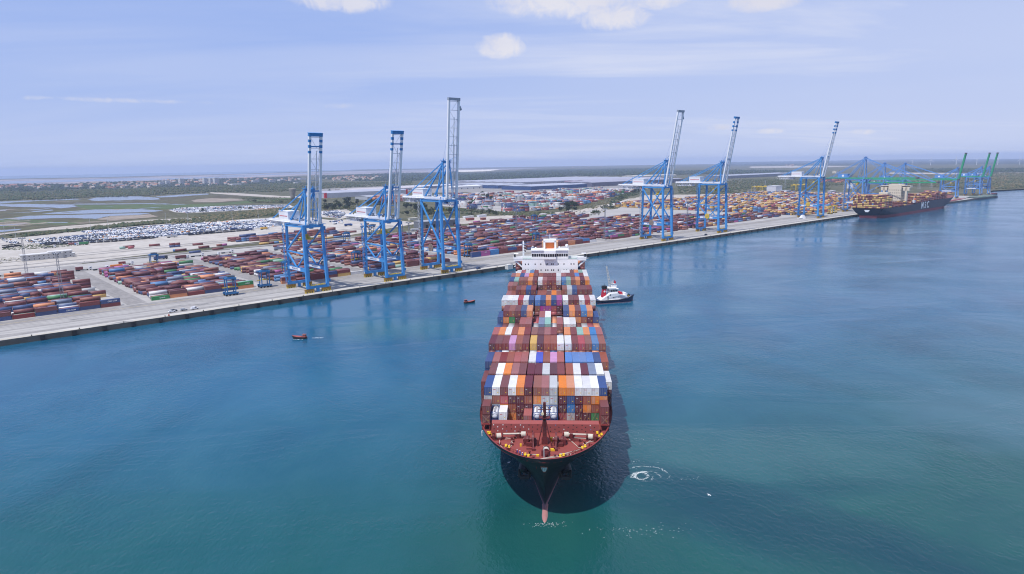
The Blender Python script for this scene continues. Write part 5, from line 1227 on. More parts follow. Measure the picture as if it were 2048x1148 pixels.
for p,q in zip(rw2,rw2[1:]): mb.quad((p[0],-p[1],p[2]-.4),(p[0],p[1],p[2]-.4),(q[0],q[1],q[2]-.4),(q[0],-q[1],q[2]-.4))
mb.build('deck',lr,mship)
text('lettering','M S C',16.5,paint('hull_letter_white',(0.80,0.81,0.82),0.6,0.0),mship,(196,-BM-.15,11.8),(PI/2,0,0),.05)
b_=MB(); b_.add([(-4.6,-4.5,13.5),(-4.6,4.5,13.5),(-4.6,2.2,10),(-4.6,-2.2,10)],[(0,1,2,3)]); b_.build('stern_emblem',cw,mship)
crm=paint('moored_ship_cream',(0.72,0.64,0.50),0.5,0.1); T0=112
b_=MB(); b_.box(T0,T0+18,-10.5,10.5,MDZ,52); tw_=b_.build('bridge_tower',crm,mship)
b_=MB(); b_.box(T0+2,T0+12,-24.5,24.5,46.5,49.5)
for sg in (-1,1): b_.box(T0+1,T0+6,sg*18-1.5,sg*18+1.5,MDZ,46.5); b_.box(T0+1,T0+6,sg*18-5,sg*18+5,41,46.5)
b_.build('bridge_wing',crm,tw_)
b_=MB()
for z in (22,27,32,37,42): 
    for y in np.arange(-9,9.5,3.0): b_.box(T0-.1,T0-.04,y-.5,y+.5,z-.6,z+.6); b_.box(T0+18.04,T0+18.1,y-.5,y+.5,z-.6,z+.6)
for x in np.arange(T0+2,T0+17,3):
    for z in (22,27,32,37,42): b_.box(x-.5,x+.5,-10.56,-10.52,z-.6,z+.6)
b_.box(T0+1.9,T0+1.96,-24,24,47.4,48.8); b_.box(T0+12.04,T0+12.1,-24,24,47.4,48.8); b_.build('windows',gl,tw_)
b_=MB()
for k in range(7): b_.box(T0+8+.5*(k%2),T0+14,-17.5,-12,MDZ+2+k*3.6,MDZ+2.5+k*3.6); b_.beam((T0+8,-17,MDZ+2+k*3.6),(T0+14,-12.5,MDZ+5.6+k*3.6),.3)
b_.build('outside_stairs',crm,tw_)
b_=MB(); b_.box(60,72,-7,7,MDZ,40); b_.build('funnel',crm,mship)
b_=MB(); b_.box(T0+26,T0+32,-24.7,-21.5,19,24); b_.beam((T0+28,-23,19),(T0+28,-23,30),.8); b_.box(T0+27,T0+33,-25.6,-23.4,24,26.5,1); b_.build('lifeboat',[cw,paint('lifeboat_orange',(.75,.15,.04),.5,.1)],mship)
b_=MB()
for x in list(np.arange(8,105,14.4))+list(np.arange(150,350,14.4)):
    wy=BM-2 if x<330 else BM-6
    for y in np.arange(-wy,wy+.1,3.0): b_.beam((x,y,mtop(x)-.4),(x,y,mtop(x)+8.5),.35)
    for z in (2.6,5.4,8.2): b_.box(x-.4,x+.4,-wy-.5,wy+.5,mtop(x)+z-.12,mtop(x)+z+.12)
b_.build('lashing_bridge',lr,mship)
MROTM=Matrix.Translation(W(MSU,MSV,0))@Matrix.Rotation(QA,4,'Z')
def mput(x,y,z,k): rest(k,MROTM@Vector((x,y,z)),QA)
MW={'y':46,'m':40,'b':8,'d':4,'l':1,'g':1,'r':2}; MW2={'m':60,'d':15,'y':18,'b':6}
for x,ht,ws in [(-3,8,MW),(10,8,MW),(24,8,MW),(39,2,MW2),(53,1,MW2),(78,1,MW2),(92,2,MW2)]+[(146+14.4*i,h,MW2) for i,h in enumerate((1,2,2,1,3,3,2,4,4,3,2,4,4,2,2))]:
    if x>345: continue
    for c_ in range(19):
        y=-22.8+c_*2.53
        if x>300 and abs(y)>BM-.14*(x-295)-2: continue
        h=ht if ht>=8 else max(1,ht+random.choice([-1,0,0,0,1]) if c_%4==0 else ht)
        if 8<=ht and c_<2: h=ht-1
        if ws is MW2 and ht>=3 and 5<=c_<=12: ws2=MW
        else: ws2=ws
        for lv in range(h): mput(x+6.1,y,mtop(x)+.1+lv*2.72,pick(ws2))
# ------------------------------------------------------------------ write the rest of the containers as one mass
def write_rest():
    A=np.array([r[:5]+(r[6],) for r in REST]); K=list(CP); mi=np.array([K.index(r[5]) for r in REST])
    n=len(A); c_,s_=np.cos(A[:,3]),np.sin(A[:,3]); V=np.zeros((n,8,3))
    for q in range(8):
        lx=(A[:,4]/2-.01)*(1 if q&1 else -1); ly=(CW/2-.01)*(1 if q&2 else -1); 
        V[:,q,0]=A[:,0]+lx*c_-ly*s_; V[:,q,1]=A[:,1]+lx*s_+ly*c_; V[:,q,2]=A[:,2]+(A[:,5]-.02 if q&4 else .01)
    F=np.array([(0,2,3,1),(4,5,7,6),(0,1,5,4),(1,3,7,5),(3,2,6,7),(2,0,4,6)])
    FF=(np.arange(n)[:,None,None]*8+F[None]).reshape(-1,4)
    stuff_mesh('shipping_containers',V.reshape(-1,3),FF,np.repeat(mi,6),[cmat(k) for k in K],'dense stacks of many coloured shipping containers filling yards and holds','containers')
write_rest()
# ------------------------------------------------------------------ tug and small boats
nav=paint('tug_navy',(0.012,0.032,0.085),0.4,0.15,0.3); tred=paint('tug_red',(0.50,0.02,0.045),0.45,0.1); sc_=paint('tug_cream',(0.66,0.64,0.58),0.5,0.1)
tp=at(1188,602,0); tdir=(at(1262,597,0)-tp); TROT=math.atan2(tdir.y,tdir.x)
tug=empty('tugboat',at(1188,606,0),TROT,'white and navy tugboat with a red funnel beside the container ship','tugboat')
def hull(rows_z,L,B,sheer,bowp=.55):
    rings=[]
    for x in np.linspace(0,1,19):
        hb=B*min(1,(x/.10)**.5*.9+.1)*(1 if x<bowp else (1-((x-bowp)/(1-bowp))**2.2)**.85)
        z1=rows_z[1]+sheer*max(0,(x-.45)/.55)**2; lx=x*L+ (0)
        k=.82
        rings.append([(lx-(0 if x<.9 else (x-.9)*L*.25),-hb*k,rows_z[0]),(lx,-hb*.98,z1*.55),(lx+(x**6)*.6,-hb,z1),(lx+(x**6)*.6,hb,z1),(lx,hb*.98,z1*.55),(lx-(0 if x<.9 else (x-.9)*L*.25),hb*k,rows_z[0])])
    return rings
b_=MB(); b_.loft(hull((-1.5,2.3),30,5.2,2.2)); hl=b_.build('hull',nav,tug)
b_=MB(); rg=hull((-1.5,2.3),30,5.25,2.2)
for r0,r1 in zip(rg,rg[1:]):
    for a,c_ in ((2,2),(3,3)):
        b_.beam(Vector(r0[a])+Vector((0,0,-.25)),Vector(r1[c_])+Vector((0,0,-.25)),.35,.4)
b_.build('fender_strip',tyre,hl)
b_=MB(); b_.quad((.3,-5.27,-.02),(26,-4.9,-.02),(26,-4.95,.35),(.3,-5.27,.35)); b_.build('waterline_stripe',hullred,hl)
b_=MB(); prof=[(3.5,2.3),(6.5,4.3),(9.5,5.8),(11.0,6.8),(16.5,6.8),(19,5.4),(23.5,5.0),(24.4,3.1),(24.2,2.6)]
b_.loft([[(x,-3.9*(1 if x<20 else .8),z) for x,z in prof],[(x,3.9*(1 if x<20 else .8),z) for x,z in prof]])
b_.box(4,23.4,-4.3,4.3,2.35,2.5); b_.box(22.6,24,-3.0,3.0,5.0,6.1); sh=b_.build('superstructure',wh,tug)
b_=MB()
for x in (13.2,14.2,17.2,18.8,20.4,21.6): b_.cyl((x,-3.95 if x<20 else -3.2,3.9),(x,-3.9 if x<20 else -3.1,3.9),.32,n=10)
b_.box(8.6,9.4,-3.96,-3.9,2.6,5.0); b_.box(10.2,11.2,-3.96,-3.9,5.4,6.2); b_.build('porthole',gl,sh)
b_=MB(); b_.box(11.0,17.0,-2.6,2.6,6.8,9.4); b_.box(10.6,17.6,-3.0,3.0,9.4,9.7); b_.box(10.2,15.5,-3.2,3.2,9.7,10.6); b_.box(12.4,16.4,-1.6,1.6,9.7,12.1); whs=b_.build('wheelhouse',wh,tug)
b_=MB()
for x in (11.4,12.8,14.2,15.6): b_.box(x,x+1.1,-2.64,-2.6,7.7,9.1); b_.box(x,x+1.1,2.6,2.64,7.7,9.1)
for y in (-2.2,-.75,.75): b_.box(17.0,17.04,y,y+1.3,7.7,9.1)
b_.build('windows',gl,whs)
b_=MB(); b_.loft([[(5.6,-1.5,4.0),(8.2,-1.5,4.6),(8.2,1.5,4.6),(5.6,1.5,4.0)],[(6.6,-1.4,10.0),(8.9,-1.4,10.0),(8.9,1.4,10.0),(6.6,1.4,10.0)]]); fu=b_.build('funnel',tred,tug)
b_=MB(); b_.box(6.2,9.2,-1.6,1.6,10.0,11.9); b_.cyl((7.6,0,11.9),(7.6,0,13.6),.12,n=6); b_.build('funnel_top',darkm,fu)
b_=MB(); b_.cyl((7.35,-1.48,8.1),(7.35,-1.42,8.1),.72,n=14); b_.build('funnel_disc',wh,fu)
b_=MB(); 
def latt(p,q,w0,w1,n,mb):
    p=Vector(p);q=Vector(q)
    for k in range(4):
        ox,oy=((-1 if k in(0,3) else 1),(-1 if k<2 else 1)); mb.beam(p+Vector((ox*w0,oy*w0,0)),q+Vector((ox*w1,oy*w1,0)),.17)
    for i in range(n):
        f=i/n; c_=p.lerp(q,f); w_=w0+(w1-w0)*f; mb.box(c_.x-w_,c_.x+w_,c_.y-w_,c_.y+w_,c_.z,c_.z+.14)
latt((12.2,0,10.5),(9.2,0,26),.7,.3,14,b_); b_.beam((13.5,0,12),(14.3,0,15.8),.3); b_.box(13.0,15.6,-1.4,1.4,13.0,13.2); b_.beam((13.2,-1.2,14.2),(13.2,1.2,14.2),.3); b_.build('mast',sc_,tug)
b_=MB(); b_.box(15.2,16.3,-.5,.5,13.3,14.7); b_.cyl((15.6,0,14.7),(15.4,0,15.6),.25,n=8); b_.build('fire_monitor',tred,tug)
b_=MB(); b_.cyl((19.6,-2.0,6.1),(19.6,2.0,6.1),1.15,n=16); b_.box(18.6,20.8,-2.3,-2.0,5.2,6.6); b_.box(18.6,20.8,2.0,2.3,5.2,6.6); b_.build('towing_winch',tred,tug)
b_=MB(); b_.cyl((25.5,-1,3.9),(25.5,1,3.9),.6,n=10); b_.beam((26.6,-1.1,3.4),(26.6,-1.1,5),.5); b_.beam((26.6,1.1,3.4),(26.6,1.1,5),.5); b_.box(24.6,27,-1.2,1.2,3.4,3.9,1); b_.build('bow_fittings',[darkm,yb],tug)
b_=MB()
for i in range(7): b_.box(24.4+i*.42,24.68+i*.42,-3.9+i*.28,-3.86+i*.28,3.15+i*.12,3.45+i*.12)
b_.build('bow_name_strip',wh,hl)
b_=MB()
for x in np.arange(2,11,1.1):
    for sy in (-1,1): b_.beam((x,sy*4.7,2.3),(x,sy*4.7,3.4),.08)
for sy in (-1,1): b_.beam((2,sy*4.7,3.4),(11,sy*4.7,3.4),.08); b_.beam((17.5,sy*3.4,5.6),(24,sy*2.9,6.3),.12)
b_.build('railing',wh,tug)
mbr=paint('boat_red',(0.34,0.075,0.055),0.5,0.25,0.8); mbd=paint('boat_black',(0.02,0.02,0.022),0.6,0.2,1.0)
def launch(p,rot,label):
    r=empty('mooring_boat',p,rot,label,'boat','mooring launches on the water')
    b_=MB(); r.scale=(.78,.85,.9); b_.loft(hull((-.5,1.15),11.5,1.9,.6)); b_.build('hull',mbd,r)
    b_=MB(); rg=hull((-.5,1.28),11.3,1.7,.62)
    b_.loft([[g[2],g[3],(g[3][0],g[3][1]*.9,g[3][2]+.06),(g[2][0],g[2][1]*.9,g[2][2]+.06)] for g in rg]); b_.build('deck',mbr,r)
    b_=MB(); b_.box(1.0,3.0,-1.0,1.0,1.2,2.7); b_.box(.6,3.5,-1.2,1.2,2.7,2.85); b_.box(3.0,3.05,-.85,.85,1.9,2.55,1); b_.box(1.2,2.8,-1.04,-1.0,1.9,2.55,1); b_.box(3.2,4.4,-.7,.7,1.2,1.7); b_.cyl((1.4,0,2.85),(1.4,0,4.3),.05,n=5); b_.build('wheelhouse',[paint('boat_dusky_red',(.25,.09,.08),.5,.2),gl],r)
    return r
p0=at(614.5,677,0); launch(p0,math.atan2(*(at(586,676.5,0)-p0).yx),'red mooring boat alone on the open water, trailing a small wake')
p0=at(927.5,607,0); launch(p0,math.atan2(*(at(948,604.5,0)-p0).yx),'small red mooring boat between the tallest crane and the container ship')
# barges by the far quay
def barge(p,rot,L,B,label,house=True,dark=False):
    r=empty('river_barge',p,rot,label,'barge')
    rg=[]
    for x in np.linspace(0,1,13):
        hb=B*(1 if .06<x<.88 else (.75 if x<=.06 else max(.12,(1-((x-.88)/.12)**2))))
        rg.append([(x*L,-hb,-1),(x*L,-hb,3.2),(x*L,hb,3.2),(x*L,hb,-1)])
    b_=MB(); b_.loft(rg); b_.build('hull',paint('barge_dark',(.03,.035,.05),.6,.3) ,r)
    b_=MB(); b_.box(.16*L,.86*L,-B+.8,B-.8,3.21,4.4); b_.build('cargo_coaming',paint('barge_red',(.25,.06,.06),.6,.3) if not dark else paint('barge_green',(.06,.16,.13),.6,.3),r)
    if house:
        b_=MB(); b_.box(.03*L,.12*L,-B+1,B-1,3.21,6.5); b_.box(.06*L,.10*L,-B+2,B-2,6.5,9); b_.build('wheelhouse',wh,r)
        b_=MB(); b_.box(.1*L,.1*L+.05,-B+2.3,B-2.3,7.2,8.5); b_.build('windows',gl,r)
        b_=MB(); b_.box(-.2+.0*L,L*.16,-B-.05,-B,2.2,3.0); b_.build('white_band',wh,r)
    else:
        b_=MB()
        for i in range(7): b_.box(L*.1+i*L*.11,L*.1+i*L*.11+L*.06,-B+1,B-1,4.41,5.2+random.random()*1.5)
        b_.build('deck_gear',paint('barge_gear',(.2,.25,.22),.7,.3),r)
p0=at(1886,408,0); p1=at(1930,399.5,0); barge(p0,math.atan2(*(p1-p0).yx),(p1-p0).length,6,'long river barge with a white wheelhouse lying past the moored ship')
p0=at(1940,399.5,0); p1=at(1987,394,0); barge(p0,math.atan2(*(p1-p0).yx),(p1-p0).length,14,'wide dark work barge at the end of the quay',False,True)
p0=at(1976,390.5,0); p1=at(1992,389,0); barge(p0,math.atan2(*(p1-p0).yx),(p1-p0).length,5,'small dark boat at the far corner of the quay')
# white covered heap on the apron near the last white crane
b_=MB(); b_.loft([[(-16,-4,0),(-16,4,0),(-9,3,3),(-9,-3,3)],[(-4,-7,0),(-4,7,0),(-3,2,9),(-3,-2,9)],[(6,-7,0),(6,7,0),(5,3,10),(5,-3,10)],[(12,-5,0),(12,5,0),(11,4,5),(11,-4,5)]]); b_.box(-30,-8,-6,-2,0,3); b_.box(14,20,-4,-1,0,3)
o=b_.build('hopper',paint('hopper_cover',(.62,.62,.63),.8,.2,.2),None,False,at(1604,437,ZQ),QA); o.scale=(.62,.62,.58); tag(o,'white covered hopper on the apron by the sixth quay crane','hopper')
# ------------------------------------------------------------------ foam, wake, gulls
foam=paint('foam_white',(0.80,0.84,0.84),0.9,0.25,0.5,dirt=(0.35,0.5,0.5))
V=[];Fm=[]
def flake(p,a,b,rot):
    n=6; o=len(V)
    for i in range(n):
        t=2*PI*i/n; q=random.uniform(.6,1.2); x,y=a*q*math.cos(t),b*q*math.sin(t); V.append((p[0]+x*math.cos(rot)-y*math.sin(rot),p[1]+x*math.sin(rot)+y*math.cos(rot),.035+random.random()*.02))
    Fm.append(tuple(range(o,o+n)))
c0=at(1300,947,0)
def FP(l): return [at(1240+x/11.66,910+y/11.66,0) for x,y in l]
def foamline(l,dens,wid,smax):
    P=FP(l)
    for p,q in zip(P,P[1:]):
        n=int((q-p).length*dens*.26)
        for i in range(n):
            c_=p.lerp(q,random.random()); flake((c_.x+random.gauss(0,wid*1.4),c_.y+random.gauss(0,wid*1.1)),random.uniform(.03,smax),random.uniform(.02,smax*.5),math.atan2(q.y-p.y,q.x-p.x)+random.gauss(0,.5))
ringp=[(500+150*math.cos(2*PI*i/20),490+80*math.sin(2*PI*i/20)) for i in range(21)]
foamline(ringp,55,.16,.22); foamline(ringp[6:18],40,.22,.22)
foamline([(290,440),(350,425),(450,405),(560,390),(640,400)],70,.2,.24); foamline([(260,510),(280,460),(350,450),(365,500),(300,530),(260,515)],55,.15,.2)
foamline([(290,310),(350,270),(450,272),(540,262),(650,272),(780,280),(900,305),(1000,335)],30,.10,.2); foamline([(960,325),(1030,370),(1110,420)],40,.11,.2); foamline([(1110,420),(1175,460),(1140,520),(1090,575)],10,.12,.14)
foamline([(640,385),(740,380),(830,405),(920,480),(990,540)],22,.10,.17); foamline([(735,500),(775,530),(745,560),(760,600)],26,.12,.17); foamline([(480,580),(600,620),(720,590)],16,.2,.14); foamline([(330,125),(420,105)],14,.1,.12); foamline([(840,170),(930,180)],16,.08,.14); foamline([(430,715),(530,712)],12,.1,.12); foamline([(290,330),(420,330),(420,370),(290,370)],6,.5,.10)
for a,b_,n,sx,sy in ((1096,1049,70,2.4,.7),(1065,953,24,.8,1.0),(1040,950,10,1,1),(1285,1062,40,6,1.6),(1225,1058,18,4,.5),(1380,957,14,3,.6),(1272,925,12,2,.6),(1250,880,30,6,3),(1330,1060,10,5,.5)):
    p=at(a,b_,0)
    for i in range(n): flake((p.x+random.gauss(0,sx),p.y+random.gauss(0,sy)),random.uniform(.05,.24),random.uniform(.02,.08),random.gauss(0,.5))
p=at(622,676,0)
for i in range(60): flake((p.x+random.uniform(-.5,6)+1,p.y+random.gauss(0,.3)),random.uniform(.1,.5),random.uniform(.05,.14),random.gauss(0,.2))
p=at(590,678,0)
for i in range(30): flake((p.x+random.uniform(-1,5),p.y-1.2+random.gauss(0,.2)),random.uniform(.1,.4),random.uniform(.05,.12),random.gauss(0,.2))
p=at(1262,603,0)
for i in range(40): flake((p.x+random.uniform(-22,1),p.y-5+random.gauss(0,.4)),random.uniform(.1,.5),random.uniform(.04,.1),random.gauss(0,.2))
me=bpy.data.meshes.new('foam'); me.from_pydata(V,[],Fm); me.materials.append(foam); me.update()
for pl in me.polygons:
    pass
tag(link('foam',me),'white foam swirls and flecks on the water','foam',None,'stuff')
gw=paint('gull_white',(.82,.82,.82),.7,.05); gg=paint('gull_grey',(.45,.47,.5),.7,.05)
def gull(p,rot,label):
    r=empty('gull',p,rot,label,'bird')
    b_=MB(); rg=[]
    for x,rr,z in ((-.34,.02,.03),(-.26,.07,.02),(-.1,.11,0),(.06,.115,0),(.18,.085,.03),(.25,.06,.06),(.31,.068,.075),(.37,.045,.07),(.40,.02,.06),(.46,.006,.05)): rg.append([(x,rr*math.cos(2*PI*i/10),z+rr*.9*math.sin(2*PI*i/10)) for i in range(10)])
    b_.loft(rg)
    for s in (-1,1):
        pts=[(.10,0.06,.05),(.16,.34,.16),(.05,.72,.08),(-.12,.70,.07),(-.10,.34,.15),(-.12,.06,.05)]
        up_=[(x,s*y,z+.012) for x,y,z in pts]; dn=[(x,s*y,z-.012) for x,y,z in pts]; b_.loft([dn,up_])
    b_.loft([[(-.30,-.04,.02),(-.30,.04,.02),(-.30,.04,.05),(-.30,-.04,.05)],[(-.48,-.09,.03),(-.48,.09,.03),(-.48,.09,.045),(-.48,-.09,.045)]])
    b_.build('body',gw,r,smooth=False); return r
gull(at(1418,990,3.0),.6,'white gull flying low over the open water right of the foam ring'); gull(at(1018,925,2.5),2.4,'white gull flying low beside the left of the bow')
# ------------------------------------------------------------------ crew on the foredeck
def skin_body(name,verts,edges,radii,mat,parent):
    me=bpy.data.meshes.new(name); me.from_pydata(verts,edges,[]); me.materials.append(mat); me.update()
    o=link(name,me,parent); sk=o.modifiers.new('skin','SKIN'); sb=o.modifiers.new('sub','SUBSURF'); sb.levels=1; sb.render_levels=1
    for i,r in enumerate(radii): me.skin_vertices[0].data[i].radius=(r,r)
    me.skin_vertices[0].data[0].use_root=True
    return o
cov={'blue':paint('overall_blue',(.03,.07,.32),.8,.1),'white':paint('overall_white',(.7,.7,.7),.8,.1),'orange':paint('overall_orange',(.65,.2,.04),.8,.1)}
skinm=paint('skin_tone',(.45,.27,.19),.6,0); helm=paint('helmet_white',(.78,.78,.76),.4,0)
def person(s,t,rot,c_,label,lean=0.0):
    r=empty('person',SP(s,t,DECKZ+.0),rot,label,'person','crew on the foredeck')
    P=[(0,0,.95),(lean*.3,0,1.18),(lean*.6,0,1.40),(lean*.7,0,1.52),(lean*.8+.02,0,1.62),(lean*.8+.03,0,1.70),
       (0,.10,.88),(.05,.11,.48),(0,.12,.08),(.14,.12,.04),(0,-.10,.88),(-.04,-.11,.48),(-.08,-.12,.08),(.06,-.12,.04),
       (lean*.6,.19,1.40),(lean*.6+.05,.24,1.12),(lean*.7+.22,.20,.96),(lean*.6,-.19,1.40),(lean*.6+.02,-.25,1.12),(lean*.6+.16,-.24,.92)]
    Ed=[(0,1),(1,2),(2,3),(3,4),(4,5),(0,6),(6,7),(7,8),(8,9),(0,10),(10,11),(11,12),(12,13),(2,14),(14,15),(15,16),(2,17),(17,18),(18,19)]
    Rr=[.14,.135,.15,.06,.095,.09,.095,.068,.052,.045,.095,.068,.052,.045,.065,.05,.038,.065,.05,.038]
    skin_body('body',P,Ed,Rr,cov[c_],r)
    b_=MB(); b_.ball((lean*.8+.045,0,1.655),.098,.085,.115,10,8); b_.build('face',skinm,r,True)
    b_=MB(); b_.ball((lean*.8+.02,0,1.735),.135,.12,.09,10,6); b_.box(lean*.8+.09,lean*.8+.2,-.08,.08,1.715,1.73); b_.build('helmet',helm,r,True)
person(4.3,-6.6,SROT+2.6,'blue','crew member in blue overalls nearest the yellow bollards left of the bow',.1)
person(4.9,-7.5,SROT+3.5,'blue','crew member in blue overalls standing left of a mate, by the left rail',.05)
person(2.9,-5.9,SROT+1.8,'blue','crew member in blue overalls closest to the bow edge on the left')
person(18.3,-18.6,SROT+4,'white','crew member in pale overalls at the left deck edge beside the container pedestal')
person(13.6,2.6,SROT+3.2,'orange','crew member in orange beside the foot of the foremast')
# ------------------------------------------------------------------ buildings
def building(pxy,Lu,Lv,h,wallc,roofc,label,cat='warehouse',rot=QA,z=None,extra=None,win=0,name='warehouse',wall2=None,ridge=0):
    r=empty(name,at(pxy[0],pxy[1],ZG),rot,label,cat)
    b_=MB(); b_.box(0,Lu,0,Lv,0,h)
    wmat=paint('wall_'+str(tuple(round(x,2) for x in wallc)),wallc,.7,.2,.03); o=b_.build('wall',wmat,r)
    b_=MB()
    if ridge:
        n=max(1,int(Lv/ridge))
        for i in range(n):
            a=Lv*i/n; c_=Lv*(i+1)/n; m_=(a+c_)/2; zz_=h+.3+min(2.5,(c_-a)*.10)
            b_.add([(-.5,a,h+.02),(Lu+.5,a,h+.02),(Lu+.5,m_,zz_),(-.5,m_,zz_),(Lu+.5,c_,h+.02),(-.5,c_,h+.02)],[(0,1,2,3),(3,2,4,5),(0,3,5),(1,4,2)])
    else: b_.box(-.5,Lu+.5,-.5,Lv+.5,h,h+.8)
    b_.build('roof',paint('roof_'+str(tuple(round(x,2) for x in roofc)),roofc,.7,.25,.02),r)
    if win:
        b_=MB()
        for zf in range(win):
            zz_=h*(zf+.45)/win
            for x in np.arange(2,Lu-1.5,4.4): b_.box(x,x+1.0,-.06,-.02,zz_,zz_+.9)
            for y in np.arange(2,Lv-1.5,3.2): b_.box(-.06,-.02,y,y+1.3,zz_,zz_+1.1)
        b_.build('windows',gl,r)
    if extra: extra(r,Lu,Lv,h)
    return r
def doors(n,c_):
    def f(r,Lu,Lv,h):
        b_=MB()
        for i in range(n): x=Lu*(i+.5)/n; b_.box(x-2.2,x+2.2,-.1,-.02,0,min(h*.6,5))
        b_.build('door',c_,r)
    return f
def stripes(r,Lu,Lv,h):
    b_=MB(); b_.box(-.3,7,-.3,-.02,0,h+1.2); b_.box(Lu-7,Lu+.3,-.3,-.02,0,h+1.2); b_.box(-.3,-.02,-.3,6,0,h+1.2); b_.box(-.3,-.02,Lv-6,Lv+.2,0,h+1.2); b_.build('red_panel',rdl,r)
wd_=paint('dock_door',(.06,.07,.09),.6,.1)
r=building((44,523.5),38,12,6.0,(.50,.49,.47),(.58,.57,.55),'two storey white site office, left half, by the first floodlight mast','office',win=2,name='site_office')
building((99,518),22,11,7.0,(.53,.52,.50),(.60,.59,.57),'two storey white site office, right half, slightly taller','office',win=2,name='site_office')
building((132,512.5),9,6,2.6,(.66,.65,.62),(.68,.67,.64),'low white cabin beside the site offices','cabin',name='site_cabin')
LA=[((996,377.5),155,316,13,(.03,.07,.19),(.36,.38,.44),'long blue walled warehouse, left of two, beyond the container depot',60),
 ((1062,380.8),300,160,14,(.03,.07,.19),(.36,.38,.45),'long blue walled warehouse, right of two, beyond the container depot',60),
 ((1040,370.5),900,520,13,(.30,.31,.36),(.34,.35,.41),'huge grey roofed warehouse behind the blue ones',70),
 ((1184,374.0),620,160,17,(.12,.12,.17),(.30,.30,.36),'dark walled warehouse with grey roof left of the fourth crane',50),
 ((1170,367.5),600,130,13,(.33,.20,.27),(.33,.32,.38),'purple grey warehouse with pink trim behind the dark one',50),
 ((1455,357.5),760,140,15,(.17,.19,.24),(.32,.34,.40),'long grey warehouse between the two right hand cranes',60),
 ((1268,357.0),420,90,13,(.62,.58,.50),(.52,.49,.42),'cream roofed shed behind the fourth crane',45),
 ((650,396.5),300,150,15,(.42,.44,.50),(.36,.37,.43),'grey warehouse with red corner panels behind the first crane',50),
 ((700,386.5),330,110,11,(.36,.35,.38),(.48,.44,.44),'pale roofed low warehouse behind the second crane',50),
 ((812,379.5),420,90,11,(.20,.20,.24),(.52,.52,.54),'dark walled white roofed warehouse behind the tallest crane',45),
 ((735,400),140,70,9,(.40,.42,.45),(.36,.37,.40),'grey flat warehouse between the first two cranes',40),
 ((905,379.5),150,70,11,(.62,.62,.62),(.68,.68,.68),'white warehouse right of the tallest crane boom',45)]
for p_,lu,lv,h,wc,rc,l,rd in LA:
    building(p_,lu,lv,h,wc,rc,l,ridge=rd,extra=stripes if 'red corner' in l else doors(int(lu/28),wd_))
building((1551,388.5),37,27,22,(.56,.57,.60),(.62,.63,.66),'tall pale block shaped building beside the yellow container yard','building',name='plant_building',extra=doors(3,wd_))
building((1572,388),30,18,9,(.34,.36,.40),(.42,.44,.48),'low grey annex of the tall pale building','building',name='plant_annex')
building((847,457),66,26,9.5,(.17,.18,.20),(.30,.31,.33),'long grey shed seen through the legs of the tallest crane','shed',name='storage_shed',extra=doors(5,darkm))
for i,(a,b_,L_,c_) in enumerate(((930,437.5,20,(.68,.68,.68)),(958,435,18,(.66,.67,.7)),(936,441.5,14,(.30,.08,.06)),(965,440.5,8,(.28,.09,.07)),(1140,424.8,9,(.7,.68,.62)),(1085,432,10,(.6,.6,.58)),(1150,437,14,(.66,.62,.5)),(820,441,16,(.6,.58,.5)))):
    building((a,b_),L_,6,3.4,c_,c_,['white trailer left of a pair behind the yard','white trailer right of a pair behind the yard','rust red wagon below the white trailers','short rust red wagon right of another','small cream hut by the trees near the depot','small pale hut on the gravel behind the yard','cream container hut at the far yard edge','low cream hut behind the grey shed'][i],'hut',name='site_hut')
building((1662,386),30,10,5,(.6,.6,.62),(.66,.66,.68),'low white office behind the yellow container yard','office',name='site_office',win=1)
building((1705,377),24,18,14,(.62,.62,.64),(.66,.66,.68),'small white house above the far container stacks','building',name='plant_building')
building((1672,346.5),40,24,14,(.66,.60,.46),(.70,.62,.48),'lone cream building on the plain right of the sixth crane','building',name='farm_building',win=1)
# yellow yard gantries
def gantry(p,label):
    r=empty('yard_gantry',p,QA,label,'gantry crane','yellow yard gantries behind the containers')
    for sy in (-1,1):
        for x in (-4,4): MB().beam((x,sy*8,0),(x,sy*8,17),.9).build('leg',cyl_,r)
    b_=MB(); b_.box(-4.5,4.5,-9,9,17,18.6); b_.box(-2,2,-3,3,18.6,20.5); b_.build('bridge',cyl_,r)
    b_=MB(); b_.box(-6,6,-8.6,-7.4,.3,1.4); b_.box(-6,6,7.4,8.6,.3,1.4); b_.build('wheel_base',gm,r)
for i,(a,b_) in enumerate(((1510,386),(1516,386),(1521,386),(1530,385.5),(1588,382),(1597,381.5),(1608,381))): gantry(at(a,b_,ZG),'yellow yard gantry %s'%(['leftmost, left of the tall pale building','second left of the tall pale building','third left of the tall pale building','closest left of the tall pale building','right of the tall pale building, first','right of the tall pale building, second','right of the tall pale building, third'][i]))
# conical concrete water tower
r=empty('water_tower',at(586,400,ZG),0,'flared grey concrete tower standing on the scrubland left of the first crane','tower')
rg=[]
for z,q in ((0,8.5),(12,9),(26,11),(38,13.6),(44,14.6),(45.5,14.6)): rg.append([(q*math.cos(2*PI*i/24),q*math.sin(2*PI*i/24),z) for i in range(24)])
sc=.72; rg=[[(x*sc,y*sc,z*sc) for x,y,z in g] for g in rg]
MB().loft(rg).build('shell',paint('tower_concrete',(.30,.28,.25),.9,.35,.06),r,True); MB().cyl((0,0,32.8),(0,0,33.8),9.8,n=24).build('rim',paint('tower_rim',(.42,.38,.32),.9,.3,.1),r)
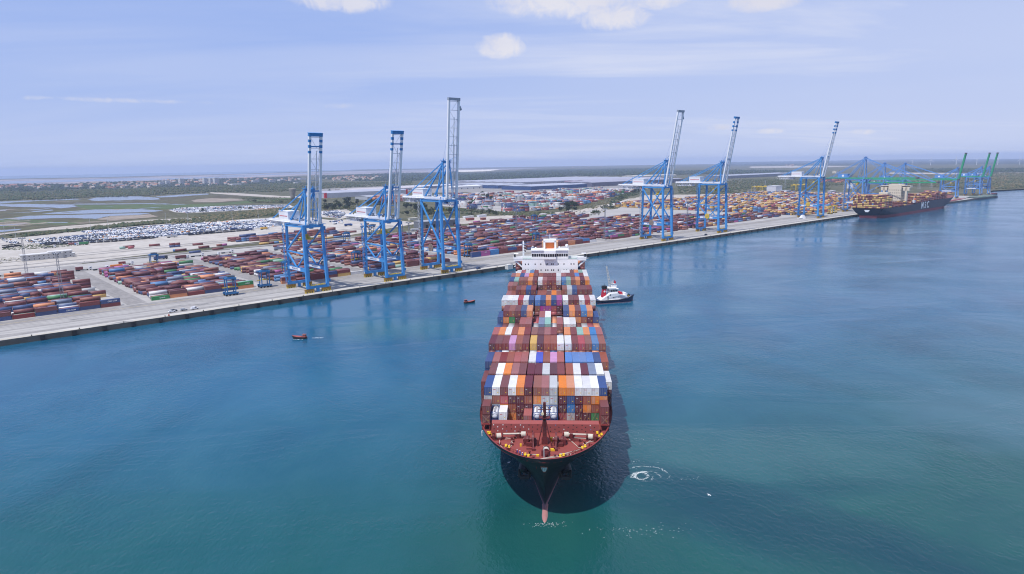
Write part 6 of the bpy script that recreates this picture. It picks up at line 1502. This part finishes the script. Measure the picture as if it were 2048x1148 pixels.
# town
ROOFS=[(.36,.17,.11),(.40,.21,.14),(.44,.27,.19),(.33,.15,.11),(.48,.42,.36),(.42,.24,.17)]; WALLS=[(.55,.47,.38),(.62,.56,.48),(.66,.63,.58),(.58,.42,.31)]
HOUSE=[]
for i in range(6):
    b_=MB(); L_,B_=random.uniform(10,18),random.uniform(8,12); h=random.uniform(4,8); b_.box(-L_/2,L_/2,-B_/2,B_/2,0,h,0)
    b_.add([(-L_/2-.5,-B_/2-.5,h),(L_/2+.5,-B_/2-.5,h),(L_/2+.5,0,h+2.6),(-L_/2-.5,0,h+2.6),(L_/2+.5,B_/2+.5,h),(-L_/2-.5,B_/2+.5,h)],[(0,1,2,3),(3,2,4,5),(0,3,5),(1,4,2)],1)
    for x in np.arange(-L_/2+1.5,L_/2-2,3.0): b_.box(x,x+1.1,-B_/2-.05,-B_/2-.01,1.2,2.6,2); b_.box(x,x+1.1,B_/2+.01,B_/2+.05,1.2,2.6,2)
    b_.box(L_/4,L_/4+.9,-.5,.5,h+1,h+3.6,0)
    HOUSE.append(b_.mesh('house',[paint('house_wall_%d'%(i%4),WALLS[i%4],.8,.2,.2),paint('house_roof_%d'%i,ROOFS[i],.85,.3,.2),gl]))
def houses(n,poly,label,group):
    xs_=[p[0] for p in poly]; ys_=[p[1] for p in poly]; k=0
    wp=[at(*p,ZG) for p in poly]; wp=[(p.x,p.y) for p in wp]; X=[p[0] for p in wp]; Y=[p[1] for p in wp]
    while k<n:
        q=(random.uniform(min(X),max(X)),random.uniform(min(Y),max(Y)))
        if not inside(q,wp): continue
        o=link('house',random.choice(HOUSE),None,(q[0],q[1],ZG),random.uniform(0,PI)); s=random.uniform(.9,1.7); o.scale=(s,s,s); tag(o,label,'house',group); k+=1
houses(60,A([(900,325),(900,290),(1400,240),(2048,232),(2048,330),(1400,325)]),'small house with a reddish tiled roof in the far town on the left','houses of the far town')
houses(18,A([(-100,320),(100,280),(480,268),(760,312),(740,345),(300,330)]),'small house with pale walls among trees left of the far town','houses left of the far town')
houses(70,B([(100,270),(120,210),(600,190),(1100,180),(1600,175),(1980,165),(2048,200),(1700,230),(1100,265),(700,285)]),'small house with orange or pale roof around the white tower blocks','houses around the tower blocks')
houses(55,Cc([(530,240),(640,205),(830,190),(1060,210),(1080,232),(860,240)]),'small orange roofed house in the distant village between the first cranes','houses of the distant village')
houses(14,Cc([(470,220),(600,200),(1200,185),(1200,195),(600,215)]),'small house on the wooded plain behind the first cranes','houses on the wooded plain')
houses(16,F_([(470,225),(480,208),(620,195),(640,215),(560,230)]),'small orange roofed house on the far plain left of the sixth crane','houses on the far plain')
houses(10,D([(1340,85),(1400,75),(1740,78),(1740,92),(1400,95)]),'small pale house on the far plain above the depot','houses above the depot')
def tower(px_,py_,w_,d_,h,label):
    r=empty('tower_block',at(px_,py_,ZG),QA+.3,label,'tower block'); MB().box(0,w_,0,d_,0,h).build('wall',paint('block_white',(.66,.65,.63),.8,.15,.05),r); MB().box(1,w_-1,1,d_-1,h,h+2.5).build('roof',paint('block_roof',(.5,.49,.47),.8,.2),r)
    b_=MB()
    for z in np.arange(3,h-2,3.4):
        for x in np.arange(2,w_-2,3.6): b_.box(x,x+1.8,-.08,-.02,z,z+1.5)
        for y in np.arange(2,d_-2,3.6): b_.box(-.08,-.02,y,y+1.8,z,z+1.5)
    b_.build('windows',gl,r)
for a,b_,w_,d_,h,l in ((361,369,26,18,34,'white tower block standing alone left of the group of three'),(409,368.5,24,18,36,'white tower block, left of the group of three'),(421,368.5,24,16,33,'white tower block, middle of the group of three'),(430,368.5,30,18,37,'white tower block, right of the group of three'),(320,369,30,16,15,'low white apartment block left of the lone tower'),(333,368,28,16,18,'second low white apartment block left of the lone tower'),(506,365,50,16,14,'long white apartment block right of the tower blocks'),(540,363.5,50,14,12,'long low white apartment block farther right of the towers'),(228,373,90,30,9,'long grey hall in the middle of the town'),(465,371.5,60,25,8,'white flat hall right of the three tower blocks'),(276,374,40,16,9,'pale yellow hall at the right of the old town'),(560,362,60,30,8,'white shed at the edge of the town near the first crane'),(600,359.5,60,30,9,'white shed above the concrete tower'),(590,368,26,14,8,'small white building above the concrete tower')): tower(a,b_,w_,d_,h,l)
# wind turbines
tm=paint('turbine_white',(.78,.78,.78),.5,.03)
def turbine(a,b_,h,ph,label):
    p=at(a,b_,ZG); r=empty('wind_turbine',p,math.atan2(-p.x,p.y)+random.uniform(-.5,.5),label,'wind turbine','wind turbines on the far plain')
    MB().cyl((0,0,0),(0,0,h),h*.042,h*.026,12).build('tower',tm,r); b_=MB(); b_.box(-h*.03,h*.03,-h*.06,h*.08,h-.5,h+h*.045); b_.cyl((0,-h*.06,h+1),(0,-h*.1,h+1),h*.028,h*.012,10); b_.build('nacelle',tm,r)
    for k in range(3):
        a_=ph+2*PI*k/3; d=Vector((math.sin(a_),0,math.cos(a_))); c_=Vector((0,-h*.08,h+1)); MB().beam(c_,c_+d*h*.62,h*.055,h*.03,w2=h*.022,h2=h*.008,up=(0,1,0)).build('blade',tm,r)
for i,(a,b_,t,ph) in enumerate(((1824,329.5,321,.5),(1861,330.5,320.5,.1),(1912,330.2,318.5,.05),(1953,329.6,319.5,1.0),(1995,329.5,319.5,.95),(2039,329.2,318.8,-.2))):
    p=at(a,b_,ZG); D_=Vector((p.x,p.y,ZG-CAMH)).dot(_fw); h=(b_-t)*D_/FPX*1.0
    turbine(a,b_,h,ph,'white wind turbine on the horizon, %s of six'%['leftmost','second from left','third from left','fourth from left','fifth from left','rightmost'][i])
# power pylons on the right
for i,(a,b_) in enumerate(((1508,392),(1530,380),(1570,377),(1838,378),(1862,376))):
    p=at(a,b_,ZG); b2=MB(); h=30
    for sx in (-1,1):
        for sy in (-1,1): b2.beam((sx*3,sy*3,0),(sx*.5,sy*.5,h),.3)
    for z in (20,24,28): b2.beam((-5,0,z),(5,0,z),.3)
    for k in range(7): b2.beam((-3+.35*k,-3+.35*k,4*k),(3-.4*k,3-.4*k,4*k+4),.18); b2.beam((3-.35*k,-3+.35*k,4*k),(-3+.4*k,3-.4*k,4*k+4),.18)
    o=b2.build('power_pylon',paint('pylon_grey',(.4,.41,.43),.5,.1),None,False,p,.5); tag(o,'thin grey lattice power pylon, %s'%['left of the tall pale building','behind the yellow gantries','above the tall pale building','above the moored ship, left','above the moored ship, right'][i],'pylon')
# ------------------------------------------------------------------ trees, scrub, woods
leafs=[paint('leaf_dark',(.030,.046,.026),.9,.3,.3,dirt=(.012,.02,.01)),paint('leaf_mid',(.045,.068,.028),.9,.3,.3,dirt=(.02,.03,.012)),paint('leaf_olive',(.085,.088,.042),.9,.3,.3,dirt=(.04,.04,.02)),paint('leaf_dry',(.15,.125,.065),.9,.3,.3,dirt=(.07,.06,.03))]
bark=paint('bark',(.09,.07,.05),.9,.3)
def ico(sub):
    import bmesh
    bm=bmesh.new(); bmesh.ops.create_icosphere(bm,subdivisions=sub,radius=1); V=np.array([v.co[:] for v in bm.verts]); F=np.array([[v.index for v in f.verts] for f in bm.faces]); bm.free(); return V,F
I1=ico(1); I2=ico(2)
def tree_proto(kind):
    r=empty('tree',(0,0,-200)); h=[7.5,6.0,9.5][kind]
    t=MB(); t.cyl((0,0,-.3),(0.1,0,h*.55),.32,.16,7)
    for k in range(5):
        a=2*PI*k/5+.4; t.cyl((0,0,h*(.28+.05*k)),(h*.26*math.cos(a),h*.26*math.sin(a),h*(.55+.05*k)),.12,.05,5)
    t.build('trunk',bark,r)
    # crown: a few hundred leaf clumps through an uneven volume
    V=[];F=[];n=230 if kind!=2 else 260
    lobes=[(random.uniform(-.26,.26)*h*(1.25 if kind!=2 else .6),random.uniform(-.26,.26)*h*(1.25 if kind!=2 else .6),h*random.uniform(.45,.82),h*random.uniform(.14,.26)) for _ in range(8)]
    for i in range(n):
        lx,ly,lz,lr_=random.choice(lobes); d=Vector((random.gauss(0,1),random.gauss(0,1),random.gauss(0,.8))).normalized()*lr_*random.uniform(.65,1.08); c_=Vector((lx,ly,lz))+d; s=random.uniform(.28,.62)*h/7
        a=Vector((random.gauss(0,1),random.gauss(0,1),random.gauss(0,1))).normalized(); b_=a.cross(Vector((random.gauss(0,1),random.gauss(0,1),random.gauss(0,1)))).normalized(); o=len(V)
        V+=[c_+a*s,c_+b_*s*.8,c_-a*s*.9,c_-b_*s*.7,c_+a.cross(b_)*s*.6]; F+=[(o,o+1,o+4),(o+1,o+2,o+4),(o+2,o+3,o+4),(o+3,o,o+4)]
    m=MB(); m.V=[tuple(v) for v in V]; m.F=F; m.I=[0]*len(F)
    cr=m.build('crown',leafs[[1,2,0][kind]],r)
    return r
TP=[tree_proto(i) for i in range(3)]; TK=[tree_of(t) for t in TP]; used=[False]*3
def trees(n,poly,label,group,kinds=(0,1,2),smin=.8,smax=1.5):
    wp=[at(*p,ZG) for p in poly]; wp=[(p.x,p.y) for p in wp]; X=[p[0] for p in wp]; Y=[p[1] for p in wp]; k=0
    while k<n:
        q=(random.uniform(min(X),max(X)),random.uniform(min(Y),max(Y)))
        if not inside(q,wp): continue
        i=random.choice(kinds); s=random.uniform(smin,smax)
        if used[i]: o=copy_tree(TP[i],None,None,None,TK[i])
        else: o=TP[i]; used[i]=True
        o.location=(q[0],q[1],ZG); o.rotation_euler=(0,0,random.uniform(0,6.28)); o.scale=(s*1.15,s*1.15,s); tag(o,label,'tree',group); k+=1
trees(26,[(641,415),(655,404),(690,405),(722,402),(722,415),(680,424),(655,425)],'dark green tree in the grove between the first two cranes','trees between the first two cranes',(0,2),1.1,1.8)
trees(20,[(728,408),(775,402),(800,408),(770,416),(735,416)],'dark green tree behind the second crane boom','trees behind the second crane',(0,2),1.0,1.6)
trees(26,[(798,424),(815,410),(862,416),(905,420),(905,430),(850,436),(805,432)],'dark green tree in the grove behind the tallest crane','trees behind the tallest crane',(0,2),1.1,1.8)
trees(12,[(905,432),(940,420),(985,426),(1010,430),(940,434)],'bushy green tree along the front of the depot','trees in front of the depot',(0,1),.8,1.4)
trees(12,[(1108,424),(1120,411),(1152,412),(1158,424),(1130,428)],'dark green tree beside the white hut at the depot','trees by the depot corner',(0,2),1.2,1.9)
trees(20,[(1222,398),(1245,384),(1290,368),(1300,378),(1280,392),(1250,404),(1225,410)],'dark green tree along the rail ramp left of the fourth crane','trees along the rail ramp',(0,2),1.1,1.8)
trees(10,[(1165,432),(1195,420),(1220,412),(1228,418),(1195,432)],'green bush tree on the bank below the rail ramp','trees on the bank',(0,1),.7,1.2)
trees(5,[(940,402),(965,392),(1020,395),(1010,404),(960,408)],'dark tree among the container stacks of the depot','trees inside the depot',(2,),1.3,1.9)
trees(4,[(925,412),(945,404),(955,412),(940,420)],'dark tree at the left edge of the depot','trees at the depot edge',(0,2),1.1,1.6)
for a,b_,s,l in ((407,428,1.7,'lone round dark tree in front of the far car park'),(509,405,1.3,'lone dark tree on the green marsh'),(563,408,1.2,'lone dark tree left of the concrete tower'),(330,385,1.6,'lone dark tree in the scrub beyond the ponds'),(659,384.5,1.6,'lone dark tree beside the grey warehouse'),(480,420,1.2,'dark tree at the edge of the scrub, left of two'),(501,421,1.2,'dark tree at the edge of the scrub, right of two')):
    p=at(a,b_,ZG); o=copy_tree(TP[0],p,random.random()*6,l,TK[0]); o.scale=(s,s,s); o['group']='lone trees'; 
# ground cover as masses of jittered clumps
def clumps(name,label,specs,sub=I1):
    Vs=[];Fs=[];Ms=[];off=0; BV,BF=sub
    for poly,n,(r0,r1),hz_,mats in specs:
        wp=[at(*p,ZG) for p in poly]; wp=[(p.x,p.y) for p in wp]; X=np.array([p[0] for p in wp]); Y=np.array([p[1] for p in wp])
        x0,x1,y0,y1=X.min(),X.max(),Y.min(),Y.max(); got=np.zeros((0,2)); guard=0
        while len(got)<n and guard<80:
            c_=np.column_stack([rng.uniform(x0,x1,n*3),rng.uniform(y0,y1,n*3)]); ins=np.zeros(len(c_),bool)
            for i in range(len(wp)):
                xa,ya=wp[i]; xb,yb=wp[(i+1)%len(wp)]
                cond=((ya>c_[:,1])!=(yb>c_[:,1]))
                with np.errstate(divide='ignore',invalid='ignore'): xi=(xb-xa)*(c_[:,1]-ya)/(yb-ya)+xa
                ins^=cond&(c_[:,0]<xi)
            got=np.vstack([got,c_[ins]]); guard+=1
        got=got[:n]; n=len(got)
        if n==0: continue
        # patchiness
        ph=np.sin(got[:,0]*.021+1.3)+np.sin(got[:,1]*.017+.4)+np.sin((got[:,0]+got[:,1])*.043); keep=ph+rng.normal(0,.9,n)>-1.0; got=got[keep]; n=len(got)
        s=rng.uniform(r0,r1,n)*rng.uniform(.6,1.2,n); V=BV[None]*rng.uniform(.72,1.28,(n,len(BV),1)); V=V*s[:,None,None]; V[:,:,2]*=hz_; V[:,:,2]+=s[:,None]*hz_*.35
        V[:,:,0]+=got[:,0,None]; V[:,:,1]+=got[:,1,None]; V[:,:,2]+=ZG
        F=BF[None]+(np.arange(n)*len(BV))[:,None,None]+off
        Vs.append(V.reshape(-1,3)); Fs.append(F.reshape(-1,3)); Ms.append(np.repeat(rng.choice(mats,n),len(BF))); off+=n*len(BV)
    return stuff_mesh(name,np.vstack(Vs),np.vstack(Fs),np.concatenate(Ms),leafs,label,name.replace('_',' '))
clumps('scrub','olive and dry scrub bushes covering the waste ground and hedges',[
 ([(0,471),(90,464.5),(170,457),(260,447.5),(330,441),(345,446),(290,450),(200,459),(110,468),(20,477),(-40,480)],1500,(1.5,3.4),.8,[1,2,2]),
 ([(335,441),(430,430),(560,418),(575,428),(500,437),(420,445),(345,448)],1600,(1.4,3.2),.75,[1,2,2,3]),
 ([(400,440),(415,430),(560,416),(572,424),(520,432),(430,442)],700,(1.4,3),.7,[2,3,3]),
 (B([(760,640),(1000,620),(1500,590),(1950,550),(2000,640),(1700,670),(1200,690),(800,700)]),900,(1.5,3.2),.7,[1,2,3]),
 (Cc([(450,520),(700,500),(900,470),(1000,490),(830,560),(620,560),(460,570)]),700,(1.4,3.0),.7,[1,2,2,3]),
 (Cc([(1330,600),(1500,560),(1700,560),(2048,600),(2048,640),(1500,650)]),300,(1.4,3.0),.7,[1,2]),
 (D([(-100,560),(150,560),(350,590),(700,595),(900,600),(1200,590),(1200,615),(850,650),(500,625),(200,620),(-100,600)]),800,(1.6,3.4),.7,[1,2,2]),
 (D([(1500,625),(1700,570),(1880,520),(2048,480),(2048,500),(1880,560),(1700,610),(1560,650)]),500,(1.4,2.8),.7,[1,2,3]),
 (D([(1380,500),(1560,500),(1700,450),(1850,430),(1900,470),(1700,540),(1500,600),(1440,610)]),500,(1.2,2.4),.6,[2,3]),
 (E_([(0,520),(150,440),(350,380),(380,430),(220,480),(60,560),(0,580)]),350,(1.5,3.2),.8,[0,1]),
 (E_([(750,330),(1350,290),(1900,270),(2500,285),(2500,400),(1900,410),(1400,440),(800,440)]),3200,(2.2,5.0),.7,[1,2,2]),
 (F_([(-100,400),(400,400),(900,400),(1300,380),(1300,480),(900,500),(500,520),(-100,540)]),1800,(2.4,5.2),.7,[1,2,2]),
 (G_([(200,480),(800,480),(1500,360),(2300,360),(2300,570),(2048,585),(1580,600),(1100,600),(600,560),(200,560)]),6500,(2.6,5.5),.75,[1,2,2,3]),
 (A([(-100,360),(400,370),(900,345),(1500,335),(2048,325),(2048,425),(1300,440),(800,470),(300,480),(-100,490)]),5200,(2.8,5.6),.8,[1,1,2,2]),
 (B([(0,300),(500,290),(900,270),(1900,235),(2048,240),(2048,330),(1500,350),(900,350),(500,370),(0,400)]),4200,(2.6,5.2),.8,[1,2,2]),
 (B([(1300,420),(1700,415),(2048,430),(2048,480),(1800,490),(1400,480)]),900,(1.6,3.4),.6,[1,2,2]),
 (Cc([(-100,270),(400,260),(1200,250),(1500,240),(1500,290),(900,310),(450,330),(-100,340)]),2600,(2.8,5.4),.8,[1,2]),
])
clumps('woodland','dark far woods and hedges across the plain',[
 (D([(80,165),(500,150),(1000,125),(2048,100),(2500,100),(2500,150),(1700,168),(1000,205),(500,225),(80,235)]),6500,(6,12),.55,[0,0,1]),
 (Cc([(470,180),(900,165),(1300,150),(2048,140),(2048,215),(1500,235),(900,240),(470,215)]),3500,(6,11),.55,[0,0,1]),
 (G_([(200,290),(900,285),(2048,280),(2500,285),(2500,340),(2048,345),(1100,345),(200,330)]),2600,(5,10),.6,[0,0,1]),
 (E_([(-300,190),(600,185),(1300,170),(2100,175),(2100,205),(900,222),(-300,240)]),2600,(5,10),.6,[0,0,1]),
 (F_([(-300,165),(900,150),(2000,130),(2900,122),(2900,190),(2000,200),(900,205),(-300,215)]),3500,(7,14),.5,[0,1]),
 (A([(-300,275),(300,262),(900,262),(1300,235),(1800,225),(2048,235),(2048,320),(1500,330),(900,345),(200,370),(-300,360)]),1700,(4,7.5),.8,[0,0,1]),
 (B([(0,215),(500,185),(900,175),(1500,165),(2048,155),(2048,235),(1300,260),(600,285),(0,300)]),1500,(4,7),.8,[0,0,1]),
])
# ------------------------------------------------------------------ the car terminal
def cargrid():
    lots=[A([(335,965),(345,965)])]
    polys=[([(49,482),(85,477),(183,469.5),(159,463.5),(220,458),(334,450),(500,440.5),(566,436.5),(566,451),(500,458.5),(378,469),(310,475.5),(220,483),(98,490),(56,486)],.78,3),
           (B([(380,575),(500,551),(1000,531),(1500,516),(1900,510),(1960,545),(1300,579),(900,600),(600,612),(450,600)]),.8,2),
           (Cc([(475,590),(640,570),(740,600),(740,625),(680,660),(560,650),(480,625)]),.85,2),
           (Cc([(560,700),(700,680),(720,720),(620,735)]),.6,2),
           ([(0,477),(14,475),(38,486),(30,489),(4,482)],.6,2),([(720,455),(735,447),(750,450),(740,460)],.5,2)]
    out=[]
    for poly,dens,_ in polys:
        uvp=[UV(*q) for q in poly]; us=[p[0] for p in uvp]; vs=[p[1] for p in uvp]
        v=min(vs); row=0
        while v<max(vs):
            u=min(us); base=None
            while u<max(us):
                if inside((u,v),uvp) and random.random()<dens*(1 if math.sin(u*.035+v*.02)>-.75 else .55):
                    if base is None or random.random()<.12: base=random.choices('wdbso',[34,26,24,13,3])[0]
                    k=base if random.random()<.72 else random.choices('wdbsor',[34,26,22,13,4,1])[0]
                    out.append((u+random.uniform(-.15,.15),v+random.uniform(-.2,.2),k))
                u+=2.55
            row+=1; v+=5.3 if row%2 else 6.6
    return out
CARS=cargrid()
random.shuffle(CARS)
def dist(c_): p=W(c_[0],c_[1]); return p.x**2+p.y**2
CARS.sort(key=dist)
cmats={'w':carw,'d':card,'b':carb,'s':cars_,'o':caro,'r':carr}; cname={'w':'white','d':'dark','b':'blue','s':'silver','o':'orange','r':'red'}
def lotcar(k):
    b_=car_body(random.random()<.2); m=MB(); m.V=b_.V; m.F=b_.F; m.I=b_.I
    for sx in (-1.35,1.4):
        for sy in (-1,1): m.cyl((sx,sy*.7,.33),(sx,sy*.9,.33),.33,n=6,mi=1)
    m.quad((.34,-.68,1.47),(1.08,-.82,1.04),(1.08,.82,1.04),(.34,.68,1.47),2)
    return m.mesh('parked_car',[cmats[k],tyre,gl])
LC={k:lotcar(k) for k in cmats}
for u,v,k in CARS[:290]:
    o=link('parked_car',LC[k],None,W(u,v,ZG+.1),QA+PI/2+random.uniform(-.03,.03)); tag(o,'%s new car in the packed rows along the front of the car terminal'%cname[k],'car','new cars lined up at the car terminal')
bc=car_body(False); bv=np.array(bc.V); quads=[f for f in bc.F if len(f)==4]; tri=[]
for f in bc.F:
    for i in range(1,len(f)-1): tri.append((f[0],f[i],f[i+1]))
tri=np.array(tri); rc=CARS[290:]
n=len(rc); ks=list(cmats); pos=np.array([W(u,v,ZG+.12)[:] for u,v,k in rc]); ang=QA+PI/2
Rm=np.array([[math.cos(ang),-math.sin(ang),0],[math.sin(ang),math.cos(ang),0],[0,0,1]])
V=(bv@Rm.T)[None]+pos[:,None]; F=tri[None]+(np.arange(n)*len(bv))[:,None,None]
stuff_mesh('parked_cars',V.reshape(-1,3),F.reshape(-1,3),np.repeat([ks.index(k) for _,_,k in rc],len(tri)),[cmats[k] for k in ks],'thousands of tightly parked new cars filling the car terminal','cars')
# dark train of car wagons along the lots
wm=paint('wagon_dark',(.035,.04,.05),.6,.3,.3)
def wagons(a0,b0,a1,b1,n):
    p=at(a0,b0,ZG); q=at(a1,b1,ZG); d=(q-p)/n; rot=math.atan2(d.y,d.x); L_=d.length-1.2
    for i in range(n):
        r=empty('rail_wagon',p+d*(i+.5),rot,'dark open double deck car carrying rail wagon beside the packed car terminal','rail wagon','car carrying wagons beside the car terminal')
        b_=MB(); b_.box(-L_/2,L_/2,-1.4,1.4,.6,1.1); b_.box(-L_/2,L_/2,-1.4,1.4,3.0,3.2)
        for x in np.linspace(-L_/2+.2,L_/2-.2,7):
            for sy in (-1.35,1.35): b_.beam((x,sy,1.1),(x,sy,4.0),.16)
        for sy in (-1.35,1.35): b_.beam((-L_/2,sy,4.0),(L_/2,sy,4.0),.14); b_.box(-L_/2,L_/2,sy-.06,sy+.06,1.1,1.9); b_.box(-L_/2,L_/2,sy-.05,sy+.05,3.2,3.7)
        b_.build('frame',wm,r)
        b_=MB()
        for x in (-L_/2+2,-L_/2+3.6,L_/2-3.6,L_/2-2): b_.cyl((x,-.9,.45),(x,.9,.45),.45,n=8)
        b_.build('wheelset',tyre,r)
wagons(90,491,222,484.5,9); wagons(222,484.5,310,477,6); wagons(376,471.5,498,461.5,9); wagons(5,497,42,492,3)
# weeds by the tracks
clumps('weeds','green weeds and dry grass between the tracks',[(px([(20,695),(60,660),(250,650),(700,640),(720,655),(300,690),(90,700)],0,330,4.096),500,(.6,1.5),.5,[1,2]),
  ([(0,516),(45,512),(60,516),(20,525),(0,530)],120,(.5,1.2),.4,[2,3]),([(60,535),(200,520),(420,500),(420,503),(200,527),(70,540)],300,(.4,1.0),.35,[2,3])])
# ------------------------------------------------------------------ haze
hm_,nt,b=_nodes('haze_air'); nt.nodes.remove(b); pv=N(nt,'ShaderNodeVolumePrincipled'); pv.inputs['Color'].default_value=(0.60,0.73,1.0,1); pv.inputs['Density'].default_value=HAZE_DENS; pv.inputs['Anisotropy'].default_value=0.0
lk(nt,pv.outputs[0],nt.nodes['Material Output'].inputs['Volume'])
RB=21500
b_=MB(); b_.box(-RB,RB,-900,RB,-9,170); o=b_.build('haze',hm_); tag(o,'thin blue haze hanging over the plain and the sea','haze',None,'stuff')
